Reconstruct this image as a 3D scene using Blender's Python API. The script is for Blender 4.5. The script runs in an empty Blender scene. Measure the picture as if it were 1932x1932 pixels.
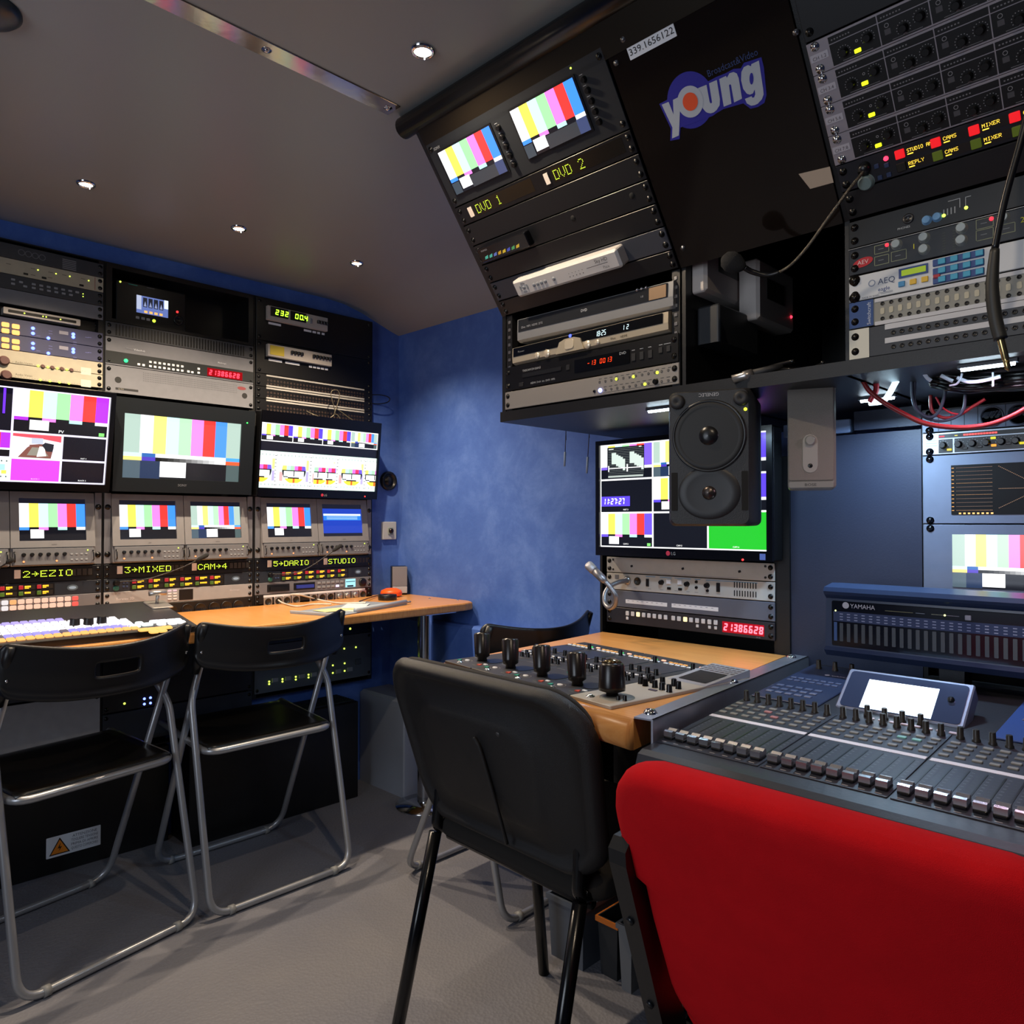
import bpy, math, random
from mathutils import Vector, Matrix
random.seed(7)
SC = bpy.context.scene
COL = SC.collection
V = Vector
# ------------------------------------------------------------------ camera
CAM_Z, YAW, PITCH, FPX = 1.05, math.radians(44.75), math.radians(.81), 1407.0
FWD = V((math.cos(YAW)*math.cos(PITCH), math.sin(YAW)*math.cos(PITCH), math.sin(PITCH)))
RGT = V((math.sin(YAW), -math.cos(YAW), 0)); UPV = RGT.cross(FWD); EYE = V((0, 0, CAM_Z))
cd = bpy.data.cameras.new('camera'); cam = bpy.data.objects.new('camera', cd); COL.objects.link(cam)
cd.sensor_width = 36; cd.lens = FPX/1932*36; cd.clip_start = .02
cam.matrix_world = Matrix.Translation(EYE) @ Matrix((RGT, UPV, -FWD)).transposed().to_4x4()
SC.camera = cam
# ------------------------------------------------------------------ world, exposure
SC.view_settings.view_transform = 'Standard'; SC.view_settings.look = 'None'
SC.view_settings.exposure = 0.0; SC.view_settings.gamma = 1.0; SC.view_settings.use_curve_mapping = False
W = bpy.data.worlds.new('world'); SC.world = W; W.use_nodes = True
W.node_tree.nodes['Background'].inputs[0].default_value = (.45, .55, .75, 1)
W.node_tree.nodes['Background'].inputs[1].default_value = .25
def area(name, loc, target, sx, sy, power, col):
    l = bpy.data.lights.new(name, 'AREA'); l.shape = 'RECTANGLE'; l.size = sx; l.size_y = sy; l.energy = power; l.color = col
    o = bpy.data.objects.new(name, l); COL.objects.link(o); o.location = loc
    o.rotation_euler = (V(target)-V(loc)).to_track_quat('-Z', 'Y').to_euler(); return o
FILL_POWER, FILL_COL = 14.0, (.80, .88, 1.0)
area('doorway_daylight', (-1.17, .75, 1.3), (1, .7, 1.15), .8, 1.0, FILL_POWER, FILL_COL)  # added fill light behind the camera; no doorway is seen there
SPOT_POWER, SPOT_COL = 46.0, (1.0, .80, .58)
LED_POWER, LED_COL = 1.8, (.50, .75, 1.0)
# ------------------------------------------------------------------ materials
def s2l(c):
    return c/12.92 if c <= .04045 else ((c+.055)/1.055)**2.4
def hx(h):
    if not isinstance(h, str): return tuple(h[:3])
    h = h.lstrip('#'); h = ''.join(c*2 for c in h) if len(h) == 3 else h; return tuple(s2l(int(h[i:i+2], 16)/255) for i in (0, 2, 4))
MATS = {}
def mat(name, col='#808080', rough=.5, metal=0, emis=None, es=1, spec=.5, noise=0, nscale=40, bump=0, bscale=200, coat=0, trans=0):
    if name in MATS: return MATS[name]
    m = bpy.data.materials.new(name); m.use_nodes = True; nt = m.node_tree; b = nt.nodes['Principled BSDF']
    c = hx(col); b.inputs['Base Color'].default_value = (*c, 1)
    b.inputs['Roughness'].default_value = rough; b.inputs['Metallic'].default_value = metal
    b.inputs['Specular IOR Level'].default_value = spec; b.inputs['Coat Weight'].default_value = coat
    b.inputs['Transmission Weight'].default_value = trans
    if emis is not None:
        b.inputs['Emission Color'].default_value = (*hx(emis), 1); b.inputs['Emission Strength'].default_value = es
    if noise:
        t = nt.nodes.new('ShaderNodeTexCoord'); n = nt.nodes.new('ShaderNodeTexNoise'); n.inputs['Scale'].default_value = nscale
        n.inputs['Detail'].default_value = 4
        r = nt.nodes.new('ShaderNodeValToRGB'); nt.links.new(t.outputs['Object'], n.inputs['Vector'])
        nt.links.new(n.outputs['Fac'], r.inputs['Fac'])
        r.color_ramp.elements[0].position = .3; r.color_ramp.elements[1].position = .7
        r.color_ramp.elements[0].color = (*[x*(1-noise) for x in c], 1); r.color_ramp.elements[1].color = (*[min(1, x*(1+noise)) for x in c], 1)
        nt.links.new(r.outputs['Color'], b.inputs['Base Color'])
    if bump:
        t = nt.nodes.new('ShaderNodeTexCoord'); n = nt.nodes.new('ShaderNodeTexNoise'); n.inputs['Scale'].default_value = bscale
        bp = nt.nodes.new('ShaderNodeBump'); bp.inputs['Strength'].default_value = bump; bp.inputs['Distance'].default_value = .002
        nt.links.new(t.outputs['Object'], n.inputs['Vector']); nt.links.new(n.outputs['Fac'], bp.inputs['Height'])
        nt.links.new(bp.outputs['Normal'], b.inputs['Normal'])
    MATS[name] = m; return m
def glow(col, es=1.0): return mat('glow_%s_%g' % (col, es), '#101010', .4, emis=col, es=es)
def attr_mat(name, kind, strength=1, rough=.6):
    m = bpy.data.materials.new(name); m.use_nodes = True; nt = m.node_tree; b = nt.nodes['Principled BSDF']
    a = nt.nodes.new('ShaderNodeAttribute'); a.attribute_name = 'Col'
    if kind == 'glow':
        b.inputs['Base Color'].default_value = (.01, .01, .012, 1); b.inputs['Roughness'].default_value = .15
        nt.links.new(a.outputs['Color'], b.inputs['Emission Color']); b.inputs['Emission Strength'].default_value = strength
    else:
        nt.links.new(a.outputs['Color'], b.inputs['Base Color']); b.inputs['Roughness'].default_value = rough
    MATS[name] = m; return m
M_SCREEN = attr_mat('screen_picture', 'glow', 1.5)
M_SCREEN2 = attr_mat('bright_screen_picture', 'glow', 2.2)
M_PRINT = attr_mat('printed_ink', 'ink')
def blk(): return mat('black_powder_coat', '#0e0e10', .45, bump=.15, bscale=700)
def ntree(name, rough=.5, spec=.5):
    m = bpy.data.materials.new(name); m.use_nodes = True; nt = m.node_tree; b = nt.nodes['Principled BSDF']
    b.inputs['Roughness'].default_value = rough; b.inputs['Specular IOR Level'].default_value = spec
    MATS[name] = m; return m, nt, b
def ramp(nt, src, stops):
    r = nt.nodes.new('ShaderNodeValToRGB'); nt.links.new(src, r.inputs['Fac'])
    while len(r.color_ramp.elements) < len(stops): r.color_ramp.elements.new(.5)
    for e, (p, c) in zip(r.color_ramp.elements, stops): e.position = p; e.color = (*hx(c), 1)
    return r.outputs['Color']
def tex(nt, typ, scale, vec=None, **kw):
    n = nt.nodes.new('ShaderNodeTex'+typ); n.inputs['Scale'].default_value = scale
    for k, v in kw.items(): n.inputs[k].default_value = v
    if vec is None:
        vec = nt.nodes.new('ShaderNodeTexCoord').outputs['Object']
    nt.links.new(vec, n.inputs['Vector']); return n
def mapped(nt, s):
    t = nt.nodes.new('ShaderNodeTexCoord'); m = nt.nodes.new('ShaderNodeMapping'); m.inputs['Scale'].default_value = s
    nt.links.new(t.outputs['Object'], m.inputs['Vector']); return m.outputs['Vector']
def bump(nt, b, src, st, dist=.002):
    bp = nt.nodes.new('ShaderNodeBump'); bp.inputs['Strength'].default_value = st; bp.inputs['Distance'].default_value = dist
    nt.links.new(src, bp.inputs['Height']); nt.links.new(bp.outputs['Normal'], b.inputs['Normal'])
def m_wall():
    m, nt, b = ntree('mottled_blue_paint', .55, .3)
    n1 = tex(nt, 'Noise', 5, Detail=8, Roughness=.72, Distortion=.25)
    nt.links.new(ramp(nt, n1.outputs['Fac'], [(.28, '#3c5ba6'), (.5, '#4868b2'), (.75, '#6080c6')]), b.inputs['Base Color'])
    bump(nt, b, tex(nt, 'Noise', 60).outputs['Fac'], .25); return m
def m_wood():
    m, nt, b = ntree('beech_laminate', .28, .5)
    n = tex(nt, 'Noise', 3.5, mapped(nt, (60, 2.2, 10)), Detail=6, Roughness=.6, Distortion=.5)
    nt.links.new(ramp(nt, n.outputs['Fac'], [(.2, '#bd7c42'), (.5, '#d0914f'), (.8, '#dda463')]), b.inputs['Base Color'])
    return m
def m_floor():
    m, nt, b = ntree('studded_grey_vinyl', .55, .35)
    v = tex(nt, 'Voronoi', 130)
    n = tex(nt, 'Noise', 3, Detail=6)
    nt.links.new(ramp(nt, n.outputs['Fac'], [(.3, '#6b6c75'), (.7, '#77767a')]), b.inputs['Base Color'])
    bump(nt, b, v.outputs['Distance'], .7, .0015); return m
def m_ceil():
    m, nt, b = ntree('grey_laminate_ceiling', .36, .5)
    b.inputs['Base Color'].default_value = (*hx('#888b8a'), 1)
    bump(nt, b, tex(nt, 'Noise', 260).outputs['Fac'], .10, .001); return m
# ------------------------------------------------------------------ mesh builder
FONTC = {}
def font_mesh(s):
    if s in FONTC: return FONTC[s]
    c = bpy.data.curves.new('lettering_source', 'FONT'); c.body = s; c.size = 1; c.resolution_u = 2
    o = bpy.data.objects.new('lettering_source', c); me = bpy.data.meshes.new_from_object(o)
    vs = [tuple(v.co) for v in me.vertices]; fs = [tuple(p.vertices) for p in me.polygons]
    bpy.data.objects.remove(o); bpy.data.curves.remove(c); bpy.data.meshes.remove(me)
    FONTC[s] = (vs, fs); return FONTC[s]
class MB:
    def __init__(s): s.v = []; s.f = []; s.c = []; s.sm = []
    def add(s, vs, fs, col=(1, 1, 1), smooth=False):
        o = len(s.v); s.v += [tuple(v) for v in vs]; cc = hx(col)
        for f in fs: s.f.append(tuple(i+o for i in f)); s.c.append(cc); s.sm.append(smooth)
        return s
    def box(s, x0, y0, z0, x1, y1, z1, col=(1, 1, 1)):
        x0, x1 = sorted((x0, x1)); y0, y1 = sorted((y0, y1)); z0, z1 = sorted((z0, z1))
        return s.add([(x0,y0,z0),(x1,y0,z0),(x1,y1,z0),(x0,y1,z0),(x0,y0,z1),(x1,y0,z1),(x1,y1,z1),(x0,y1,z1)],
              [(0,3,2,1),(4,5,6,7),(0,1,5,4),(1,2,6,5),(2,3,7,6),(3,0,4,7)], col)
    def quad(s, x0, y0, x1, y1, z, col=(1, 1, 1)):
        x0, x1 = sorted((x0, x1)); y0, y1 = sorted((y0, y1))
        return s.add([(x0,y0,z),(x1,y0,z),(x1,y1,z),(x0,y1,z)], [(0,1,2,3)], col)
    def poly(s, pts, z, col=(1, 1, 1)):
        a = sum(pts[i][0]*pts[(i+1) % len(pts)][1]-pts[(i+1) % len(pts)][0]*pts[i][1] for i in range(len(pts)))
        if a < 0: pts = pts[::-1]
        return s.add([(p[0], p[1], z) for p in pts], [tuple(range(len(pts)))], col)
    def disc(s, x, y, r, z, col=(1, 1, 1), seg=16, ry=None, a0=0):
        ry = ry or r
        return s.add([(x+r*math.cos(a0+2*math.pi*i/seg), y+ry*math.sin(a0+2*math.pi*i/seg), z) for i in range(seg)], [tuple(range(seg))], col)
    def ring(s, x, y, r0, r1, z, col=(1, 1, 1), seg=24):
        vs = []
        for i in range(seg):
            a = 2*math.pi*i/seg; c, d = math.cos(a), math.sin(a); vs += [(x+r0*c, y+r0*d, z), (x+r1*c, y+r1*d, z)]
        return s.add(vs, [(2*i, 2*i+1, (2*i+3) % (2*seg), (2*i+2) % (2*seg)) for i in range(seg)], col)
    def lathe(s, prof, x=0, y=0, seg=20, col=(1, 1, 1), smooth=True, z=0):
        # prof: list of (r, z), from the bottom outwards to the top
        vs = []; fs = []; n = len(prof)
        for i in range(seg):
            a = 2*math.pi*i/seg
            for r, zz in prof: vs.append((x+r*math.cos(a), y+r*math.sin(a), z+zz))
        for i in range(seg):
            j = (i+1) % seg
            for k in range(n-1): fs.append((i*n+k, j*n+k, j*n+k+1, i*n+k+1))
        s.add(vs, fs, col, smooth)
        if prof[-1][0] > 1e-6: s.add([(x+prof[-1][0]*math.cos(2*math.pi*i/seg), y+prof[-1][0]*math.sin(2*math.pi*i/seg), z+prof[-1][1]) for i in range(seg)], [tuple(range(seg))], col)
        if prof[0][0] > 1e-6: s.add([(x+prof[0][0]*math.cos(2*math.pi*i/seg), y+prof[0][0]*math.sin(2*math.pi*i/seg), z+prof[0][1]) for i in range(seg)], [tuple(range(seg))[::-1]], col)
        return s
    def cyl(s, x, y, z0, z1, r, r1=None, seg=16, col=(1, 1, 1), ch=0):
        r1 = r if r1 is None else r1
        p = [(r, z0), (r1, z1)] if not ch else [(r, z0), (r1, z1-ch), (r1-ch, z1)]
        return s.lathe(p, x, y, seg, col, False if seg < 12 else True)
    def rp(s, x0, y0, x1, y1, z0, z1, r=.003, ch=0, col=(1, 1, 1), k=3):
        # rounded rectangle prism, top edge chamfered by ch
        x0, x1 = sorted((x0, x1)); y0, y1 = sorted((y0, y1)); r = min(r, (x1-x0)/2.001, (y1-y0)/2.001)
        def ol(i):
            pts = []
            for cx, cy, a in ((x1-r, y0+r, -90), (x1-r, y1-r, 0), (x0+r, y1-r, 90), (x0+r, y0+r, 180)):
                for q in range(k+1):
                    t = math.radians(a+90*q/k); rr = max(r-i, .0001)
                    cxx = cx-(i-r if i > r else 0)*(1 if cx > (x0+x1)/2 else -1); cyy = cy-(i-r if i > r else 0)*(1 if cy > (y0+y1)/2 else -1)
                    pts.append((cxx+rr*math.cos(t), cyy+rr*math.sin(t)))
            return pts
        rings = [(0, z0), (0, z1)] if not ch else [(0, z0), (0, z1-ch), (ch, z1)]
        n = 4*(k+1); vs = []; fs = []
        for i, z in rings: vs += [(p[0], p[1], z) for p in ol(i)]
        for q in range(len(rings)-1):
            for i in range(n): fs.append((q*n+i, q*n+(i+1) % n, (q+1)*n+(i+1) % n, (q+1)*n+i))
        fs.append(tuple(range((len(rings)-1)*n, len(rings)*n))); fs.append(tuple(range(n))[::-1])
        return s.add(vs, fs, col)
    def prism(s, pts, z0, z1, col=(1, 1, 1)):
        a = sum(pts[i][0]*pts[(i+1) % len(pts)][1]-pts[(i+1) % len(pts)][0]*pts[i][1] for i in range(len(pts)))
        if a < 0: pts = pts[::-1]
        n = len(pts); vs = [(p[0], p[1], z0) for p in pts]+[(p[0], p[1], z1) for p in pts]
        fs = [tuple(range(n))[::-1], tuple(range(n, 2*n))]+[(i, (i+1) % n, n+(i+1) % n, n+i) for i in range(n)]
        return s.add(vs, fs, col)
    def tube(s, path, r, seg=10, closed=False, col=(1, 1, 1), ry=None, cap=True):
        P = [V(p) for p in path]; n = len(P); vs = []; fs = []; up = None; rr = r if hasattr(r, '__len__') else [r]*n
        for i, p in enumerate(P):
            if closed: t = (P[(i+1) % n]-P[i-1]).normalized()
            else: t = (P[min(i+1, n-1)]-P[max(i-1, 0)]).normalized()
            if up is None:
                up = V((0, 0, 1)) if abs(t.z) < .9 else V((1, 0, 0))
            a = (up-t*up.dot(t)).normalized(); b = t.cross(a); up = a
            for k in range(seg):
                g = 2*math.pi*k/seg; vs.append(p+a*rr[i]*math.cos(g)+b*(ry or rr[i])*math.sin(g))
        for i in range(n if closed else n-1):
            for k in range(seg): fs.append((i*seg+k, i*seg+(k+1) % seg, ((i+1) % n)*seg+(k+1) % seg, ((i+1) % n)*seg+k))
        if not closed and cap: fs.append(tuple(range(seg))[::-1]); fs.append(tuple(range((n-1)*seg, n*seg)))
        return s.add(vs, fs, col, True)
    def text(s, t, x, y, h, z=0, col=(1, 1, 1), align='l', rot=0, sx=1):
        # h = cap height, (x, y) = base line start / middle / end
        vs, fs = font_mesh(t)
        if not vs: return s
        k = h/.72; x0 = min(v[0] for v in vs); x1 = max(v[0] for v in vs)
        o = {'l': -x0, 'c': -(x0+x1)/2, 'r': -x1}[align]; ca, sa = math.cos(rot), math.sin(rot)
        return s.add([(x+((v[0]+o)*k*sx)*ca-v[1]*k*sa, y+((v[0]+o)*k*sx)*sa+v[1]*k*ca, z) for v in vs], fs, col)
    def twidth(s, t, h):
        vs, _ = font_mesh(t); return (max(v[0] for v in vs)-min(v[0] for v in vs))*h/.72
    def xf(s, M, start=0):
        s.v[start:] = [tuple(M @ V(p)) for p in s.v[start:]]; return s
    def mesh(s, name, off=(0, 0, 0)):
        me = bpy.data.meshes.new(name); me.from_pydata([(a-off[0], b-off[1], c-off[2]) for a, b, c in s.v], [], s.f); 
        me.polygons.foreach_set('use_smooth', s.sm)
        if any(c != (1, 1, 1) for c in s.c):
            at = me.attributes.new('Col', 'FLOAT_COLOR', 'FACE'); buf = []
            for c in s.c: buf += [*c, 1.0]
            at.data.foreach_set('color', buf)
        me.validate(); me.update(); return me
def smooth_path(P, n=8, closed=False):
    P = [V(p) for p in P]; out = []; m = len(P)
    for i in range(m if closed else m-1):
        a, b, c, d = (P[(i-1) % m], P[i], P[(i+1) % m], P[(i+2) % m]) if closed else (P[max(i-1, 0)], P[i], P[i+1], P[min(i+2, m-1)])
        for k in range(n):
            t = k/n; out.append(.5*((2*b)+(c-a)*t+(2*a-5*b+4*c-d)*t*t+(3*b-a-3*c+d)*t**3))
    if not closed: out.append(P[-1])
    return out
def round_path(P, r, n=5, closed=False):
    P = [V(p) for p in P]; out = []; m = len(P)
    for i in range(m):
        if not closed and i in (0, m-1): out.append(P[i]); continue
        a, b, c = P[i-1], P[i], P[(i+1) % m]; d1 = (a-b); d2 = (c-b); q = min(r, d1.length/2, d2.length/2)
        p1 = b+d1.normalized()*q; p2 = b+d2.normalized()*q
        for k in range(n+1):
            t = k/n; out.append(p1*(1-t)**2+b*2*t*(1-t)+p2*t*t)
    return out
# ------------------------------------------------------------------ frames and things
class Fr:
    def __init__(s, o, x, y):
        s.o = V(o); s.x = V(x).normalized(); s.y = V(y).normalized(); s.z = s.x.cross(s.y); s.R = Matrix((s.x, s.y, s.z)).transposed()
    def M(s, u=0, v=0, n=0): return Matrix.Translation(s.o+s.x*u+s.y*v+s.z*n) @ s.R.to_4x4()
    def q(s, px, py, n=0):      # where the sight line through a photo pixel meets this face (raised by n)
        d = FWD+RGT*((px-966)/FPX)-UPV*((py-966)/FPX); o = s.o+s.z*n; t = (o-EYE).dot(s.z)/d.dot(s.z); p = EYE+d*t-o
        return (p.dot(s.x), p.dot(s.y))
    def W(s, u, v, n=0): return s.o+s.x*u+s.y*v+s.z*n
WORLD = Fr((0, 0, 0), (1, 0, 0), (0, 1, 0))
def setp(o, label=None, cat=None, group=None, kind=None):
    for k, v in (('label', label), ('category', cat), ('group', group), ('kind', kind)):
        if v: o[k] = v
    return o
class T:        # a thing: an Empty with its parts
    def __init__(s, name, label, cat, fr=WORLD, u=0, v=0, n=0, group=None):
        s.fr = fr; s.off = (u, v, n); s.root = bpy.data.objects.new(name, None); COL.objects.link(s.root)
        s.root.empty_display_size = .03; s.root.matrix_world = fr.M(u, v, n); setp(s.root, label, cat, group); s.cache = {}
    def part(s, name, mb, m, parent=None, label=None, kind=None):
        o = bpy.data.objects.new(name, mb.mesh(name, s.off)); COL.objects.link(o); o.parent = parent or s.root
        o.data.materials.append(m); setp(o, label, None, None, kind); return o
    def inst(s, name, key, mk, m, u, v, n=0, parent=None, rot=0, label=None):   # repeated part sharing one mesh
        k = (key, m.name)
        if k not in s.cache:
            me = mk().mesh(name); me.materials.append(m); s.cache[k] = me
        o = bpy.data.objects.new(name, s.cache[k]); COL.objects.link(o); o.parent = parent or s.root
        o.location = (u-s.off[0], v-s.off[1], n-s.off[2]); o.rotation_euler = (0, 0, rot); setp(o, label); return o
def single(name, mb, m, label, cat, fr=WORLD, u=0, v=0, n=0, group=None):
    o = bpy.data.objects.new(name, mb.mesh(name, (u, v, n))); COL.objects.link(o); o.data.materials.append(m)
    o.matrix_world = fr.M(u, v, n); return setp(o, label, cat, group)
def struct(name, mb, m, fr=WORLD, mats=None):
    o = bpy.data.objects.new(name, mb.mesh(name)); COL.objects.link(o); o.data.materials.append(m); o.matrix_world = fr.M()
    o['kind'] = 'structure'; return o
FA = Fr((0, 2.56, 0), (1, 0, 0), (0, 0, 1))             # racks on the left wall
def FC(X): return Fr((X, 0, 0), (0, -1, 0), (0, 0, 1))  # faces on the end wall
FO = FC(1.26); FL = FC(1.64)
FS = Fr((1.26, 0, 1.547), (0, -1, 0), (-.6018, 0, .7986))   # leaning upper rack face
def lerp(a, b, t): return (a[0]+(b[0]-a[0])*t, a[1]+(b[1]-a[1])*t)
def row(fr, n, pa, pb, z=0):
    a = fr.q(*pa, z); b = fr.q(*pb, z); return [lerp(a, b, i/(n-1) if n > 1 else 0) for i in range(n)]
def copy_tree(o, parent=None):
    c = o.copy(); COL.objects.link(c)
    if parent is not None: c.parent = parent
    for ch in list(o.children): copy_tree(ch, c)
    return c
# ------------------------------------------------------------------ writing helpers
DOT = {'A': '0E11111F111111', 'C': '0E11101010110E', 'D': '1E11111111111E', 'E': '1F10101E10101F', 'I': '0E04040404040E', 'M': '111B1515111111',
 'N': '11191513111111', 'O': '0E11111111110E', 'P': '1E11111E101010', 'R': '1E11111E141211', 'S': '0F10100E01011E', 'T': '1F040404040404',
 'U': '1111111111110E', 'V': '11111111110A04', 'X': '11110A040A1111', 'Z': '1F01020408101F', '1': '040C040404040E', '2': '0E11010204081F',
 '3': '1F02040201110E', '4': '02060A121F0202', '5': '1F101E0101110E', '>': '0004021F020400', ' ': '00000000000000', 'Y': '11110A04040404',
 'L': '1010101010101F', '.': '00000000000C0C', 'B': '1E11111E11111E', 'K': '11121418141211', 'F': '1F10101E101010', 'G': '0E11101711110F'}
def dots(mb, s, x, y, h, z, col, fill=.8, pitch=1.0):
    d = h/7
    for ch in s:
        g = DOT.get(ch, DOT[' '])
        for r in range(7):
            b = int(g[2*r:2*r+2], 16)
            for c in range(5):
                if b >> (4-c) & 1: mb.quad(x+c*d*pitch, y+(6-r)*d, x+c*d*pitch+d*fill, y+(6-r)*d+d*fill, z, col)
        x += 6*d*pitch
    return x
SEG7 = {'0': 'abcdef', '1': 'bc', '2': 'abged', '3': 'abgcd', '4': 'fgbc', '5': 'afgcd', '6': 'afgedc', '7': 'abc', '8': 'abcdefg', '9': 'abcdfg', '-': 'g', ' ': ''}
def seven(mb, s, x, y, h, z, col, w=None, th=None, gap=.35):
    w = w or h*.5; th = th or h*.13; h2 = h/2; sl = .10
    R = {'a': (th*.4, h-th, w-th*.4, h), 'g': (th*.4, h2-th/2, w-th*.4, h2+th/2), 'd': (th*.4, 0, w-th*.4, th), 'f': (0, h2+th*.3, th, h-th*.3),
         'b': (w-th, h2+th*.3, w, h-th*.3), 'e': (0, th*.3, th, h2-th*.3), 'c': (w-th, th*.3, w, h2-th*.3)}
    for ch in s:
        if ch in ':.':
            if ch == ':':
                mb.quad(x, y+h*.62, x+th, y+h*.62+th, z, col)
                mb.quad(x, y+h*.25, x+th, y+h*.25+th, z, col)
            else: mb.quad(x-w*gap*.7, y, x-w*gap*.7+th, y+th, z, col); continue
            x += th*2.2; continue
        for k in SEG7[ch]:
            a, b, c, d = R[k]; mb.poly([(x+a+b*sl, y+b), (x+c+b*sl, y+b), (x+c+d*sl, y+d), (x+a+d*sl, y+d)], z, col)
        x += w*(1+gap)
    return x
WH, YE, CY, GR, MG, RD, BL = '#ffffff', '#fff05a', '#c8fdff', '#a0f2a0', '#ff82ea', '#ff3a34', '#3f8cff'
def bars(mb, u0, v0, u1, v1, z, kind='a', tint=None):
    # kind a: seven bars; kind b: nine bars with grey flanks and a grey ramp row; drawn inside (u0,v0)-(u1,v1)
    w, h = u1-u0, v1-v0; R = lambda a, b, c, d, col: mb.quad(u0+a*w, v0+b*h, u0+c*w, v0+d*h, z, col)
    R(0, 0, 1, 1, '#0c0d14')
    e = .0004; Z = z; 
    def R(a, b, c, d, col): mb.quad(u0+a*w, v0+b*h, u0+c*w, v0+d*h, Z+e, col)
    if kind == 'a':
        cs = [WH, YE, CY, GR, MG, RD, tint or BL]
        for i, c in enumerate(cs): R(i/7, .36, (i+1)/7, 1, c)
        for i, c in ((0, tint or BL), (2, MG), (4, '#b8f6f4'), (6, WH)): R(i/7, .28, (i+1)/7, .36, c)
        R(.16, .06, .36, .30, WH)
    else:
        cs = [('#a9c0b4', 0, .13)]+[(c, .13+i*.106, .13+(i+1)*.106) for i, c in enumerate([WH, '#fff27a', CY, '#b0f0b4', '#ff86e8', RD, '#4a90ff'])]+[('#a9c0b4', .872, 1)]
        for c, a, b in cs: R(a, .40, b, 1, c)
        R(0, .34, .15, .40, '#c8f4f0'); R(0, .28, .15, .34, '#ffe07a'); R(.15, .34, .26, .40, '#2a62a8'); R(.15, .28, .26, .34, '#4a38b0')
        R(.26, .34, .872, .40, WH)
        for i in range(12): g = s2l(i/11)*.9; R(.26+i*.051, .28, .26+(i+1)*.051, .34, (g, g, g))
        R(.872, .34, 1, .40, '#4aa0e8'); R(.872, .28, 1, .34, '#ff5a30'); R(0, 0, .14, .28, '#4a5a64'); R(.14, 0, .30, .28, '#20304e')
        R(.30, .03, .52, .28, WH); R(.88, 0, 1, .28, '#4a5a5a')
# small repeated shapes
def k_btn(w, h, d=.002, r=.001): return lambda: MB().rp(-w/2, -h/2, w/2, h/2, 0, d, r, d*.3, k=2)
def k_knob(r, h, seg=16): return lambda: MB().lathe([(r*1.12, 0), (r, h*.15), (r*.92, h*.9), (r*.8, h)], seg=seg)
def k_led(r): return lambda: MB().lathe([(r, 0), (r*.9, r*.5), (r*.4, r*.9), (.00001, r)], seg=8)
def k_screw(r=.0045): return lambda: MB().lathe([(r*1.6, 0), (r*1.6, .001), (r, .0012), (r*.95, r*.5), (r*.5, r*.85), (.00001, r*.9)], seg=12)
def unit(name, label, cat, fr, u0, v0, u1, v1, m, depth=.16, th=.004, group=None, gap=.0007, screws=True, chassis=True, n=0, su=.0095, sv=.25):
    v0, v1 = sorted((v0, v1)); v0 += gap; v1 -= gap
    t = T(name, label, cat, fr, (u0+u1)/2, v0, n, group); t.b = (u0, v0, u1, v1); t.n = n+th
    t.panel = t.part('front_panel', MB().rp(u0, v0, u1, v1, n, n+th, .001, .0008), m)
    if chassis: t.part('chassis', MB().box(u0+.02, v0+.001, n-depth, u1-.02, v1-.001, n-.0002), mat('chassis_steel', '#3a3b40', .45, .6))
    if screws:
        hh = v1-v0; vs = [v0+hh*.5] if hh < .03 else [v0+min(hh*sv, .012), v1-min(hh*sv, .012)]
        for uu in (u0+su, u1-su):
            for y in vs: t.inst('rack_screw', 'scr', k_screw(.0038), mat('black_screw', '#0a0a0b', .3, .3), uu, y, n+th)
    return t
# ================================================================== SETTING
CZ = 1.94
b = MB(); b.box(-1.2, -1.0, -.05, 1.98, 3.0, 0); struct('floor', b, m_floor())
prof = [(-1.25, CZ), (1.58, CZ), (1.66, CZ-.006), (1.74, CZ-.025), (1.82, CZ-.052), (1.89, CZ-.076), (1.98, CZ-.10)]
vs = []; n = len(prof)
for y in (-1.0, 2.62):
    for x, z in prof: vs.append((x, y, z))
    for x, z in prof: vs.append((x, y, z+.04))
fs = []
for i in range(n-1):
    fs += [(i, i+1, 2*n+i+1, 2*n+i), (n+i, 3*n+i, 3*n+i+1, n+i+1)]
cb = MB().add(vs, fs, smooth=True); struct('ceiling', cb, m_ceil())
WALLM = m_wall()
b = MB()
b.box(-1.25, 2.60, 0, .26, 2.64, 2.0); b.box(.26, 2.60, 1.876, 1.768, 2.64, 2.0); b.box(1.768, 2.60, 0, 1.98, 2.64, 2.0)
b.box(.97, 2.60, 0, 1.768, 2.64, .41)
struct('wall_left', b, WALLM)
b = MB(); b.box(.22, 2.64, 0, .26, 3.0, 1.9); b.box(.22, 2.98, 0, 1.8, 3.0, 1.9); b.box(1.77, 2.64, .3, 1.8, 3.0, 1.9); b.box(.22, 2.64, 1.877, 1.8, 3.0, 1.9)
struct('wall_recess', b, blk())
b = MB(); b.box(1.93, -1.0, 0, 1.98, 2.60, 1.96); struct('wall_end', b, WALLM)
b = MB(); b.rp(1.885, 1.35, 1.93, 2.60, 0, .66, .004, .01); struct('trim_1', b, WALLM)
b = MB(); b.box(-1.2, -1.05, 0, 1.98, -1.0, 2.0); struct('wall_right', b, mat('dark_blue_paint', '#26355e', .6))
b = MB(); b.box(-1.25, -1.0, 0, -1.2, .25, 2.0); b.box(-1.25, 1.25, 0, -1.2, 2.62, 2.0); b.box(-1.25, .25, 1.85, -1.2, 1.25, 2.0)
struct('wall_back', b, mat('dark_blue_paint', '#26355e', .6))
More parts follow.
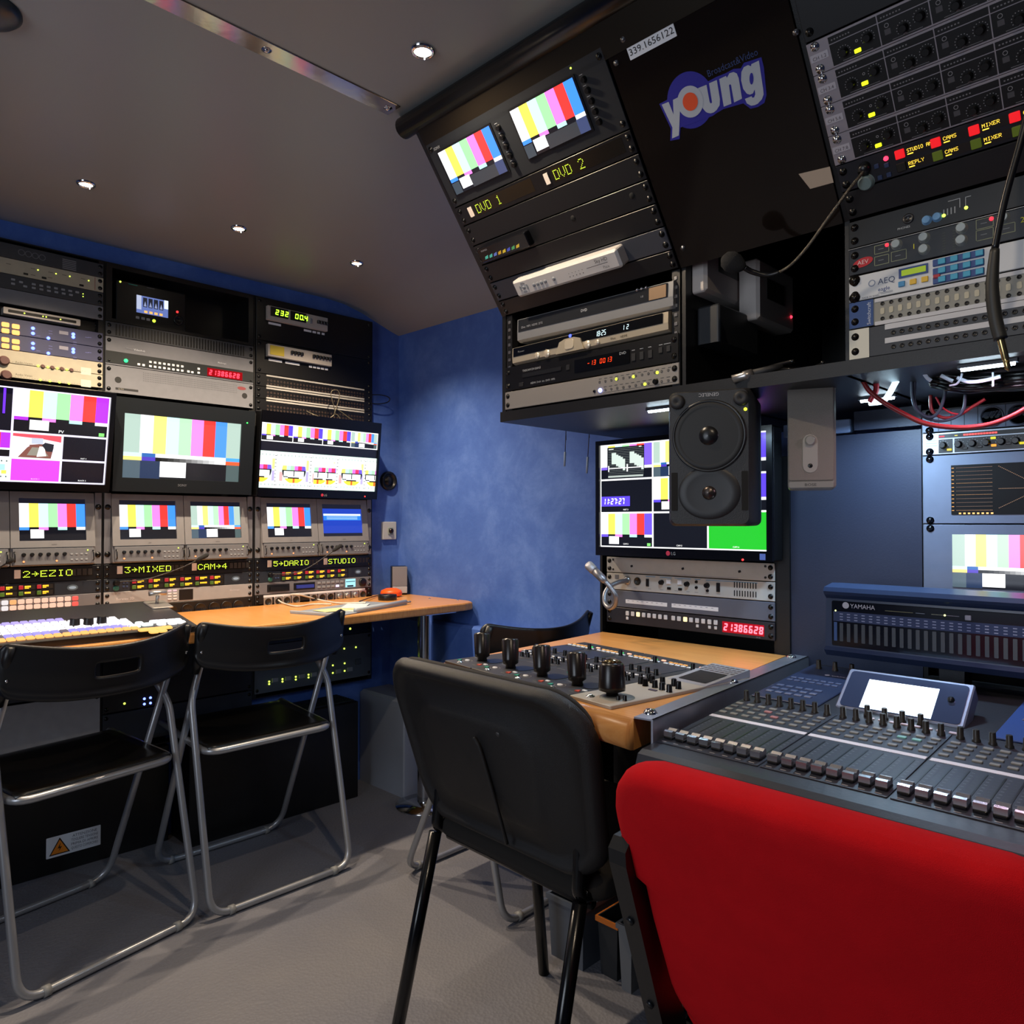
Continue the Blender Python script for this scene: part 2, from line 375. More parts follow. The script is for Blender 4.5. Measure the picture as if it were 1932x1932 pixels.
# polished strip along the ceiling joint
st = Fr((0, 0, CZ), (1, 0, 0), (0, -1, 0))     # faces down: u = X, v = -Y
t = T('ceiling_joint_strip', 'polished metal joint strip running across the grey ceiling', 'trim', st, .4, -1.30)
t.part('strip', MB().rp(-.6, -1.328, .955, -1.282, 0, .0025, .001, .001), mat('brushed_chrome', '#a8968a', .13, 1.0, bump=.05, bscale=60))
for px, py in ((505, 90), (738, 198), (262, -20)):
    u, v = st.q(px, py); t.inst('dome_screw', 'ds', k_screw(.006), mat('chrome', '#d8d8da', .12, 1), u, -1.305, .002)
# halogen spots
def spot(x, y, label, wide=124, k=1.0):
    f = Fr((x, y, CZ), (1, 0, 0), (0, -1, 0)); t = T('recessed_spotlight', label, 'ceiling light', f, group='halogen spots in the ceiling')
    t.part('trim_ring', MB().lathe([(.0235, -.001), (.0235, .003), (.020, .006), (.017, .006), (.0155, .002), (.0155, -.001)], seg=28), mat('chrome', '#d8d8da', .12, 1))
    t.part('lens', MB().lathe([(.0155, .0005), (.0145, .003), (.008, .0045), (.00001, .005)], seg=20), glow('#fff1cf', 40))
    t.part('lamp_pin', MB().cyl(.012, -.010, .004, .009, .0015, seg=8), mat('chrome', '#d8d8da', .12, 1))
    l = bpy.data.lights.new('halogen_beam', 'SPOT'); l.energy = SPOT_POWER*k; l.color = SPOT_COL; l.spot_size = math.radians(wide); l.spot_blend = .7; l.shadow_soft_size = .012
    o = bpy.data.objects.new('halogen_beam', l); COL.objects.link(o); o.parent = t.root; o.location = (0, 0, .018); o.rotation_euler = (math.pi, 0, 0)
spot(.871, 1.10, 'lit round halogen spot in the ceiling, alone beside the leaning rack', 172, .38)
spot(.594, 2.163, 'lit halogen spot above the left desk, nearest the left picture edge')
spot(1.010, 2.163, 'lit halogen spot above the left desk, middle one of the row of three')
spot(1.430, 2.166, 'lit halogen spot above the left desk, closest to the blue end wall')
spot(.45, .035, 'lit halogen spot in the ceiling over the mixing console seat', 160, .30)  # out-of-view spot added to brighten the right racks and the grey boxes
# dark dome lamp at the ceiling corner of the picture
f = Fr((.262, 1.545, CZ), (1, 0, 0), (0, -1, 0))
single('ceiling_vent', MB().lathe([(.058, 0), (.058, .004), (.05, .012), (.03, .018), (.00001, .02)], seg=36), mat('dark_teal_plastic', '#1d2c38', .35), 'round dark dome set in the ceiling at the top left picture corner', 'vent', f)
# ---------------------------------------------------------------- racks in the left wall
def rack_col(u0, u1, z0, z1, label, open_front=True):
    t = T('equipment_rack', label, 'rack', FA, (u0+u1)/2, z0, group='racks built into the left wall')
    B = blk()
    for x in (u0, u1):
        s = 1 if x == u0 else -1
        t.part('side_panel', MB().box(x, z0, -.34, x+s*.002, z1, -.001), B)
        t.part('mounting_rail', MB().box(x+s*.002, z0+.002, -.03, x+s*.016, z1-.002, -.002), B)
    t.part('top_panel', MB().box(u0+.002, z1-.004, -.34, u1-.002, z1, -.001), B); t.part('bottom_panel', MB().box(u0+.002, z0, -.34, u1-.002, z0+.004, -.001), B)
    t.part('back_panel', MB().box(u0+.002, z0+.004, -.34, u1-.002, z1-.004, -.336), B)
    return t
rack_col(.2605, .7575, .32, 1.875, 'black equipment rack column at the left picture edge, behind the multiview monitor')
rack_col(.7585, 1.2535, .32, 1.875, 'black equipment rack column in the middle of the left wall')
rack_col(1.2545, 1.7675, .412, 1.875, 'black equipment rack column of the left wall next to the blue corner')
# ---------------------------------------------------------------- overhead rack on the end wall
prof = [(1.262, 1.292), (1.262, 1.548), (.992, 1.906), (.980, 1.937), (1.925, 1.937), (1.925, 1.292)]
def slab(y0, y1):       # side plate: outline in X,Z extruded along Y
    n = len(prof); vs = [(x, y0, z) for x, z in prof]+[(x, y1, z) for x, z in prof]
    return MB().add(vs, [tuple(range(n)), tuple(range(n, 2*n))[::-1]]+[(i, n+i, n+(i+1) % n, (i+1) % n) for i in range(n)])
t = T('overhead_rack', 'black overhead rack with leaning upper face hung from ceiling over the camera control desk', 'rack', WORLD, 1.6, .63, 1.292)
for y0, y1 in ((1.272, 1.284), (.776, .784), (.466, .474), (-.03, -.02)): t.part('side_panel', slab(y0, y1), blk())
t.part('bottom_panel', MB().box(1.262, -.02, 1.292, 1.925, 1.272, 1.304), blk())
t.part('back_panel', MB().box(1.91, -.02, 1.304, 1.925, 1.272, 1.93), blk())
t.part('top_panel', MB().box(1.0, -.02, 1.925, 1.91, 1.272, 1.937), blk())
t.part('front_lip', MB().box(1.255, -.02, 1.292, 1.262, 1.284, 1.316), blk())
# rolled edge tube and canopy fascia along the ceiling
rb = MB(); rb.tube([(.990, -.05, 1.918), (.990, 1.318, 1.918)], .0225, 20)
t = T('rack_top_cover', 'black rolled edge cover between ceiling and leaning rack', 'cover', WORLD, .99, .63, 1.9)
t.part('rolled_edge', rb, mat('satin_black', '#08080a', .28))
cb = MB(); u0, u1 = -1.27, .03
cb.box(u0, .385, -.012, u1, .452, .004)
o = t.part('fascia', cb, mat('satin_bronze_black', '#2c261e', .36, .7)); o.parent = None; o.matrix_world = FS.M()  # brown tint puts the warm lamp sheen into the satin black metal
bpy.context.view_layer.update(); o.parent = t.root; o.matrix_parent_inverse = t.root.matrix_world.inverted()
# the leaning face of T.part meshes are shifted by the thing's offset: undo for the fascia
for v_ in o.data.vertices: v_.co += V((.99, .63, 1.9))
# ---------------------------------------------------------------- lower racks on the end wall
def low_rack(y0, y1, label, z1=1.275, X0=1.642):
    t = T('equipment_rack', label, 'rack', WORLD, X0+.14, (y0+y1)/2, 0, group='racks under the overhead rack')
    t.part('side_panel', MB().box(X0, y1-.008, 0, 1.925, y1, z1), blk()); t.part('side_panel', MB().box(X0, y0, 0, 1.925, y0+.008, z1), blk())
    t.part('back_panel', MB().box(1.915, y0+.008, 0, 1.925, y1-.008, z1), blk()); t.part('top_panel', MB().box(X0, y0+.008, z1-.01, 1.915, y1-.008, z1), blk())
    t.part('lower_front', MB().box(X0, y0+.008, 0, X0+.01, y1-.008, .745), blk())
low_rack(.772, 1.284, 'black lower rack carrying the multiview monitor with the green tile', 1.0)
low_rack(-.03, .468, 'black lower rack behind the meter bridge, at the right picture edge')
t = T('partition_board', 'dark laminate panel between the two lower racks, lit from above', 'panel', FL, -.61, .0)
pm = mat('dark_laminate', '#262a3c', .5, spec=.4, bump=.1, bscale=300)
t.part('board', MB().box(-.740, .02, -.012, -.4695, 1.238, -.002), pm)
t.part('upper_board', MB().box(-.60, 1.246, -.012, -.4695, 1.286, -.002), pm)
t.part('edge_post', MB().box(-.770, .02, -.010, -.7405, 1.20, .004), blk())
single('cable_duct', MB().rp(-.765, 1.245, -.615, 1.275, -.060, -.020, .003, .002), mat('pale_blue_duct', '#8d9cc4', .5), 'pale cable duct running behind the hanging loudspeakers', 'duct', FL, -.69, 1.245, -.06)
# step over the wheel arch, black cases on the floor
single('wheel_arch_box', MB().rp(1.735, 2.30, 1.883, 2.598, 0, .37, .006, .012), mat('grey_blue_vinyl', '#8b92a0', .6, bump=.1), 'light grey wheel arch box standing on the floor in the blue corner', 'box', WORLD, 1.81, 2.45, 0)
FB1 = Fr((0, 2.552, 0), (1, 0, 0), (0, 0, 1)); FB2 = Fr((0, 2.44, 0), (1, 0, 0), (0, 0, 1))
t = T('floor_case', 'big black case on the floor with a white and orange warning sticker', 'case', FB1, .61, 0)
t.part('body', MB().rp(.27, 0, .962, .315, -.40, 0, .004, .003), mat('black_laminate', '#0b0b0c', .4, bump=.1))
c0 = FB1.q(87, 1622, .001); c1 = FB1.q(190, 1557, .001); cA = FB1.q(87, 1583, .001)
lu0, lu1 = c0[0], c1[0]; lv0 = c0[1]; lv1 = cA[1]; lh = lv1-lv0; lw = lu1-lu0
s = t.part('warning_sticker', MB().rp(lu0, lv0, lu1, lv1, 0, .0006, .002), mat('white_label', '#e4e6ea', .45))
tx = lu0+lw*.24
t.part('warning_triangle', MB().poly([(tx-lw*.19, lv0+lh*.1), (tx+lw*.19, lv0+lh*.1), (tx, lv0+lh*.9)], .0009, '#20140a').poly([(tx-lw*.155, lv0+lh*.15), (tx+lw*.155, lv0+lh*.15), (tx, lv0+lh*.80)], .0011, '#f08c1e')
    .poly([(tx+.003, lv0+lh*.66), (tx-.006, lv0+lh*.38), (tx, lv0+lh*.39), (tx-.003, lv0+lh*.22), (tx+.006, lv0+lh*.46), (tx, lv0+lh*.45)], .0013, '#20140a'), M_PRINT, s)
tb = MB()
for i, ln in enumerate(('ATTENZIONE', 'TOGLIERE TENSIONE', 'PRIMA DI APRIRE', 'QUESTO COPERCHIO')):
    w_ = MB().twidth(ln, lh*.13); tb.text(ln, lu0+lw*.70, lv0+lh*(.76-i*.2), lh*.13, .0009, '#50505c', 'c', sx=min(1, lw*.5/w_))
t.part('lettering', tb, M_PRINT, s)
t = T('floor_case', 'black case on the floor with a slotted vent top, under the right folding chair', 'case', FB2, 1.3, 0)
t.part('body', MB().rp(.985, 0, 1.625, .365, -.15, 0, .004, .003), mat('black_laminate', '#0b0b0c', .4, bump=.1))
vb = MB()
for i in range(8): vb.box(1.36, .366, -.13+i*.016, 1.61, .372, -.122+i*.016)
t.part('vent_grille', vb, blk())
# ================================================================== LEFT WALL EQUIPMENT
DG = mat('dark_grey_panel', '#34363b', .5, noise=.06); MGY = mat('mid_grey_panel', '#6b6c72', .5, noise=.05); LG_ = mat('light_grey_panel', '#9a9a9c', .5, noise=.05)
BEI = mat('beige_panel', '#a8a08c', .55, noise=.05); BK = mat('black_panel', '#101114', .42); BLU = mat('slate_blue_panel', '#3a3c58', .5)
LKB = mat('black_knob', '#0c0c0d', .3); PBW = mat('white_button', '#d6d8dc', .4); GBT = mat('grey_button', '#8c8f94', .5)
PLB = mat('black_plastic', '#0d0d0f', .35); GL_G = glow('#d8ff50', 3); GL_B = glow('#5a6cff', 6); GL_O = glow('#ffb45a', 3); GL_R = glow('#ff2c2c', 3)
GL_LG = glow('#7fffb0', 2); WHT = mat('white_label', '#e4e6ea', .45)
A1, A2, A3 = (.2655, .7535), (.7615, 1.2505), (1.2575, 1.7645)
A3 = (1.2615, 1.7605)
def VA(px, py): return FA.q(px, py)[1]
def leds(t, pts, m, r=.002, fr=None, n=None, name='indicator_light'):
    for p in pts:
        u, v = (fr or t.fr).q(*p); t.inst(name, 'led%g' % r, k_led(r), m, u, v, n if n is not None else t.n)
# --- column 1, top to bottom
zs = [VA(193, y) for y in (499, 525, 552.6, 578.5, 605, 629, 657, 684.6, 708, 733)]
t = unit('rack_blank', 'dark grey ventilated unit, topmost in the rack column at the left picture edge', 'rack unit', FA, *A1[:1], zs[1], A1[1], zs[0], DG)
vb = MB()
for i in range(6):
    a = FA.q(117, 490+i*3.3); c = FA.q(143, 494.5+i*3.3); vb.quad(a[0], a[1], c[0], a[1]+.0025, t.n+.0003, '#7a7c80')
rgb = MB()
for i in range(4):
    c = FA.q(40+i*13, 477+i*3.2); rgb.ring(c[0], c[1], .007, .009, t.n+.0003, '#606368')
t.part('vent_slats', vb, M_PRINT)
t.part('vent_pattern', rgb, M_PRINT)
t = unit('sync_generator', 'beige one-unit device with four green lights, upper left rack', 'rack unit', FA, A1[0], zs[2], A1[1], zs[1], BEI)
leds(t, [(71, 510), (105, 517), (131, 522), (166.5, 530)], GL_G)
for p in ((48, 517.5), (82.5, 525), (153, 539)):
    u, v = FA.q(*p); t.inst('slot', 'sl', k_btn(.012, .006, .001), PLB, u, v, t.n)
tb = MB()
for p in ((66, 509), (99, 516), (125, 521), (160, 528), (20, 500), (66, 521), (98, 526)):
    u, v = FA.q(*p); tb.quad(u-.012, v, u, v+.0015, t.n+.0002, '#5a5548')
u, v = FA.q(178, 531); tb.box(u, t.b[1]+.003, t.n, u+.0012, t.b[3]-.003, t.n+.0004, '#8a3a3a'); t.part('panel_markings', tb, M_PRINT)
t = unit('routing_unit', 'dark grey one-unit push button panel with small grey keys, upper left rack', 'rack unit', FA, A1[0], zs[3], A1[1], zs[2], DG)
for r, (a, c) in enumerate((((63, 537), (145, 552)), ((63, 544), (133, 557)))):
    for u, v in row(FA, 7 if r == 0 else 6, a, c): t.inst('push_button', 'b', k_btn(.010, .006), GBT, u, v, t.n)
for p in ((24, 528), (24, 536), (39, 533), (47, 541)):
    u, v = FA.q(*p); t.inst('push_button', 'b', k_btn(.010, .006), GBT, u, v, t.n)
leds(t, [(156, 555), (156, 560)], GL_G, .0016)
t = unit('rack_blank', 'plain mid grey blank panel under the small grey keys, upper left rack', 'panel', FA, A1[0], zs[4], A1[1], zs[3], MGY)
t = unit('rack_shelf', 'black one-unit shelf carrying the flat silver-edged box', 'shelf', FA, A1[0], zs[5], A1[1], zs[4], PLB, n=-.03)
p0 = FA.q(5, 595); p1 = FA.q(151, 614)
t = T('network_switch', 'slim silver-edged box with green lights on the black rack shelf', 'device', FA, (p0[0]+p1[0])/2, p1[1]-.008, -.02)
va, vb_ = zs[5]+.010, zs[5]+.030
t.part('body', MB().rp(p0[0], va, p1[0], vb_, -.024, .006, .003, .001), mat('brushed_silver', '#b4aeaa', .35, .3))
t.part('front_strip', MB().rp(p0[0]+.012, va+.006, p1[0]-.012, vb_-.006, .006, .0068, .002), PLB)
for p in (45, 80, 86, 113):
    u, v = FA.q(p, 600); t.inst('indicator_light', 'l', k_led(.002), GL_G, u, (va+vb_)/2, .0068)
for k in (0, 1):
    t = unit('signal_processor', ['slate blue processor with lit orange keys and blue lights, upper one of the pair', 'slate blue processor with lit orange keys and blue lights, lower one of the pair'][k],
             'rack unit', FA, A1[0], zs[6+k], A1[1], zs[5+k], BLU, group='pair of slate blue processors')
    dy = k*28.5
    for x in (9.5, 29):
        for y in (613+(x-9)*.18, 624.5+(x-9)*.18):
            u, v = FA.q(x, y+dy); t.inst('lit_button', 'ob', k_btn(.019, .0135, .003, .003), glow('#ffa85a', 2.2), u, v, t.n)
    leds(t, [(61.5, 620+dy), (61.5, 629.5+dy-k*.5)], GL_B, .0052)
    leds(t, [(90.5, 638.5+dy)], GL_B, .005); leds(t, [(137.5, 631+dy), (137.5, 636.5+dy)], GL_B, .0052)
    u, v = FA.q(111, 624+dy); u1, v1 = FA.q(128, 633+dy); t.part('name_label', MB().rp(u, v1, u1, v, t.n, t.n+.0005, .001), mat('grey_label', '#8a8894', .6))
    tb = MB()
    for px_, py_ in ((91, 625), (91, 630), (68, 634), (137, 646), (137, 650), (160, 637), (165, 637)):
        u, v = FA.q(px_, py_+dy); tb.quad(u, v, u+.010, v+.0015, t.n+.0002, '#6468a0')
    t.part('panel_markings', tb, M_PRINT)
for k in (0, 1):
    t = unit('video_amplifier', ['beige amplifier with four green lights directly under the slate blue pair', 'beige amplifier with four green lights just above the multiview monitor'][k],
             'rack unit', FA, A1[0], zs[8+k], A1[1], zs[7+k], BEI, group='beige amplifiers')
    y0 = (690.5, 717)[k]; dx = (0, 4)[k]
    for i in range(4):
        u, v = FA.q(71.5+i*18+dx, y0+i*2.3); t.inst('indicator_light', 'l', k_led(.0036), GL_G, u, v, t.n)
        if k == 0:
            u, v = FA.q(80+i*18, y0+1.2+i*2.3); t.inst('socket', 's', k_knob(.0055, .004), mat('maroon_plastic', '#5a3c38', .5), u, v, t.n)
    u, v = FA.q(7+dx, (681, 708)[k]); t.inst('rotary_knob', 'k', k_knob(.013, .010, 24), mat('maroon_plastic', '#5a3c38', .5), u, v, t.n)
    tb = MB(); u, v = FA.q(152, (699, 722)[k]); tb.quad(u, v-.012, u+.028, v+.010, t.n+.0002, '#c2bcac')
    u, v = FA.q(28, (683, 706)[k]); tb.text('Audio Vision', u, v-.003, .006, t.n+.0002, '#5a5548')
    for i in range(30): tb.disc(.50+i*.007, t.b[1]+.004, .0009, t.n+.0002, '#5a5548', 6)
    t.part('panel_markings', tb, M_PRINT)
# --- column 2
zt = [1.871, VA(478, 654), VA(481, 679), VA(481, 726), VA(481, 772)]
t = T('recessed_shelf', 'black recessed four-unit surround holding the small touch screen recorder', 'rack unit', FA, 1.006, zt[1], -.1)
u0, u1 = A2; a0, a1 = zt[1]+.001, zt[0]-.001
for nm, bx in (('top_plate', (u0, a1-.012, u1, a1)), ('bottom_plate', (u0, a0, u1, a0+.010)), ('left_plate', (u0, a0+.01, u0+.018, a1-.012)), ('right_plate', (u1-.018, a0+.01, u1, a1-.012))):
    t.part(nm, MB().box(bx[0], bx[1], -.1, bx[2], bx[3], .002), PLB)
t.part('back_plate', MB().box(u0, a0, -.11, u1, a1, -.1), PLB)
fr = Fr((0, 2.56, 0), (1, 0, 0), (0, 0, 1))
p0 = FA.q(220, 524); p1 = FA.q(352, 635)
r0, r1 = p0[0], FA.q(350, 600)[0]; rt = FA.q(220, 527)[1]; rb_ = FA.q(220, 608)[1]
t = T('video_recorder', 'small black recorder with a bright touch screen and jog wheel in the recessed shelf', 'recorder', FA, (r0+r1)/2, rb_, -.06)
t.n = 0
t.part('body', MB().rp(r0, rb_, r1, rt, -.06, 0, .004, .002), PLB)
s0 = FA.q(257.5, 557); s1 = FA.q(317, 600); vt_ = FA.q(257.5, 556)[1]; vb_ = FA.q(257.5, 589)[1]; su0, su1 = s0[0], s1[0]
sb = MB().quad(su0, vb_, su1, vt_, .0006, '#5868a0'); W_ = su1-su0; H_ = vt_-vb_
for i in range(4):
    sb.quad(su0+W_*(.2+i*.17), vb_+H_*.38, su0+W_*(.33+i*.17), vb_+H_*.92, .0012, '#1a1c26')
    sb.poly([(su0+W_*(.22+i*.17), vb_+H_*.42), (su0+W_*(.31+i*.17), vb_+H_*.42), (su0+W_*(.265+i*.17), vb_+H_*.72)], .0016, '#7d86a8')
    sb.quad(su0+W_*(.24+i*.16), vb_+H_*.05, su0+W_*(.34+i*.16), vb_+H_*.18, .0012, '#ffb060')
sb.quad(su0, vb_+H_*.2, su0+W_*.15, vt_, .0012, '#a0a8c0'); sb.quad(su1-W_*.13, vb_+H_*.5, su1, vt_, .0012, '#d0e0f0')
t.part('touch_screen', sb, M_SCREEN)
for x, y in ((259.5, 599), (270, 601), (279.5, 603)):
    u, v = FA.q(x, y); t.inst('push_button', 'b', k_btn(.011, .008), GBT, u, v, 0)
u, v = FA.q(290.5, 605.5); t.inst('lit_button', 'bb', k_led(.0055), glow('#c8ff40', 2), u, v, 0)
u, v = FA.q(336, 604); t.inst('jog_wheel', 'j', lambda: MB().lathe([(.016, 0), (.016, .004), (.013, .006), (.011, .004), (.00001, .003)], seg=28), mat('dark_metal', '#2a2a2c', .25, .7), u, v, 0)
leds(t, [(334.5, 588.5)], GL_R, .004, FA, 0); leds(t, [(227, 531.5)], GL_G, .003, FA, 0)
tb = MB(); u, v = FA.q(242, 536); tb.quad(u, v, u+.028, v+.002, .0004, '#3aa090'); u, v = FA.q(277, 543); tb.quad(u, v, u+.024, v+.002, .0004, '#606468'); 
t.part('panel_markings', tb, M_PRINT)
t = unit('vent_unit', 'black slotted vent panel under the touch screen recorder', 'panel', FA, A2[0], zt[2], A2[1], zt[1], DG)
vb = MB()
for i in range(44): vb.box(.79+i*.0098, zt[2]+.006, t.n, .794+i*.0098, zt[1]-.006, t.n+.0008)
t.part('slots', vb, PLB)
t = unit('video_router', 'grey router panel with small white keys and red digits', 'rack unit', FA, A2[0], zt[3], A2[1], zt[2], MGY)
sv0, sv1 = VA(197, 688)-.0, VA(197, 667)
t.part('key_strip', MB().rp(A2[0]+.0, zt[3]+.006, A2[1], zt[3]+.044, t.n, t.n+.0012, .001), mat('charcoal', '#1c2022', .4)); t.n += .0012
for pa, pb, n_ in (((282.5, 683.5), (342.5, 692), 8), ((282.5, 691.5), (342.5, 700), 8)):
    for u, v in row(FA, n_, pa, pb): t.inst('push_button', 'b', k_btn(.0085, .0075), PBW, u, v, t.n)
for p in ((260.5, 688), (269.5, 689.5), (354, 701.5), (361.5, 703), (373.5, 696.5), (373.5, 704)):
    u, v = FA.q(*p); t.inst('push_button', 'b', k_btn(.0085, .0075), PBW, u, v, t.n)
u, v = FA.q(236.5, 681); t.inst('indicator_light', 'gl', k_led(.0065), glow('#3cff90', 2), u, v, t.n)
dm = MB(); a = FA.q(393, 707); c = FA.q(393, 697); d = FA.q(452, 711); hh = c[1]-a[1]
seven(dm, '21386628', a[0], a[1], hh*.95, t.n+.0006, '#ff2222', w=(d[0]-a[0])/8/1.35, th=hh*.2)
t.part('digit_display', MB().quad(a[0]-.006, a[1]-.005, d[0]+.008, c[1]+.005, t.n+.0003), mat('display_red_glass', '#2a0206', .2, emis='#ff1020', es=.35)); t.part('digits', dm, mat('red_digits', '#400', .3, emis='#ff2a3a', es=5))
tb = MB(); u, v = FA.q(237.5, 658); tb.text('Micro', u, v-.002, .006, t.n+.0002, '#8a8c92'); tb.text('Videohub', u+.022, v-.003, .0065, t.n+.0002, '#d0d2d8')
u, v = FA.q(410, 685.5); tb.text('Blackmagic', u, v, .005, t.n, '#c8cacf'); t.part('lettering', tb, M_PRINT)
t = unit('vent_unit', 'grey two-unit vent panel with round holes above the middle picture monitor', 'panel', FA, A2[0], zt[4], A2[1], zt[3], MGY)
hb = MB()
for p in ((222, 717), (460.5, 747)):
    u, v = FA.q(*p); hb.disc(u, v, .010, t.n+.0003, '#101012', 20)
u, v = FA.q(217, 733); u1, _ = FA.q(260, 738); hb.quad(u, v-.0035, u1, v+.0035, t.n+.0003, '#1b1b1e'); hb.text('ULTRA', u+.008, v-.002, .004, t.n+.0006, '#9a9488')
u, v = FA.q(455, 733); hb.disc(u, v, .016, t.n+.0003, '#7a3034', 20, .006)
for i in range(60):
    for j in range(5): hb.disc(.875+i*.0053, zt[3]-.012-j*.0065, .0014, t.n+.0003, '#44454a', 6)
t.part('panel_markings', hb, M_PRINT)
# --- tilted picture monitors
def monitor(name, label, fr, u0, v0, u1, v1, depth, bez, brand=None, group=None, bm=None):
    t = T(name, label, 'monitor', fr, (u0+u1)/2, v0, 0, group); bm = bm or mat('gloss_black_bezel', '#08080c', .2)
    t.n = .018
    t.part('casing', MB().rp(u0, v0, u1, v1, -depth, .010, .004, .001), PLB)
    l, b_, r, tp = bez; fb = MB()
    for bx in ((u0, v0, u1, v0+b_), (u0, v1-tp, u1, v1), (u0, v0+b_, u0+l, v1-tp), (u1-r, v0+b_, u1, v1-tp)): fb.box(bx[0], bx[1], .010, bx[2], bx[3], .018)
    t.part('bezel', fb, bm); t.s = (u0+l, v0+b_, u1-r, v1-tp)
    return t
def tiltfr(u, y0, z0, y1, z1): return Fr((0, y0, z0), (1, 0, 0), (0, y1-y0, z1-z0))
# multiview monitor of column 1
f1 = tiltfr(0, 2.515, VA(206, 929), 2.445, VA(206, 929)+.33)
c = f1.q(221, 742, .018); c2 = f1.q(206, 929, .018); su = f1.q(208, 750, .018); sd = f1.q(198, 915, .018)
t = monitor('multiview_monitor', 'black framed multiview screen showing colour bars, violet tile and studio picture, left picture edge', f1, c2[0]-.51, c2[1], c2[0], c[1], .03, (.015, sd[1]-c2[1], c2[0]-sd[0], c[1]-su[1]))
S = t.s; z = .0112; sb = MB().quad(*S, z, '#efe6ff')
def Q(px, py): return f1.q(px, py, .0115)
def tile(a, b_, col, zz=.0118, fn=None):   # a upper left px, b_ lower right px
    p, q = Q(*a), Q(*b_); sb.quad(p[0], p[1], q[0], q[1], zz, col); return min(p[0], q[0]), min(p[1], q[1]), max(p[0], q[0]), max(p[1], q[1])
mg = f1.q(27, 735, .0115); bw = .0028
xR = S[2]-.004; xm = Q(24.5, 730)[0]; xm2 = Q(22.5, 860)[0]; x2 = Q(117, 850)[0]; x3 = Q(113, 890)[0]
yT = S[3]-.004; y1_ = Q(110, 821)[1]; y2_ = Q(110, 868)[1]; yB = S[1]+.004
xm = (xm+xm2)/2; x2 = (x2+x3)/2
def bx(a, b_, c_, d_, col='#0b0c18'): sb.quad(a, b_, c_, d_, .0118, col)
bars(sb, xm+bw, y1_+bw, xR, yT, .0118, 'a', '#b030ff')
w_ = xR-xm
sb.text('PV', xm+w_*.5, y1_+.006, .009, .0128, WH, 'c'); sb.quad(xR-.022, y1_+.005, xR-.007, y1_+.015, .0128, '#80e870')
bx(x2+bw, y2_+bw, xR, y1_-bw); bx(x2+bw, yB, xR, y2_-bw); bx(xm+bw, yB, x2-bw, y2_-bw, '#cf45ff')
sb.text('INST 4', (x2+xR)/2, y2_+.006, .004, .0128, WH, 'c'); sb.text('BLACK 2', (x2+xR)/2, yB+.004, .004, .0128, WH, 'c'); sb.text('BLACK 1', (xm+x2)/2, yB+.004, .004, .0128, '#f0c0ff', 'c')
# studio picture tile
a, b_, c_, d_ = xm+bw, y2_+bw, x2-bw, y1_-bw; w_, h_ = c_-a, d_-b_
bx(a, b_, c_, d_, '#f4ecff')
def ff(pts, col, zz): sb.poly([(a+x*w_, b_+y*h_) for x, y in pts], zz, col)
ff([(0, .88), (.62, .82), (1, .72), (1, 1), (0, 1)], '#e0505c', .0122); ff([(.12, 0), (.35, .55), (.62, .62), (.85, .5), (.8, 0)], '#7c4c44', .0122)
ff([(.3, .1), (.4, .45), (.6, .45), (.75, .1)], '#8a8478', .0124); ff([(.38, .6), (.38, .85), (.62, .85), (.62, .6)], '#b8c0d0', .0126)
ff([(.5, .05), (.55, .5), (.65, .5), (.7, .1)], '#fff6f0', .0128); ff([(.6, .55), (.66, .68), (.85, .62), (.83, .3), (.7, .3)], '#20242c', .013); ff([(.02, .05), (.35, .5), (.3, .55), (0, .3)], '#e6dcec', .0124)
# column left of the divider
bx(S[0]+.004, y1_+bw, xm-bw, yT); sb.quad(xm-.025, y1_+.05, xm-.019, y1_+.12, .0126, '#7030ff')
bars(sb, xm-bw-.16, y2_+bw, xm-bw, y1_-bw, .0118, 'a', '#b030ff'); bx(S[0]+.004, y2_+bw, xm-bw-.166, y1_-bw)
bx(xm-bw-.16, yB, xm-bw, y2_-bw, '#dff4ea'); sb.quad(xm-.024, yB+.028, xm-.012, yB+.045, .0126, '#a8f0ff'); sb.quad(xm-.02, yB+.018, xm-.008, yB+.028, .0126, '#ffe85a')
for i in range(5): sb.quad(xm-.007-i*.012, y2_-.012, xm-.010-i*.012, y2_-.008, .0128, '#404048'); sb.quad(xm-.007-i*.012, yB+.008, xm-.010-i*.012, yB+.012, .0128, '#404048')
bx(S[0]+.004, yB, xm-bw-.166, y2_-bw); t.part('screen', sb, M_SCREEN)
u, v = f1.q(16, 931, .018); t.part('lettering', MB().text('HANNSPREE', c2[0]-.33, c2[1]+.004, .004, .0184, '#b8b8c0'), M_PRINT)
# picture monitor of column 2
f2 = tiltfr(0, 2.535, VA(340, 930), 2.505, VA(340, 930)+.30)
a = f2.q(212, 926.6, .018); b_ = f2.q(474, 934, .018); c = f2.q(219, 747, .018); s0 = f2.q(229.4, 901, .012); s1 = f2.q(449.5, 909, .012); s2 = f2.q(229.8, 778.5, .012)
t = monitor('picture_monitor', 'black monitor with nine large colour bars in the middle of the left wall', f2, (a[0]+c[0])/2, (a[1]+b_[1])/2, b_[0], c[1], .03,
            (s0[0]-(a[0]+c[0])/2, (s0[1]+s1[1])/2-(a[1]+b_[1])/2, b_[0]-s1[0], c[1]-s2[1]), bm=mat('charcoal_bezel', '#14181c', .35))
S = t.s; sb = MB(); bars(sb, *S, .0112, 'b'); t.part('screen', sb, M_SCREEN)
tb = MB(); tb.text('SONY', (S[0]+S[2])/2-.004, S[1]-.022, .008, .0184, '#6a6e74', 'c'); t.part('lettering', tb, M_PRINT)
leds(t, [(462, 798)], glow('#30ff60', 2), .003, f2, .018)
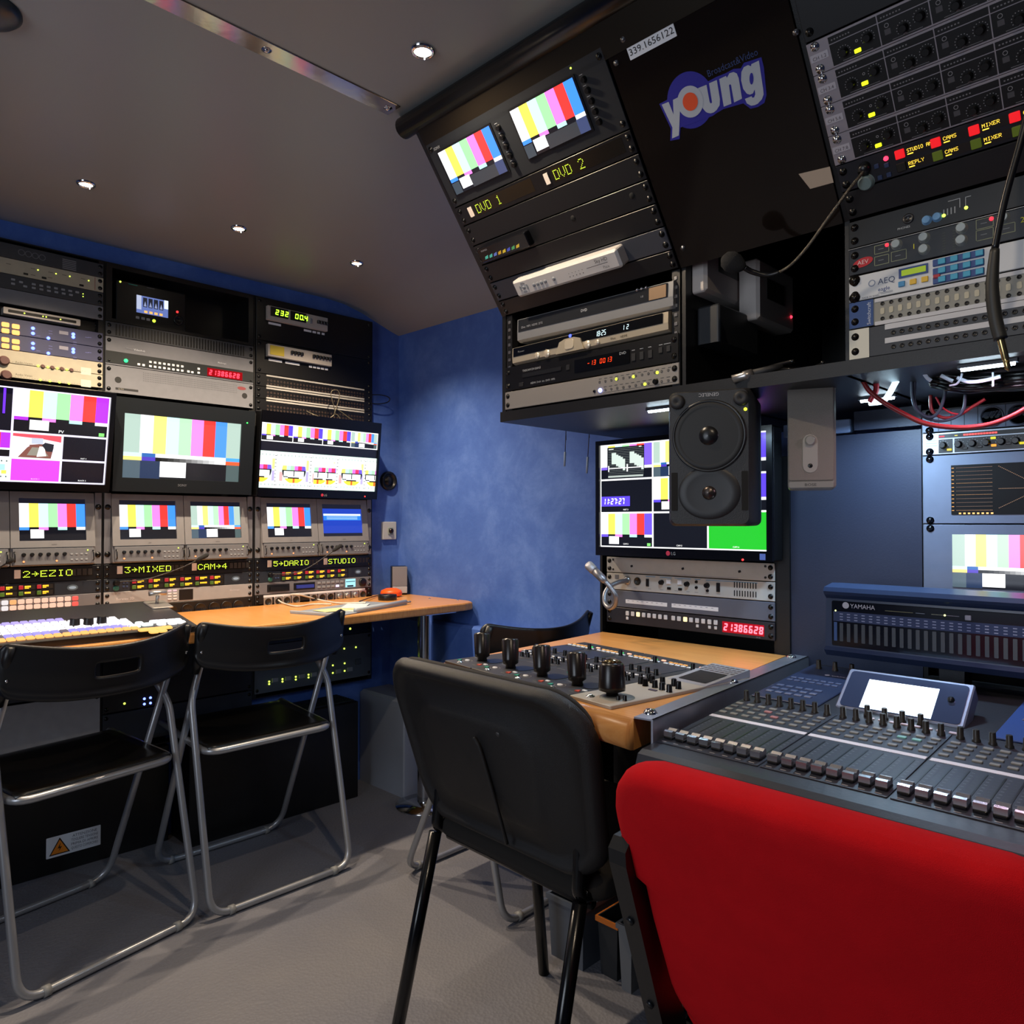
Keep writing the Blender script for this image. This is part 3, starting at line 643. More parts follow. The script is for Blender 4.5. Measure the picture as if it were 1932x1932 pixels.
# multiview monitor of column 3
f3 = tiltfr(0, 2.525, VA(706, 942), 2.490, VA(706, 942)+.33)
a = f3.q(711.6, 942, .018); b_ = f3.q(720, 796, .018); l = f3.q(489, 937, .018); lt = f3.q(493, 776, .018)
R_ = (a[0]+b_[0])/2; L_ = (l[0]+lt[0])/2; B_ = (a[1]+l[1])/2; T_ = (b_[1]+lt[1])/2
sl = (f3.q(492.7, 796, .012)[0]+f3.q(487.1, 919.3, .012)[0])/2; sr = (f3.q(712.9, 818, .012)[0]+f3.q(707.1, 927.7, .012)[0])/2
bot = (f3.q(487.1, 919.3, .012)[1]+f3.q(707.1, 927.7, .012)[1])/2; top = (f3.q(492.7, 796, .012)[1]+f3.q(712.9, 818, .012)[1])/2
t = monitor('multiview_monitor', 'black framed screen with a strip of four colour bar pictures above round test patterns', f3, L_, B_, R_, T_, .03, (sl-L_, bot-B_, R_-sr, T_-top))
S = t.s; w_, h_ = S[2]-S[0], S[3]-S[1]; sb = MB().quad(*S, .0112, '#0a0d1c')
ua = (f3.q(492, 831, .012)[1]+f3.q(711, 849, .012)[1])/2; ub = (f3.q(490.6, 849.5, .012)[1]+f3.q(710, 865, .012)[1])/2
sb.quad(S[0], ua, S[2], S[3], .0116, WH); g = .0035; cw = (w_-g*5)/4
for i in range(4): bars(sb, S[0]+g+i*(cw+g), ua+g, S[0]+g+i*(cw+g)+cw, S[3]-g, .0120, 'a' if i < 3 else 'b', '#5a40e0')
sb.quad(S[0], S[1], S[2], ub, .0116, '#dcf6ea'); H = ub-S[1]; z = .012
def circ(cx, r, x0, x1):       # test circle, cut to [x0, x1]
    cy = S[1]+H*.5
    def band(y0, y1, cols, zz):
        yy0, yy1 = cy+y0*r, cy+y1*r; n = 8
        for k, (c0, c1, col) in enumerate(cols):
            for j in range(n):
                ya, yb = yy0+(yy1-yy0)*j/n, yy0+(yy1-yy0)*(j+1)/n; xm_ = math.sqrt(max(0, r*r-((ya+yb)/2-cy)**2))
                xa, xb = max(cx+c0*r, cx-xm_, x0), min(cx+c1*r, cx+xm_, x1)
                if xb > xa: sb.quad(xa, ya, xb, yb, zz, col)
    band(-1, 1, [(-1, 1, '#fcfffa')], z+.0004)
    band(.02, .36, [(-1, -.62, '#f4ec6a'), (-.62, -.3, '#bdf6f0'), (-.3, .03, '#a8f0b0'), (.03, .33, '#f070e0'), (.33, .66, '#f03060'), (.66, 1, '#7058f0')], z+.0008)
    band(-.05, .03, [(-1, 1, '#14161c')], z+.0012); band(-.45, -.05, [(-1, -.85, '#14161c'), (.85, 1, '#14161c'), (-.04, .04, '#303038')], z+.0012)
    band(-.62, -.52, [(-.5, .45, '#14161c')], z+.0012); band(-.52, -.45, [(-1, -.5, '#14161c')], z+.0012)
    band(-.95, -.62, [(-.75, .75, '#ffd840'), ], z+.001); band(-.95, -.62, [(-.08, .08, '#e06020')], z+.0014)
cxs = [.335, .80]
xc = [S[0]+w_*p for p in (.07, .275, .535, .775, 1.02)]
rr = H*.36
lim = [(S[0], S[0]+w_*.13), (S[0]+w_*.13, S[0]+w_*.42), (S[0]+w_*.42, S[0]+w_*.63), (S[0]+w_*.64, S[0]+w_*.90), (S[0]+w_*.90, S[2])]
circ(S[0]+w_*.0, rr, *lim[0]); circ(xc[1], rr, *lim[1]); circ(S[0]+w_*.475, rr, S[0]+w_*.44, S[0]+w_*.54); circ(S[0]+w_*.56, rr, S[0]+w_*.545, S[0]+w_*.63); circ(xc[3], rr, *lim[3]); circ(S[0]+w_*.99, rr, *lim[4])
for fx in (.125, .41, .64, .895):
    sb.quad(S[0]+w_*(fx-.012), S[1], S[0]+w_*(fx+.012), ub, z+.0002, '#f6faf6')
    for k in range(9): sb.quad(S[0]+w_*(fx-.007), S[1]+H*(.08+k*.1), S[0]+w_*(fx+.007), S[1]+H*(.095+k*.1), z+.0016, '#22262c')
for k in range(34):
    x = S[0]+w_*(.02+k*.0287); sb.quad(x, S[1]+H*.07, x+.0012, S[1]+H*.12, z+.0016, '#22262c'); sb.quad(x, S[1]+H*.88, x+.0012, S[1]+H*.93, z+.0016, '#22262c')
for fx in (.16, .43, .66): sb.quad(S[0]+w_*fx, S[1]+H*.2, S[0]+w_*(fx+.025), S[1]+H*.45, z+.0003, '#f8a8a8')
for fx in (.10, .375, .60, .86): sb.quad(S[0]+w_*fx, S[1]+H*.2, S[0]+w_*(fx+.02), S[1]+H*.48, z+.0003, '#b4a8f8'); sb.quad(S[0]+w_*fx, S[1]+H*.52, S[0]+w_*(fx+.02), S[1]+H*.8, z+.0003, '#d8f088')
t.part('screen', sb, M_SCREEN)
tb = MB(); cx_ = (S[0]+S[2])/2+.02; tb.disc(cx_-.012, S[1]-.020, .0055, .0184, '#c8304a', 20); tb.text('LG', cx_-.004, S[1]-.024, .008, .0184, '#9a9ca0'); t.part('lettering', tb, M_PRINT)
leds(t, [(683.5, 936)], GL_R, .003, f3, .018)
# --- twin field monitors
def twin(c0, c1, label, shots, mid=None):
    # a pair of small monitors in one rack frame with a knob strip each; shots: per monitor kind
    ul, ur = c0, c1; vb_ = TWB; vt_ = TWT
    fr = tiltfr(0, 2.545, vb_, 2.572, vt_); H = (V((0, 2.572, vt_))-V((0, 2.545, vb_))).length
    t = T('twin_monitor_mount', label, 'rack unit', FA, (ul+ur)/2, vb_, 0, 'monitor frames on the left wall')
    for a_, b_ in ((ul, ul+.019), (ur-.019, ur)):
        e = t.part('mounting_ear', MB().rp(a_, vb_+.001, b_, vt_-.001, 0, .003, .001), MGY)
        for y in (vb_+.03, vt_-.045): t.inst('rack_screw', 'scr', k_screw(.0055), mat('black_screw', '#0a0a0b', .3, .3), (a_+b_)/2, y, .003, e)
    t.part('back_plate', MB().box(ul+.019, vb_+.001, -.06, ur-.019, vt_-.001, -.05), PLB)
    w = (ur-ul-.044)/2
    for k, kind in enumerate(shots):
        x0 = ul+.021+k*(w+.002); x1 = x0+w
        m = T('field_monitor', kind[1], 'monitor', fr, (x0+x1)/2, 0, 0, 'small grey field monitors')
        G = mat('warm_grey_casing', '#7b7a7c', .5, noise=.04); hs = H*.245
        m.part('casing', MB().rp(x0, .002, x1, H-.004, -.045, .004, .004, .001), G)
        sx0, sx1, sy0, sy1 = x0+w*.10, x1-w*.11, H*.335, H*.90
        fb = MB()
        for q in ((x0, hs, x1, sy0), (x0, sy1, x1, H-.004), (x0, sy0, sx0, sy1), (sx1, sy0, x1, sy1)): fb.box(q[0], q[1], .004, q[2], q[3], .010)
        m.part('bezel', fb, G); sb = MB().quad(sx0, sy0, sx1, sy1, .0045, '#12121c')
        if kind[0] == 'm':
            hh = sy1-sy0; sb.quad(sx0+.003, sy0+hh*.1, sx1, sy1-hh*.14, .0050, '#1c3aa8'); sb.quad(sx0+.006, sy1-hh*.36, sx1-.004, sy1-hh*.30, .0054, '#d8f2ff')
            sb.quad(sx0+.006, sy1-hh*.50, sx1-.004, sy1-hh*.36, .0054, '#2a78d8')
            for i in range(3): sb.quad(sx0+.02, sy1-hh*(.40+i*.035), sx1-.02, sy1-hh*(.39+i*.035), .0058, '#bfe0ff')
        else: bars(sb, sx0+.001, sy0+.001, sx1-.001, sy1-(sy1-sy0)*.12, .0050, kind[0])
        m.part('screen', sb, M_SCREEN)
        cs = m.part('control_strip', MB().rp(x0+.004, .004, x1-.004, hs-.003, .004, .012, .002, .001), mat('warm_grey_strip', '#66666a', .5))
        for i in range(6): m.inst('rotary_knob', 'kn', k_knob(.0052, .008, 14), LKB, x0+w*(.14+i*.095), hs*.62, .012, cs)
        for i in range(4):
            for j in range(2): m.inst('push_button', 'pb', k_btn(.007, .0045, .0015), GBT, x0+w*(.70+i*.06), hs*(.30+j*.30), .012, cs)
        m.inst('indicator_light', 'lo', k_led(.0028), glow('#ff8a50', 2.5), x0+w*.14, hs*.26, .012, cs)
        m.inst('indicator_light', 'lo', k_led(.0028), glow('#ff8a50', 2.5), x0+w*.52, hs*.26, .012, cs)
        m.inst('indicator_light', 'lg', k_led(.002), GL_G, x0+w*.90, hs*.80, .012, cs)
        for x in (x0+.008, x1-.008): m.part('handle', MB().tube([(x, hs*.25, .012), (x, hs*.25, .020), (x, hs*.78, .020), (x, hs*.78, .012)], .0018, 6), LKB, cs)
        tb = MB().text('SONY' if kind[0] != 'a' or k else 'JVC', (x0+x1)/2, hs+(sy0-hs)*.3, .004, .0104, '#3c3c40', 'c'); m.part('lettering', tb, M_PRINT)
TWB, TWT = (VA(190, 1066)+VA(480, 1054))/2+.002, (VA(207, 933)+VA(690, 940))/2
twin(*A1, 'grey rack frame with two small monitors at the left picture edge', [('a', 'small monitor with colour bars cut by the left picture edge'), ('a', 'small monitor with colour bars directly below the left multiview screen')])
twin(*A2, 'grey rack frame with two small monitors below the nine-bar monitor', [('a', 'small monitor with seven colour bars below the nine-bar monitor'), ('b', 'small monitor with grey-flanked colour bars below the nine-bar monitor')])
twin(*A3, 'grey rack frame with two small monitors next to the blue corner', [('a', 'small monitor with colour bars left of the blue menu screen'), ('m', 'small monitor showing a blue menu screen')])
# --- name displays and key panels
YG = '#e4ff50'
def name_unit(cols, v1, v0, label, texts, wd):
    t = unit('name_display', label, 'rack unit', FA, cols[0], v0, cols[1], v1, PLB, group='green name displays on the left wall')
    for s, u, tab in texts:
        h = (v1-v0)*.42; y = (v0+v1)/2-h*.35
        t.part('display_window', MB().quad(u-.005, y-.004, u+.185, y+h+.004, t.n+.0003), mat('dark_display_glass', '#1a1712', .2))
        db = MB(); dots(db, s, u, y, h, t.n+.0008, YG, .85, pitch=1.35*wd); t.part('lit_dots', db, mat('yellow_green_dots', '#303a10', .4, emis='#d4f43c', es=2.2))
        t.part('tally_tab', MB().rp(tab, y-.002, tab+.016, y+h+.004, t.n, t.n+.002, .001, .0006), mat('cream_tab', '#e4d8cc', .5))
        for i in range(5): t.inst('unlit_cell', 'uc', lambda: MB().quad(0, 0, .011, h, .0006), mat('unlit_display_cell', '#2c2824', .5), u+.112+i*.015, y, t.n)
    return t
def U_(px, py): return FA.q(px, py)[0]
nd1, nd0 = (VA(190, 1066)+VA(480, 1054))/2, (VA(191, 1093.5)+VA(480, 1078))/2
name_unit(A1, nd1, nd0, 'name display reading EZIO in yellow green dots', [('2>EZIO', U_(42.7, 1084), U_(26, 1085))], 1.0)
name_unit(A2, nd1, nd0, 'name display reading MIXED and CAM in yellow green dots', [('3>MIXED', U_(234.5, 1075), U_(220, 1075)), ('CAM>4', U_(372.5, 1068), U_(361, 1068))], .95)
name_unit(A3, nd1, nd0, 'name display reading DARIO and STUDIO in yellow green dots', [('5>DARIO', U_(515, 1060), U_(503.5, 1060)), ('STUDIO', U_(618.5, 1056), U_(609.5, 1056))], .95)
def key_panel(cols, v1, v0, label, k0, cw, n, spk, first_on=None):
    t = unit('intercom_station', label, 'rack unit', FA, cols[0], v0, cols[1], v1, mat('blue_black_panel', '#1d2530', .45), group='intercom key panels on the left wall')
    h = v1-v0; rnd = random.Random(int(cols[0]*100))
    t.part('key_bed', MB().rp(k0-.004, v0+.003, k0+cw*n+.002, v1-.003, t.n, t.n+.001, .001), PLB)
    for i in range(n):
        for r in (0, 1):
            y = v0+h*(.70 if r == 0 else .27); x = k0+cw*i
            t.inst('key_light', 'kr%d' % r, k_btn(cw*.24, h*.28, .003), glow('#c8202c', .9) if r == 0 else glow('#7a9a30', .45), x+cw*.16, y, t.n+.001)
            db = MB().quad(x+cw*.32, y-h*.15, x+cw*.94, y+h*.15, t.n+.0013, '#181008'); wds = rnd.choice((.36, .42, .5))
            for q in range(int(wds*cw/.004)): db.quad(x+cw*.36+q*.004, y-h*.02, x+cw*.36+q*.004+.0032, y+h*.10, t.n+.0017, '#ffb428')
            if rnd.random() < .75: db.quad(x+cw*.36, y-h*.10, x+cw*.36+wds*cw*.55, y-h*.05, t.n+.0017, '#ffb428')
            t.part('key_display', db, M_SCREEN2)
    t.inst('microphone_knob', 'mk', k_knob(.009, .012, 18), LKB, k0-.030-cw*.3, v0+h*.66, t.n); t.inst('volume_knob', 'gk', k_knob(.008, .005, 18), mat('teal_knob', '#2c6c60', .4), k0-.030-cw*.3, v0+h*.25, t.n)
    for i in range(4): t.inst('push_button', 'sb', k_btn(.006, .006), mat('navy_button', '#2b3a5c', .5), k0-.018+(i % 2)*.010-cw*.1, v0+h*(.35+.3*(i//2)), t.n)
    o = MB(); o.disc(spk, (v0+v1)/2, .015, t.n+.0006, '#4a5a68', 24, .009); o.disc(spk, (v0+v1)/2, .010, t.n+.001, '#8aa6c4', 24, .0045)
    for i in range(18):
        for j in range(5): o.disc(spk-.03+i*.0035, v0+h*(.2+j*.15), .0007, t.n+.0004, '#0a0c10', 6)
    t.part('speaker_grille', o, M_PRINT)
kp0 = (VA(191, 1118)+VA(480, 1100))/2
key_panel(A1, nd0, kp0, 'key panel with amber captions under the EZIO display', U_(-115, 1108), (U_(101, 1100)-U_(-115, 1108))/6, 6, U_(136, 1110))
key_panel(A2, nd0, kp0, 'key panel with amber captions under the MIXED display', U_(247, 1100), (U_(421, 1085)-U_(247, 1100))/6, 6, U_(444, 1091))
key_panel(A3, nd0, kp0, 'key panel with amber captions under the DARIO display', U_(530, 1085), (U_(655, 1075)-U_(530, 1085))/6, 6, U_(674.5, 1077))
gu0 = (VA(194, 1146.6)+VA(481, 1124.6))/2; gx0 = gu0-.0445
t = unit('key_unit', 'grey panel with two rows of glowing salmon keys under the amber captions, left picture edge', 'rack unit', FA, A1[0], gu0, A1[1], kp0, MGY)
for r, y in enumerate(((1141.4, 1131), (1152.7, 1142.5))):
    pts = row(FA, 10, (8.3, y[0]), (141, y[1])); du = pts[1][0]-pts[0][0]
    ext = [(pts[0][0]-du*k, pts[0][1]-(pts[1][1]-pts[0][1])*k) for k in (1, 2, 3, 4, 5, 6)][:6]
    hv = kp0-.0125-.0165*r
    for i, (u, v) in enumerate(pts+[e for e in ext if e[0] > A1[0]+.02]):
        col = '#ff5a50' if i == 9 else ('#ffae70' if i == 1 and r == 0 else '#ffc4a8' if 0 < i < 9 else '#e8e0e0')
        t.inst('lit_button', 'lb', k_btn(.0165, .0135, .003, .003), glow(col, 1.15), u, hv, t.n)
t = unit('rack_blank', 'plain grey blank panel directly above the desk at the left picture edge', 'panel', FA, A1[0], .712, A1[1], gu0, MGY)
t = unit('standards_converter', 'pale grey one-unit converter with a small dark display, middle of the left wall', 'rack unit', FA, A2[0], gu0, A2[1], kp0, LG_)
a = FA.q(337, 1111); b_ = FA.q(363, 1130); t.part('display_window', MB().rp(a[0], gu0+.006, b_[0], kp0-.006, t.n, t.n+.001, .001), PLB)
for i in range(2):
    for j in range(4):
        u, v = FA.q(319+i*10, 1116+j*5.3); t.inst('push_button', 'b', k_btn(.012, .0055), glow('#ffd0d0', 1) if j == 0 else PBW, u, kp0-.008-j*.0092, t.n)
tb = MB(); u, v = FA.q(218, 1131); tb.text('Teranex 2D', u, (gu0+kp0)/2-.004, .008, t.n+.0003, '#d8d8de'); u, _ = FA.q(433, 1113); tb.text('Blackmagic', u, (gu0+kp0)/2+.002, .006, t.n+.0003, '#c6c6cc'); t.part('lettering', tb, M_PRINT)
t = unit('power_outlet_strip', 'black strip of round mains sockets at desk level', 'power strip', FA, A2[0], gx0-.006, A2[1], gu0, PLB)
for x, y in ((267, 1152), (295, 1150), (323, 1147.5), (352, 1144), (377, 1142), (403, 1140), (426, 1138), (448, 1136)):
    u, v = FA.q(x, y); v = gu0-.028
    s = t.inst('mains_socket', 'ms', lambda: MB().lathe([(.0195, 0), (.0195, .004), (.0175, .004), (.016, .001), (.00001, .001)], seg=24), mat('socket_black', '#1c1c1f', .35), u, v, t.n)
    t.inst('socket_holes', 'mh', lambda: MB().disc(-.007, 0, .0022, .0016, '#000', 8).disc(0, 0, .0022, .0016, '#000', 8).disc(.007, 0, .0022, .0016, '#000', 8), M_PRINT, 0+t.off[0], 0+t.off[1], 0+t.off[2], s)
u, v = FA.q(216, 1150); t.inst('indicator_light', 'rl', k_led(.003), glow('#a01818', .8), u, gu0-.016, t.n)
# --- column 3, top
zc = [1.871, VA(482, 640), VA(482, 703), VA(482, 764)]
def breaker(v1, v0, label, pa, pb, meters):
    t = unit('breaker_unit', label, 'rack unit', FA, A3[0], v0, A3[1], v1, PLB, su=.012)
    ul, ur = U_(*pa[0]), U_(*pb[0]); tv, bv = (VA(*pa[0])+VA(*pb[0]))/2, (VA(*pa[1])+VA(*pb[1]))/2
    t.part('module_row', MB().rp(ul, bv, ur, tv, t.n, t.n+.016, .001, .001), mat('pale_grey_module', '#b4aca4', .5)); z = t.n+.016; t.z = z; t.bx = (ul, bv, ur, tv); return t
def labels(t, items, v):
    for a_, b_ in items: t.part('label_strip', MB().rp(a_, v-.008, b_, v, t.n, t.n+.0006, .0005), WHT)
t = breaker(zc[0], zc[1], 'black breaker panel with glowing green 232 and 00.4 meters', ((500.8, 580), (500.8, 605.4)), ((613.4, 600), (612.9, 625.6)), 1)
ul, bv, ur, tv = t.bx; w_ = ur-ul; h_ = tv-bv
for a_, b_, s_ in ((.04, .32, '232'), (.36, .62, '00.4')):
    d = t.part('meter', MB().rp(ul+w_*a_, bv+h_*.28, ul+w_*b_, tv-h_*.06, t.z, t.z+.002, .001), PLB)
    db = MB(); seven(db, s_, ul+w_*(a_+.07), bv+h_*.42, h_*.38, t.z+.0026, YG, w=w_*.055, th=w_*.014, gap=.4); t.part('digits', db, mat('green_digits', '#203010', .4, emis='#a8ff30' if a_ < .1 else '#e8ff20', es=3), d)
for i in range(4): t.inst('breaker_lever', 'bl', k_btn(.010, .012, .010), PLB, ul+w_*(.83+i*.05), bv+h_*.55, t.z)
t.inst('rocker', 'rk', k_btn(.010, .020, .004), GBT, ul+w_*.70, bv+h_*.5, t.z)
labels(t, [(ul+w_*.04, ul+w_*.24), (ul+w_*.62, ul+w_*.75), (ul+w_*.77, ul+w_*.83), (ul+w_*.85, ul+w_*.90), (ul+w_*.93, ul+w_*.98)], bv-.005)
t = breaker(zc[1], zc[2], 'black breaker panel with a yellow label, second from the top right of the left wall', ((500.8, 649.4), (501.6, 675.3)), ((621, 671.4), (621.7, 690.8)), 0)
ul, bv, ur, tv = t.bx; w_ = ur-ul; h_ = tv-bv
t.part('yellow_label', MB().rp(ul+w_*.03, bv+h_*.15, ul+w_*.24, tv-h_*.1, t.z, t.z+.001, .001), mat('yellow_sticker', '#c8b030', .5))
for i in range(4): t.inst('breaker_lever', 'bl', k_btn(.010, .012, .010), PLB, ul+w_*(.36+i*.05), bv+h_*.6, t.z)
for i in range(6): t.inst('breaker_lever', 'bl', k_btn(.010, .012, .010), PLB, ul+w_*(.70+i*.052), bv+h_*.6, t.z)
labels(t, [(ul+w_*.04, ul+w_*.24), (ul+w_*.29, ul+w_*.51)]+[(ul+w_*(.66+i*.065), ul+w_*(.71+i*.065)) for i in range(5)], bv-.006)
# jack fields with white label strips
vs_ = [(VA(501.6, 708)+VA(687, 736.5))/2, (VA(501, 728)+VA(686.5, 753))/2, (VA(500, 732.5)+VA(686, 757))/2, (VA(501, 751)+VA(686.5, 773.7))/2, (VA(501.6, 755.6)+VA(686, 778))/2]
ends = [zc[2], (vs_[1]+vs_[2])/2, (vs_[3]+vs_[4])/2, (vs_[3]+vs_[4])/2-.050]
for k in range(3):
    t = unit('video_patchbay', ['black jack field with white label strips, topmost of three', 'black jack field with white label strips, middle of three', 'black jack field right above the round test pattern screen, lowest of three'][k],
             'rack unit', FA, A3[0], ends[k+1], A3[1], ends[k], PLB, group='jack fields above the test pattern screen')
    ul, ur = U_(501.3, 750), U_(686, 760)
    for v in [x for x in vs_ if ends[k+1] < x < ends[k]]: t.part('label_strip', MB().rp(ul, v-.0028, ur, v+.0028, t.n, t.n+.001, .0008), mat('grey_white_strip', '#a8a49e', .5))
    jm = MB()
    for i in range(32):
        for v in (ends[k+1]+.012, ends[k+1]+.025): jm.ring(ul+.006+i*(ur-ul-.012)/31, v, .0022, .0036, t.n+.0006, '#4a3830', 8)
    t.part('jack_sockets', jm, M_PRINT, kind='stuff')
# --- column 3, desk level
rv1 = kp0; rv0 = kp0-.0445
t = unit('disk_recorder', 'grey disk recorder with blue drive slot, small lit display and jog wheel', 'recorder', FA, A3[0], rv0, A3[1], rv1, MGY)
for a_, b_, m_ in ((503, 545, PLB), (553, 593, mat('blue_drive', '#2c3c9c', .4))):
    ul, ur = U_(a_, 1105), U_(b_, 1103); t.part('drive_slot', MB().rp(ul, rv0+.009, ur, rv1-.009, t.n, t.n+.001, .001), PLB); t.part('drive', MB().rp(ul+.010, rv0+.015, ur-.006, rv1-.017, t.n, t.n+.006, .001), m_ if m_ is not PLB else mat('dark_metal', '#2a2a2c', .25, .7))
for r in range(2):
    for i in range(6): t.inst('push_button', 'b', k_btn(.014, .008), glow('#ffd8ff', 2) if (r == 1 and i == 4) else GBT, U_(601, 1100)+(U_(644, 1095)-U_(601, 1100))/5*i, rv1-.014-r*.016, t.n)
ul, ur = U_(650.5, 1095), U_(669.5, 1093); sb = MB().quad(ul, rv0+.006, ur, rv1-.006, t.n+.0006, '#9ad8e8'); sb.quad(ul+.008, rv0+.007, ur-.01, rv0+.014, t.n+.0010, '#20282c'); sb.quad(ul+.002, rv1-.018, ur-.002, rv1-.015, t.n+.001, '#303c44'); t.part('display', sb, M_SCREEN)
t.inst('jog_wheel', 'jw', lambda: MB().lathe([(.0165, 0), (.0165, .006), (.013, .008), (.00001, .006)], seg=28), LKB, U_(682.5, 1096), (rv0+rv1)/2, t.n)
t = unit('connector_unit', 'black panel with a row of silver round connectors and white marking strip, on the desk', 'rack unit', FA, A3[0], .752, A3[1], rv0, PLB)
ul, ur = U_(496, 1120), U_(687.5, 1111); t.part('marking_strip', MB().rp(ul, rv0-.010, ur, rv0-.002, t.n, t.n+.001, .001), WHT)
SIL = mat('satin_nickel', '#b8b4b0', .3, .8); xs = [504.5, 524, 540, 557, 590.5, 606.5, 622, 638.5, 653.5, 668.5, 683]
for i, x in enumerate(xs):
    u = U_(x, 1130); v = rv0-.026
    pl = t.inst('connector_plate', 'cp', lambda: MB().rp(-.0165, -.0155, .0165, .0150, 0, .002, .002, .0006), SIL, u, v, t.n)
    f_ = i in (7, 8, 9); me = (lambda: MB().lathe([(.0118, .002), (.0118, .006), (.009, .012), (.004, .012), (.00001, .011)], seg=20)) if f_ else (lambda: MB().lathe([(.0125, .002), (.0125, .004), (.0105, .004), (.0100, .0022), (.00001, .0022)], seg=20))
    t.inst('connector', 'cn%d' % f_, me, SIL if f_ else mat('connector_black', '#26221c', .4), t.off[0], t.off[1], t.off[2], pl)
# --- below the desk
g1 = VA(700, 1192); g0 = VA(699, 1273)
t = unit('amplifier_unit', 'black unit with one green light just under the desk', 'rack unit', FA, A3[0], g1, A3[1], .718, PLB); leds(t, [(659.5, 1186), (521.5, 1204)], GL_G, .0042)
t = unit('monitoring_unit', 'grey unit with green lights and square keys under the desk', 'rack unit', FA, A3[0], g0, A3[1], g1, mat('blue_grey_panel', '#4e555c', .5))
pts = [(x/3.864+440, y/3.864+900) for x, y in ((258, 1490), (258, 1508), (355, 1472), (355, 1490), (452, 1455), (452, 1475), (545, 1440), (545, 1460), (635, 1385), (635, 1442), (722, 1427), (722, 1372), (808, 1357), (808, 1412), (805, 1250), (890, 1240))]
leds(t, pts, GL_G, .0034)
for x, y in ((300, 1478), (395, 1465), (495, 1451), (583, 1438), (762, 1415), (845, 1400)):
    u, v = FA.q(x/3.864+440, y/3.864+900); t.inst('square_key', 'sk', k_btn(.024, .016 if x < 700 else .024, .004), GBT, u, v, t.n)
u, v = FA.q(905/3.864+440, 1345/3.864+900); t.inst('square_key', 'sk2', k_btn(.026, .022, .004), mat('dark_key', '#3c4248', .5), u, v, t.n)
# lower units of columns 1 and 2
t = unit('rack_blank', 'pale grey blank panel seen between left folding chair back and seat', 'panel', FA, A1[0], .345, A1[1], .52, LG_, sv=.3)
t = unit('rack_blank', 'dark blank panel under the desk behind the left folding chair', 'panel', FA, A1[0], .525, A1[1], .700, DG)
t = unit('rack_blank', 'dark blank panel under the desk between the two folding chairs', 'panel', FA, A2[0], .45, A2[1], .700, BK)
lu, lv = FA.q(228, 1345); lu1, lv1 = FA.q(292, 1316)
t = unit('audio_interface', 'small dark unit with four blue lights behind the folding chairs', 'rack unit', FA, A2[0], .345, A2[1], .447, mat('blue_black_panel', '#1d2530', .45))
leds(t, [(271.5, 1318), (283, 1316), (271.5, 1328), (283, 1326)], GL_B, .0042); leds(t, [(234, 1327)], GL_G, .0035)
# ================================================================== OVERHEAD RACK, LEFT COLUMN (leaning face)
SL0, SL1 = -1.2685, -.788
def cpx(ox, oy, s): return lambda x, y: (ox+x/s, oy+y/s)
k5 = cpx(740, 60, 3.864); k6 = cpx(880, 440, 3.864)
t = unit('twin_monitor', 'leaning black rack unit with two colour bar screens, high on the end wall', 'monitor', FS, SL0, .268, SL1, .408, mat('dark_monitor_front', '#1b1e22', .4), depth=.2)
for (a, b_, c, d) in ((-1.241, .291, -1.0815, .3825), (-1.0195, .2945, -.8605, .3865)):
    t.part('screen_frame', MB().rp(a-.004, b_-.004, c+.004, d+.004, t.n, t.n+.002, .001), PLB)
    sb = MB(); w_, h_ = c-a, d-b_; z = t.n+.0026; sb.quad(a, b_, c, d, z, '#3a3f40')
    bars(sb, a, b_+h_*.0, c, d, z+.0004, 'a')
    sb.quad(a, b_, a+w_*.14, b_+h_*.26, z+.0016, '#39424a'); sb.quad(a+w_*.36, b_, c, b_+h_*.26, z+.0016, '#34363a'); sb.quad(a+w_*.85, b_, c, b_+h_*.28, z+.0018, '#3a4468')
    t.part('screen', sb, M_SCREEN)
    for i in range(5): t.inst('rotary_knob', 'rk', k_knob(.0055, .007, 14), LKB, c+.020, d-.012-i*.0185, t.n)
    tb = MB()
    for i in range(5): tb.quad(c+.013, d-.0035-i*.0185, c+.020, d-.0025-i*.0185, t.n+.0003, '#8a8e94')
    t.part('panel_markings', tb, M_PRINT)
t.part('lettering', MB().text('SONY', -1.250, .390, .0055, t.n+.0004, '#a0a4a8'), M_PRINT)
u, v = FS.q(1079, 127.5); t.inst('indicator_light', 'l', k_led(.0018), GL_G, u, v, t.n)
t = unit('name_display', 'leaning name display reading DVD 1 and DVD 2 in yellow green dots', 'rack unit', FS, SL0, .225, SL1, .267, PLB)
for s_, pb, pt in (('DVD 1', (902.8, 402), (890, 401.5)), ('DVD 2', (1048, 336.4), (1032, 334.8))):
    u, v = FS.q(*pb, t.n); u2, _ = FS.q(*pt, t.n); h = .0195; v = .238
    db = MB(); dots(db, s_, u, v, h, t.n+.0006, YG, .55, pitch=.95); t.part('lit_dots', db, mat('yellow_green_dots', '#303a10', .4, emis='#d4f43c', es=2.2))
    t.part('tally_tab', MB().rp(u2-.006, v-.002, u2+.005, v+h, t.n, t.n+.002, .001), mat('cream_tab', '#c8b4aa', .5))
    t.part('display_window', MB().quad(u-.004, v-.004, u+.17, v+h+.004, t.n+.0002), mat('dark_display_glass', '#1a1712', .2))
unit('rack_blank', 'black blank panel directly under the DVD 1 name display', 'panel', FS, SL0, .177, SL1, .224, BK)
t = unit('tuner_shelf', 'black one-unit shelf front with a tuner box mounted behind its opening', 'shelf', FS, SL0, .131, SL1, .176, BK, chassis=False)
for p in (k5(1325, 1355), k5(1755, 1190)):
    u, v = FS.q(*p); t.inst('round_hole', 'rh', lambda: MB().lathe([(.006, 0), (.0055, .0008), (.00001, .0004)], seg=14), mat('hole_black', '#020202', .8), u, v, t.n)
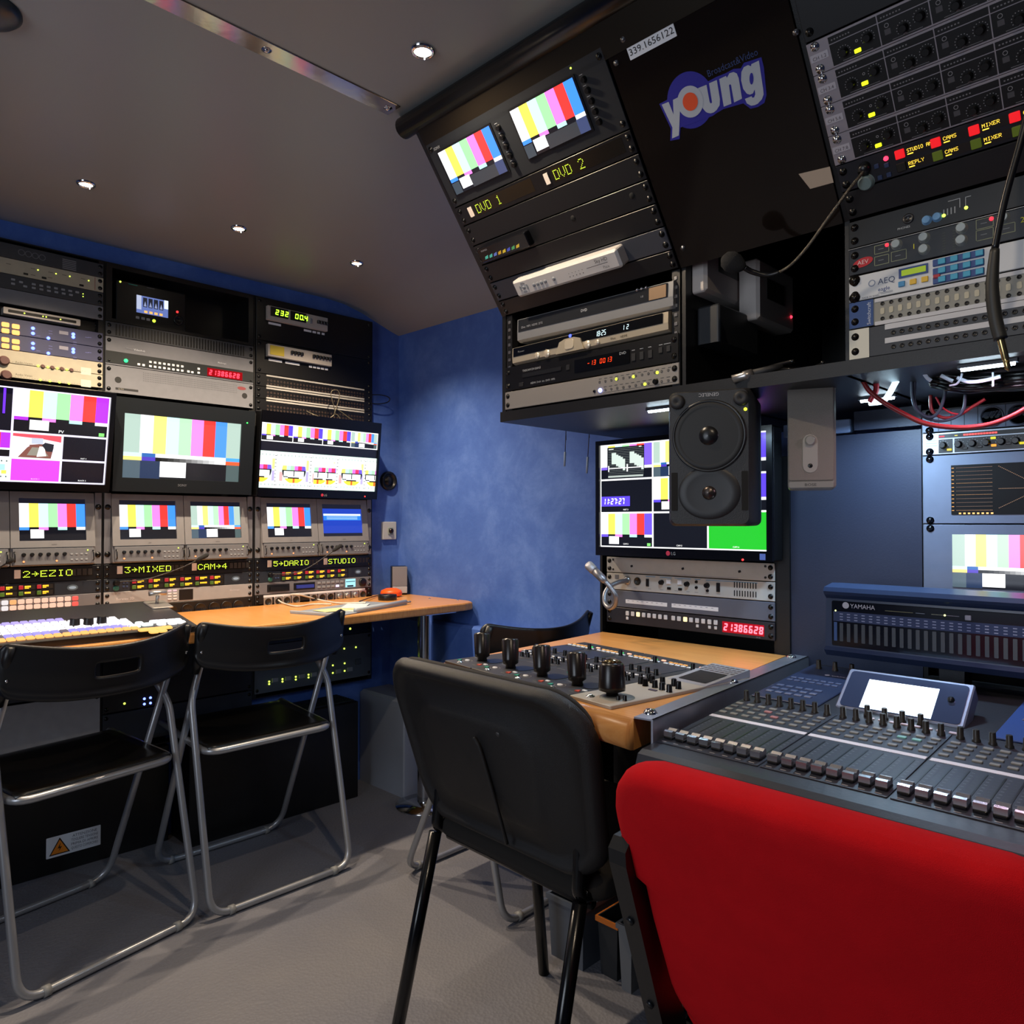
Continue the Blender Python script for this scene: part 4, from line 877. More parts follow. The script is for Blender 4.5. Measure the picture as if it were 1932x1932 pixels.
u0, v0 = -1.245, .137; u1, v1 = -1.095, .170
t = T('tuner_box', 'small black tuner box with coloured sticker lettering, on the leaning shelf', 'tuner', FS, (u0+u1)/2, v0, .005)
t.part('body', MB().rp(u0, v0, u1, v1, .005, .022, .004, .002), mat('gloss_black', '#0c0c10', .2))
tb = MB(); cols_ = ['#58d0c0', '#58d0c0', '#7088e0', '#e0b030', '#e8d040', '#5060d8', '#58b070', '#e0c040']
for i, c_ in enumerate(cols_): tb.poly([(u0+.014+i*.014, v0+.006), (u0+.024+i*.014, v0+.007), (u0+.027+i*.014, v0+.014), (u0+.017+i*.014, v0+.012)], .0223, c_)
tb.text('HUMAX', u0+.012, v1-.009, .004, .0223, '#a0a0a8'); t.part('sticker_lettering', tb, M_PRINT)
unit('rack_blank', 'black blank panel directly above the white satellite box', 'panel', FS, SL0, .086, SL1, .130, BK)
t = unit('rack_blank', 'slate grey panel behind the white satellite box', 'panel', FS, SL0, .040, SL1, .085, mat('slate_panel', '#3c3e46', .5), chassis=False)
u0, v0, u1, v1 = -1.178, .041, -.887, .080
t = T('satellite_receiver', 'white satellite receiver box with a row of small buttons on the leaning rack', 'receiver', FS, (u0+u1)/2, v0, .0045)
wp = mat('white_plastic', '#cfcac6', .4)
t.part('body', MB().rp(u0, v0, u1, v1, .0045, .034, .006, .005), wp)
z = .0343; cx_, cy_ = u0+.030, (v0+v1)/2
for a_ in range(4):
    m_ = MB(); th0 = a_*math.pi/2+math.pi/4+.25
    pts = [(.0125*math.cos(th0+i*.18), .0125*math.sin(th0+i*.18)) for i in range(7)]+[(.0085*math.cos(th0+i*.18), .0085*math.sin(th0+i*.18)) for i in range(6, -1, -1)]
    m_.prism([(cx_+x, cy_+y) for x, y in pts], z-.0005, z+.0008); t.part('direction_key', m_, GBT)
for i, dx in enumerate((0, .030, .041, .052, .063, .088)): t.inst('push_button', 'rb', lambda: MB().lathe([(.0042, 0), (.0042, .001), (.003, .0016), (.00001, .0017)], seg=14), GBT, cx_+dx, cy_-(.001 if i else 0), z-.0003)
tb = MB().text('Sky HD', u1-.058, cy_+.004, .0075, z+.0002, '#404046'); tb.quad(u1-.082, cy_-.001, u1-.028, cy_, z+.0002, '#303036'); tb.text('Pace', u1-.042, cy_-.011, .006, z+.0002, '#6a6a70')
for i in range(5): tb.disc(u1-.13+i*.009, cy_, .0009, z+.0002, '#55555a', 8); tb.disc(u1-.13+i*.009, cy_-.007, .0012, z+.0002, '#303036', 8)
t.part('lettering', tb, M_PRINT)
unit('rack_blank', 'black blank panel directly under the white satellite box', 'panel', FS, SL0, .002, SL1, .039, BK)
# ------------------------------------------------ vertical part: disc players
def rails(t, u0, u1, v0, v1):
    for u in (u0, u1):
        t.part('mounting_rail', MB().box(u-.009, v0, -.02, u+.009, v1, .0), blk())
t = T('rack_rails', 'pair of black punched rails holding the disc players', 'rail', FO, -1.028, 1.305, 0)
rails(t, -1.2575, -.7965, 1.305, 1.545)
for k in range(9):
    for u in (-1.2575, -.7965): t.inst('cage_nut', 'cn', k_btn(.007, .007, .0015), mat('zinc', '#a8a8ac', .3, .9), u, 1.385+k*.018, 0)
def player(name, label, u0, u1, v0, v1, tilt, body, win, strip, depth=.2, z=.010):
    o = FO.W((u0+u1)/2, v0, 0); ca, sa = math.cos(tilt), math.sin(tilt)
    fr = Fr(o, FO.x*ca+FO.y*sa, FO.y*ca-FO.x*sa); t = T(name, label, 'player', fr); w = u1-u0; h = v1-v0; t.w, t.h = w, h; t.n = z
    m_ = MB(); m_.box(-w/2, 0, -depth, w/2, h, 0)
    # front profile swept along u
    pr = [(0, 0), (.004, z*.9), (h*strip, z), (h*.93, z*.9), (h, 0)]
    vs = [(-w/2, a, b) for a, b in pr]+[(w/2, a, b) for a, b in pr]; n = len(pr)
    m_.add(vs, [tuple(range(n))[::-1], tuple(range(n, 2*n))]+[(i, n+i, n+(i+1) % n, (i+1) % n) for i in range(n)])
    t.part('body', m_, body)
    t.part('display_window', MB().rp(-w/2+.004, h*strip, w/2-.012, h*.90, z-.001, z+.001, .001), win); return t
SV = mat('silver_plastic', '#8f9092', .35, .35); GD = mat('champagne_silver', '#c4b8a2', .32, .45)  # second tone has warm gold light put into the colour of silver plastic
DW = mat('smoked_display', '#0c0d10', .12)
t = player('dvd_player', 'dark silver disc player with smoked front strip, upper of the two stacked players', -1.222, -.797, 1.472, 1.528, -.010, SV, mat('smoked_display_grey', '#26282c', .15), .40)
tb = MB(); w, h, z = t.w, t.h, t.n+.0013
tb.text('DVD', .02-.03, h*.60, .006, z, '#c0c4c8', 'c'); tb.text('Divx  MP3  HDMI  DTS', -w/2+.015, h*.52, .005, z, '#90949a'); tb.text('LG', w/2-.075, h*.60, .004, z, '#90949a'); t.part('lettering', tb, M_PRINT)
for i in range(3): t.inst('chrome_button', 'cb', k_led(.0038), mat('chrome', '#d8d8da', .12, 1), w/2-.085+i*.011, h*.93, t.n-.001)
t.part('usb_door', MB().rp(w/2-.055, h*.42, w/2-.015, h*.86, t.n, t.n+.002, .001), mat('copper_lit_plastic', '#a88c70', .3, .4))
t = player('dvd_player', 'champagne silver disc player with glowing clock digits, lower of the two players', -1.238, -.808, 1.424, 1.466, .006, GD, DW, .42)
w, h, z = t.w, t.h, t.n+.0016
db = MB(); seven(db, '18:25', .035, h*.50, .011, z, '#fff', w=.005, th=.0011); seven(db, '12', .105, h*.52, .010, z, '#fff', w=.005, th=.0011, gap=1.2); t.part('digits', db, mat('white_digits', '#333', .3, emis='#d8f4f8', es=1.6))
hb = MB().prism([(-.075, h*.02), (.005, h*.02), (-.005, h*.62), (-.022, h*.74), (-.048, h*.74), (-.065, h*.62)], t.n-.001, t.n+.004); t.part('button_hub', hb, GD)
t.inst('navigation_pad', 'np', lambda: MB().rp(-.013, -.011, .013, .011, 0, .002, .006, .001), mat('champagne_light', '#d8ccb6', .3, .4), -.035, h*.40, t.n+.004)
for u_, r_ in ((-.135, .005), (-.105, .006), (.012, .006), (.040, .004)): t.inst('push_button', 'pb%g' % r_, (lambda r=r_: MB().lathe([(r*1.6, 0), (r*1.4, .002), (.00001, .0025)], seg=14)), mat('champagne_light', '#d8ccb6', .3, .4), u_, h*.22, t.n)
leds(t, [], GL_B); t.inst('indicator_light', 'bl', k_led(.004), glow('#4a5cff', 3), -.035, h*.86, t.n)
tb = MB().text('Pioneer', -w/2+.02, h*.6, .005, z, '#70747a'); tb.text('Divx', .075, h*.18, .005, t.n+.0004, '#3c3428'); tb.text('HDMI', .10, h*.18, .005, t.n+.0004, '#3c3428'); t.part('lettering', tb, M_PRINT)
t = unit('dvd_player', 'black rack disc player with red digits under the champagne player', 'player', FO, SL0+.001, 1.3635, SL1-.001, 1.421, PLB, depth=.18)
k = lambda x, y: FO.q(*k6(x, y), t.n)
a = k(412, 1065); b_ = k(695, 985); t.part('disc_tray', MB().rp(a[0], 1.389, b_[0], 1.398, t.n, t.n+.002, .001), mat('tray_black', '#1a1b1e', .35))
a = k(790, 1050); b_ = k(1192, 900); t.part('display_window', MB().rp(a[0], 1.378, b_[0], 1.406, t.n, t.n+.0015, .001), DW); 
db = MB(); d0 = k(885, 1000)[0]; d1 = k(1070, 960)[0]; seven(db, '-13 0013', d0, 1.388, .010, t.n+.002, '#f00', w=(d1-d0)/8/1.5, th=.0011, gap=.5); t.part('digits', db, mat('red_orange_digits', '#300', .3, emis='#ff3c14', es=2.2))
for x in (1220, 1280, 1342): t.inst('push_button', 'pb', k_btn(.010, .016), mat('soft_black_key', '#1b1c1f', .5), k(x, 915)[0], 1.388, t.n)
for x in (1418, 1475): t.inst('push_button', 'ps', k_btn(.009, .012), mat('soft_black_key', '#1b1c1f', .5), k(x, 880)[0], 1.392, t.n)
t.inst('push_button', 'pe', k_btn(.010, .012), mat('soft_black_key', '#1b1c1f', .5), k(742, 985)[0], 1.393, t.n); t.inst('power_button', 'pp', k_btn(.014, .010), mat('soft_black_key', '#1b1c1f', .5), k(400, 1095)[0], 1.374, t.n)
tb = MB().text('TASCAM DV-D01U', k(410, 1015)[0], 1.403, .005, t.n+.0004, '#b0b4b8'); tb.text('HDMI  DivX  dts  DVD  MP3', k(470, 1100)[0], 1.371, .0045, t.n+.0004, '#9a9ea4'); tb.text('DVD', k(1120, 940)[0], 1.398, .006, t.n+.002, '#a8acb0')
for x in (1205, 1265, 1325, 1405, 1440, 1465): tb.quad(k(x, 880)[0], 1.402, k(x, 880)[0]+.008, 1.4035, t.n+.0004, '#8a8e94')
t.part('lettering', tb, M_PRINT)
t = unit('effects_unit', 'silver rack unit with yellow lights and one blue light, lowest in the overhead rack', 'rack unit', FO, SL0, 1.3195, SL1, 1.3625, mat('brushed_silver_panel', '#9c9690', .4, .35), depth=.18)
leds(t, [k6(1103, 1065), k6(1227, 1047), k6(1400, 1018), k6(1310, 1102)], glow('#e8ff40', 2.5), .0032); leds(t, [k6(985, 1148)], glow('#8c96ff', 6), .0048)
ring = lambda: MB().lathe([(.0028, 0), (.0028, .001), (.0018, .001), (.00001, .0004)], seg=10)
for pa, pb, n_ in (((980, 1087), (1480, 1000), 12), ((1022, 1143), (1480, 1075), 11)):
    for i, (u, v) in enumerate(row(FO, n_, k6(*pa), k6(*pb))): t.inst('ring_button', 'rg', ring, mat('ring_grey', '#5c5a58', .4), u, v, t.n)
u, v = FO.q(*k6(1390, 1085)); t.inst('rotary_knob', 'bk', k_knob(.0055, .006, 16), LKB, u, v, t.n); u, v = FO.q(*k6(943, 1155)); t.inst('rotary_knob', 'bs', k_knob(.003, .003, 12), LKB, u, v, t.n)
tb = MB()
for pa, pb, n_ in (((985, 1065), (1490, 980), 13), ((1020, 1122), (1480, 1050), 12)):
    for u, v in row(FO, n_, k6(*pa), k6(*pb)): tb.quad(u-.004, v-.0006, u+.004, v+.0006, t.n+.0003, '#3a3a3c')
u0_ = FO.q(*k6(1000, 1180))[0]; tb.quad(u0_, 1.3245, -.80, 1.3253, t.n+.0003, '#3a3a3c'); t.part('panel_markings', tb, M_PRINT)
# ================================================================== MIDDLE COLUMN: smoked acrylic sign panel
t = T('sign_board', 'glossy black smoked panel with the round orange and white logo and phone number label', 'panel', FS, -.626, 0, 0)
acr = bpy.data.materials.new('smoked_acrylic'); acr.use_nodes = True; nt = acr.node_tree; pb_ = nt.nodes['Principled BSDF']
pb_.inputs['Base Color'].default_value = (.012, .008, .006, 1); pb_.inputs['Roughness'].default_value = .08
tr = nt.nodes.new('ShaderNodeBsdfTransparent'); tr.inputs[0].default_value = (.55, .30, .20, 1); mx = nt.nodes.new('ShaderNodeMixShader'); mx.inputs[0].default_value = .22
nt.links.new(pb_.outputs[0], mx.inputs[1]); nt.links.new(tr.outputs[0], mx.inputs[2]); nt.links.new(mx.outputs[0], nt.nodes['Material Output'].inputs['Surface'])
t.part('sheet', MB().rp(-.783, 0, -.475, .408, .0, .003, .001), acr); t.part('backing', MB().box(-.775, .085, -.012, -.475, .405, -.008), blk())
for p in ((1172, 58), (1164, 118), (1198, 302), (1210, 340), (1290, 467), (1519, 22), (1503, 60)):
    u, v = FS.q(*p); 
    if -.786 < u < -.468: t.inst('panel_screw', 'ps', k_screw(.003), mat('zinc_dark', '#77777a', .3, .9), u, min(v, .40), .003)
u0, v0, u1, v1 = -.7435, .366, -.652, .3885
s = t.part('phone_label', MB().rp(u0, v0, u1, v1, .003, .0036, .001), WHT)
hc = .0105; tw = MB().twidth('339.1656122', hc); t.part('lettering', MB().text('339.1656122', (u0+u1)/2, (v0+v1)/2-hc/2, hc, .0040, '#16161a', 'c', sx=.086/tw), M_PRINT, s)
kl = cpx(1240, 80, 8.782); KP = lambda pts: [FS.q(*kl(x, y)) for x, y in pts]
NAVY, LW = '#1a1590', '#b4b9c0'
def ell(cx, cy, rx, ry, n=32): return [(cx+rx*math.cos(2*math.pi*i/n), cy+ry*math.sin(2*math.pi*i/n)) for i in range(n)]
lb = MB(); lb.poly(KP(ell(565, 945, 385, 475, 40)), .0034, NAVY)
lb.poly(KP([(50, 1010), (200, 930), (340, 870), (850, 640), (1000, 560), (1150, 500), (1280, 430), (1400, 420), (1450, 330), (1740, 235), (1780, 400), (1825, 860), (1790, 990), (1680, 1060), (1560, 1090), (1440, 1000), (1110, 1095), (1000, 1160), (930, 1210), (400, 1400), (385, 1590), (230, 1620), (240, 1420)]), .0036, NAVY)
for pts in ([(90, 1022), (205, 975), (287, 1185), (277, 942), (400, 880), (392, 1150), (375, 1532), (262, 1580), (268, 1400)],
            [(690, 748), (832, 692), (885, 980), (905, 1003), (925, 985), (875, 668), (1003, 612), (1055, 930), (1050, 1030), (1000, 1110), (950, 1150), (900, 1165), (850, 1155), (820, 1140), (770, 1080), (735, 1000)],
            [(1043, 598), (1155, 545), (1170, 575), (1215, 500), (1280, 480), (1335, 505), (1365, 580), (1420, 920), (1290, 985), (1240, 700), (1225, 680), (1205, 700), (1245, 1005), (1118, 1055)],
            [(1700, 290), (1575, 350), (1570, 385), (1520, 365), (1450, 400), (1410, 480), (1405, 620), (1440, 760), (1500, 840), (1550, 855), (1600, 835), (1630, 770), (1640, 850), (1620, 900), (1590, 905), (1578, 880), (1468, 925), (1500, 1000), (1570, 1038), (1630, 1028), (1680, 1005), (1750, 930), (1778, 850), (1770, 760)]):
    lb.poly(KP(pts), .0039, LW)
lb.poly(KP(ell(565, 970, 215, 265)), .0041, LW); lb.poly(KP(ell(565, 970, 126, 153)), .0044, '#e8501e'); lb.poly(KP(ell(1578, 590, 33, 98, 20)), .0042, NAVY)
a = FS.q(*kl(865, 565)); b_ = FS.q(*kl(1690, 195)); hh = .0105; tw = MB().twidth('Broadcast&Video', hh); wd_ = math.hypot(b_[0]-a[0], b_[1]-a[1])
lb.text('Broadcast&Video', a[0], a[1], hh, .0038, '#1c3468', 'l', math.atan2(b_[1]-a[1], b_[0]-a[0]), wd_/tw)
t.part('logo', lb, M_PRINT)
pp = [FS.q(*p) for p in ((1508, 327), (1567, 313), (1574, 343), (1530, 355))]; t.part('paper_tape', MB().prism(pp, .003, .0036), mat('masking_paper', '#b8a48e', .7))  # tan patch paints a reflection onto the glossy sheet
# ------------------------------------------------ grey boxes on the partition, seen under the sign panel
FY = lambda y: Fr((0, y, 0), (1, 0, 0), (0, 0, 1))
def wallbox(label, yf, x0, x1, z0, z1, lcd, led_px, back=.776):
    f = FY(yf); t = T('power_meter', label, 'meter', f, (x0+x1)/2, z0, 0, 'grey meter boxes on the partition')
    m_ = mat('warm_grey_box', '#c0b8b2', .45); bt = MB(); n0 = -(back-yf)
    bt.rp(x0, z0, x1, z1, n0+.001, 0, .006, .006); t.part('body', bt, m_)
    t.part('display', MB().rp(*lcd, 0, .0012, .002), mat('dull_lcd', '#2c2c2a', .25)); u, v = f.q(*led_px); t.inst('indicator_light', 'l', k_led(.0035), glow('#ff3048', 3), u, v, 0); return t
k4 = cpx(1240, 400, 4.83)
f1_ = FY(.745); a = f1_.q(*k4(445, 690)); b_ = f1_.q(*k4(850, 905)); l0 = f1_.q(*k4(557, 500)); l1 = f1_.q(*k4(740, 630))
wallbox('grey meter box with a red light behind the black microphone', .745, a[0], b_[0], (a[1]+b_[1])/2-.001, 1.595, (l0[0], l1[1], l1[0], l1[1]+.040), k4(830, 757))
f2_ = FY(.700); a = f2_.q(*k4(925, 960)); b_ = f2_.q(*k4(1248, 1080)); l0 = f2_.q(*k4(998, 620)); l1 = f2_.q(*k4(1155, 860)); c = f2_.q(*k4(930, 600))
wallbox('grey meter box with a red light, right one of the two under the sign panel', .700, a[0], b_[0], a[1]-.002, 1.585, (l0[0], l1[1], l1[0], l1[1]+.042), k4(1218, 957), .743)
single('power_supply', MB().rp(1.30, .725, 1.46, .775, 1.40, 1.475, .006, .004), mat('dark_slate_plastic', '#23262b', .5), 'dark power supply block below the two grey meter boxes', 'power supply', WORLD, 1.38, .75, 1.40)
# small cable heap and connector on the shelf under the sign panel
rnd = random.Random(3)
for j in range(4):
    P = [(1.30+.10*i/6+rnd.uniform(-.012, .012), .50+.03*j+.035*math.sin(i*1.3+j*2), 1.3125+.008*j+rnd.uniform(0, .004)) for i in range(8)]
    P = [(x+.02*math.sin(j), y+i*.012, z) for i, (x, y, z) in enumerate(P)]
    single('cable', MB().tube(smooth_path(P, 6), .004 if j else .003, 8), mat('black_cable', '#0c0c0e', .3), ['thin black cable curled on the shelf under the sign panel', 'black cable on the shelf nearest the silver plug', 'black cable in the middle of the heap on the shelf', 'black cable on top of the heap on the shelf'][j], 'cable', WORLD, 1.35, .6, 1.305, 'cables on the shelf under the sign panel')
t = T('audio_plug', 'silver audio plug lying at the edge of the shelf under the sign panel', 'plug', Fr((1.262, .645, 1.318), (.55, -.75, .25), (.2, .35, .9)), 0, 0, 0)
t.part('shell', MB().tube([(-.03, 0, 0), (-.012, 0, 0), (-.010, 0, 0), (.006, 0, 0)], [.0075, .0078, .0095, .0095], 16), mat('satin_nickel', '#b8b4b0', .3, .8)); t.part('boot', MB().tube([(.006, 0, 0), (.04, 0, 0), (.06, 0, 0)], [.008, .0065, .0035], 14), mat('dark_rubber', '#242426', .6))
# ================================================================== RIGHT COLUMN (leaning): preamplifiers
SR0, SR1 = -.4655, .017
k2 = cpx(1500, 0, 4.472); vt, vb_ = .273, .0915; uh = (vt-vb_)/4
PG = mat('silver_ear', '#9a9298', .45, .2)
for i in range(4):
    v1, v0 = vt-i*uh, vt-(i+1)*uh
    t = unit('preamplifier', ['topmost silver edged preamplifier in the right leaning rack', 'second silver edged preamplifier from the top in the leaning rack', 'third silver edged preamplifier from the top in the leaning rack', 'lowest silver edged preamplifier, right above the lit intercom keys'][i], 'rack unit', FS, SR0, v0, SR1, v1, PG, depth=.15, group='stack of four preamplifiers', gap=.0003, screws=False)
    z = t.n
    for v in (v0+.007, v1-.007): t.inst('rack_screw', 'cs', k_screw(.0042), mat('chrome', '#d8d8da', .12, 1), SR0+.012, v, z)
    lab = t.part('channel_label', MB().rp(SR0+.002, v0+uh*.40, SR0+.028, v0+uh*.62, z, z+.0005, .0005), mat('grey_label_light', '#b8b2b8', .6)); t.part('lettering', MB().text('CH %d.%d' % (i*2+1, i*2+2), SR0+.015, v0+uh*.44, .005, z+.0008, '#5a5458', 'c'), M_PRINT, lab)
    ub = -.434; cell = .069
    edges = [ub, -.366, -.301, -.236, -.171, -.106, -.041, .014]
    bed = MB(); mk = MB()
    for j in range(len(edges)-1):
        bed.quad(edges[j], v0+.003, edges[j+1]-.0016, v0+uh*.70, z+.0006); bed.quad(edges[j], v0+uh*.73, edges[j+1]-.0016, v0+uh*.93, z+.0006)
        for q_ in range(7): mk.quad(edges[j]+.004+q_*.004, v0+uh*.80, edges[j]+.006+q_*.004, v0+uh*.84, z+.0009, '#7a7678')
        ks = (.018, .052) if j == 0 else (.030, .052)
        for q_, dx in enumerate(ks):
            u, v = edges[j]+dx, v0+uh*(.30+.12*q_)+(0 if j else .002)
            t.inst('rotary_knob', 'rk', k_knob(.0058, .009, 16), LKB, u, v, z+.0006)
            for a_ in range(11):
                th = math.radians(-120+a_*24); mk.disc(u+.0088*math.sin(th), v+.0088*math.cos(th), .0007, z+.0009, '#8a8688', 6)
        if j == 0:
            t.inst('lit_button', 'yb', k_btn(.009, .0055), glow('#e8ff20', 1.6), edges[j]+.036, v0+uh*.22, z+.0006); mk.ring(edges[j]+.037, v0+uh*.50, .0012, .002, z+.0009, '#8a8688', 10)
        else:
            mk.ring(edges[j]+.010, v0+uh*.56, .0022, .003, z+.0009, '#8a8688', 14); mk.quad(edges[j]+.006, v0+uh*.30, edges[j]+.014, v0+uh*.46, z+.0009, '#4a474a')
            mk.poly([(edges[j]+.028, v0+.0055), (edges[j]+.034, v0+.0055), (edges[j]+.031, v0+.0085)], z+.0009, '#8a8688')
        mk.quad(edges[j]+.014, v0+.0045, edges[j+1]-.012, v0+.0055, z+.0009, '#6a6668')
    t.part('dark_print_panel', bed, mat('preamp_black', '#0a0a0c', .35)); t.part('panel_markings', mk, M_PRINT)
unit('rack_blank', 'black blank panel above the four preamplifiers', 'panel', FS, SR0, .2745, SR1, .40, BK)
t = unit('intercom_station', 'intercom panel with red lit keys and amber captions, leaning right rack', 'rack unit', FS, SR0, .048, SR1, .091, mat('navy_black_panel', '#15171f', .4)); z = t.n
leds(t, [(1672.9, 297.4)], glow('#ff3050', 3), .0038)
for x, y in ((695, 1395), (780, 1385), (725, 1490), (800, 1465)):
    u, v = FS.q(*k2(x, y)); t.inst('push_button', 'pb', k_btn(.007, .007), mat('navy_button', '#2b3a5c', .5), u, v, z)
u, v = FS.q(*k2(607, 1530)); t.inst('volume_knob', 'vk', k_knob(.0115, .008, 24), mat('grey_green_knob', '#6a7c7c', .35), u, v, z)
for x, y, s_, rd in ((893, 1303, 'STUDIO ANN', 1), (910, 1420, 'REPLY', 1), (1195, 1207, 'CAMS', 1), (1213, 1322, 'CAMS', 0), (1517, 1100, 'MIXER', 1), (1535, 1215, 'MIXER', 0), (1860, 985, 'CAM', 1), (1885, 1100, 'CAM', 0)):
    u, v = FS.q(*k2(x, y)); top = rd and y != 1420; v = .079 if top or (x, y) in ((893, 1303),) else .060
    lit = glow('#e01820', 1.2) if top else (glow('#5a6a18', .5) if y != 1420 else mat('unlit_key', '#1c1a14', .4))
    t.inst('key_light', 'kl%s' % lit.name, k_btn(.013, .013, .003), lit, u, v, z)
    st_ = t.part('caption_strip', MB().rp(u+.008, v-.0065, u+.046, v+.0065, z, z+.0006, .001), mat('caption_plastic', '#57524a' if s_ != 'STUDIO ANN' else '#1a1410', .4))
    db = MB(); dots(db, s_, u+.010, v-.001, .0052, z+.001, '#ffd040', .85, pitch=.85 if len(s_) > 6 else 1.0); db.quad(u+.010, v-.0045, u+.018, v-.0030, z+.001, '#ffd040'); t.part('lit_dots', db, M_SCREEN2, st_)
unit('rack_blank', 'black blank panel under the red lit intercom keys', 'panel', FS, SR0, .002, SR1, .047, BK)
# ------------------------------------------------ right column, vertical part
k3 = cpx(1560, 340, 5.083)
t = unit('headphone_amplifier', 'black unit with two pale blue knobs and white line drawing', 'rack unit', FO, SR0, 1.4985, SR1, 1.5435, PLB, depth=.15); z = t.n
for x, y in ((968, 393), (1068, 363)): u, v = FO.q(*k3(x, y)); t.inst('rotary_knob', 'bk', k_knob(.0065, .006, 18), mat('pale_blue_knob', '#6c9cc8', .35), u, v, z)
leds(t, [k3(1130, 347), k3(1343, 272)], GL_G, .0026)
u, v = FO.q(*k3(790, 378)); t.inst('jack_socket', 'js', lambda: MB().lathe([(.008, 0), (.008, .002), (.005, .002), (.004, .0005), (.00001, .0005)], seg=18), mat('socket_black', '#1c1c1f', .35), u, v, z)
tb = MB(); u, v = FO.q(*k3(1170, 215)); u2, v2 = FO.q(*k3(1280, 190)); u3, v3 = FO.q(*k3(1283, 270)); tb.quad(u, v, u2, v+.0008, z+.0003, '#b0b4b8'); tb.quad(u2, v3, u2+.0008, v+.0008, z+.0003, '#b0b4b8')
u, v = FO.q(*k3(1335, 170)); u2, v2 = FO.q(*k3(1340, 265)); u3, _ = FO.q(*k3(1390, 158)); tb.quad(u, v2, u+.0008, v, z+.0003, '#b0b4b8'); tb.quad(u, v-.0008, u3, v, z+.0003, '#b0b4b8')
u, v = FO.q(*k3(688, 488)); tb.text('PHONES', u, v, .0035, z+.0003, '#b0b4b8')
for i in range(4): u, v = FO.q(*k3(1130+i*35, 315-i*10)); tb.quad(u-.0008, v-.006, u+.0008, v+.004, z+.0003, '#909498')
t.part('panel_markings', tb, M_PRINT)
t = unit('telephone_hybrid', 'dark hybrid unit with pearl knobs and a red oval badge', 'rack unit', FO, SR0, 1.4535, SR1, 1.4975, mat('ink_blue_panel', '#15181f', .35), depth=.15); z = t.n
t.part('top_edge', MB().box(SR0, 1.4965, z, SR1, 1.4972, z+.002), SIL); u, v = FO.q(*k3(350, 765)); u += .001
bd = t.part('badge', MB().add([(u+.0155*math.cos(i*math.pi/14), 1.472+.0075*math.sin(i*math.pi/14)+.12*.0155*math.cos(i*math.pi/14), z+.0006) for i in range(28)], [tuple(range(28))]), mat('red_badge', '#b01820', .35))
t.part('lettering', MB().text('AEV', u, 1.469, .007, z+.001, '#d8c0c0', 'c'), M_PRINT, bd)
for x, y in ((680, 625), (943, 560), (943, 672), (1303, 470), (1300, 585), (1700, 372)): u, v = FO.q(*k3(x, y)); t.inst('rotary_knob', 'pk', k_knob(.0075, .008, 20), mat('pearl_knob', '#98a0a0', .3, .3), u, v, z)
leds(t, [k3(585, 628), k3(1585, 378)], glow('#ff2838', 3), .0030)
tb = MB()
for x0, y0, x1, y1 in ((465, 640, 600, 720), (465, 745, 600, 830), (625, 700, 768, 790), (1437, 395, 1600, 480), (1437, 500, 1600, 590), (1650, 450, 1808, 530)):
    a = FO.q(*k3(x0, (y0+y1)/2)); b_ = FO.q(*k3(x1, (y0+y1)/2-(x1-x0)*.2)); hh = (y1-y0)/5.083/1407*1.18; vm = (a[1]+b_[1])/2
    for q_ in ((a[0], vm-hh/2, b_[0], vm-hh/2+.0008), (a[0], vm+hh/2, b_[0], vm+hh/2+.0008), (a[0], vm-hh/2, a[0]+.0008, vm+hh/2), (b_[0], vm-hh/2, b_[0]+.0008, vm+hh/2)): tb.quad(*q_, z+.0003, '#8a9070')
    tb.quad(a[0]+.006, vm, a[0]+.014, vm+.001, z+.0003, '#70767c')
for x, y, s_ in ((843, 640, '1'), (1883, 385, '2')): u, v = FO.q(*k3(x, y)); tb.text(s_, u, v-.004, .008, z+.0003, '#d8d020', 'c')
for i in range(8):
    for x in (1115, 1215): u, v = FO.q(*k3(x, 530)); tb.quad(u, 1.459+i*.004, u+.004, 1.460+i*.004, z+.0003, '#3a4038')
t.part('panel_markings', tb, M_PRINT)
t = unit('telephone_interface', 'white unit with green display, yellow keys and blue number pad', 'rack unit', FO, SR0, 1.4105, SR1, 1.4525, mat('white_panel', '#c8ccd0', .45), depth=.15); z = t.n; NB = '#26407c'
def half(du):
    a = FO.q(*k3(700, 965)); b_ = FO.q(*k3(980, 820)); u0 = a[0]+du; u1 = b_[0]+du; w = u1-u0
    t.part('display_frame', MB().rp(u0, 1.4325, u1, 1.4475, z, z+.0012, .0005), mat('blue_frame', NB, .4)); t.part('display', MB().rp(u0+.004, 1.4355, u1-.003, 1.4445, z+.0012, z+.0016, .0005), mat('green_lcd', '#5a7010', .3, emis='#a0b818', es=.55))
    for i, m_ in enumerate((mat('blue_key', '#3f86b8', .4), mat('yellow_key', '#d8b030', .4), mat('yellow_key', '#d8b030', .4), mat('red_key', '#a81c24', .4))):
        t.inst('push_button', 'fk%d' % i, k_btn(.0095, .0085), m_, u0+.004+i*.0165, 1.4235, z)
for du in (0, .1885-.0): half(du)
xs_ = [FO.q(*k3(x, y))[0] for x, y in ((1090, 790), (1207, 770), (1327, 740), (1448, 710))]
for i, u in enumerate(xs_):
    for j in range(3):
        bt = t.inst('keypad_key', 'kk', k_btn(.0185, .0105), mat('keypad_navy', '#24407e', .4), u, 1.4448-j*.0135+.0-(0), z)
        t.inst('keypad_cap', 'kc', k_btn(.010, .0085), mat('keypad_cyan', '#3f9cc0', .4), .0035+t.off[0], t.off[1], .002+t.off[2], bt)
tb = MB(); u, v = FO.q(*k3(497, 945)); tb.text('AEQ', u, 1.4305, .0095, z+.0003, '#3c4a6c'); tb.ring(u-.009, 1.435, .004, .0055, z+.0003, '#7a86a0'); u, v = FO.q(*k3(500, 1030)); tb.text('eagle', u, 1.4195, .0065, z+.0003, NB)
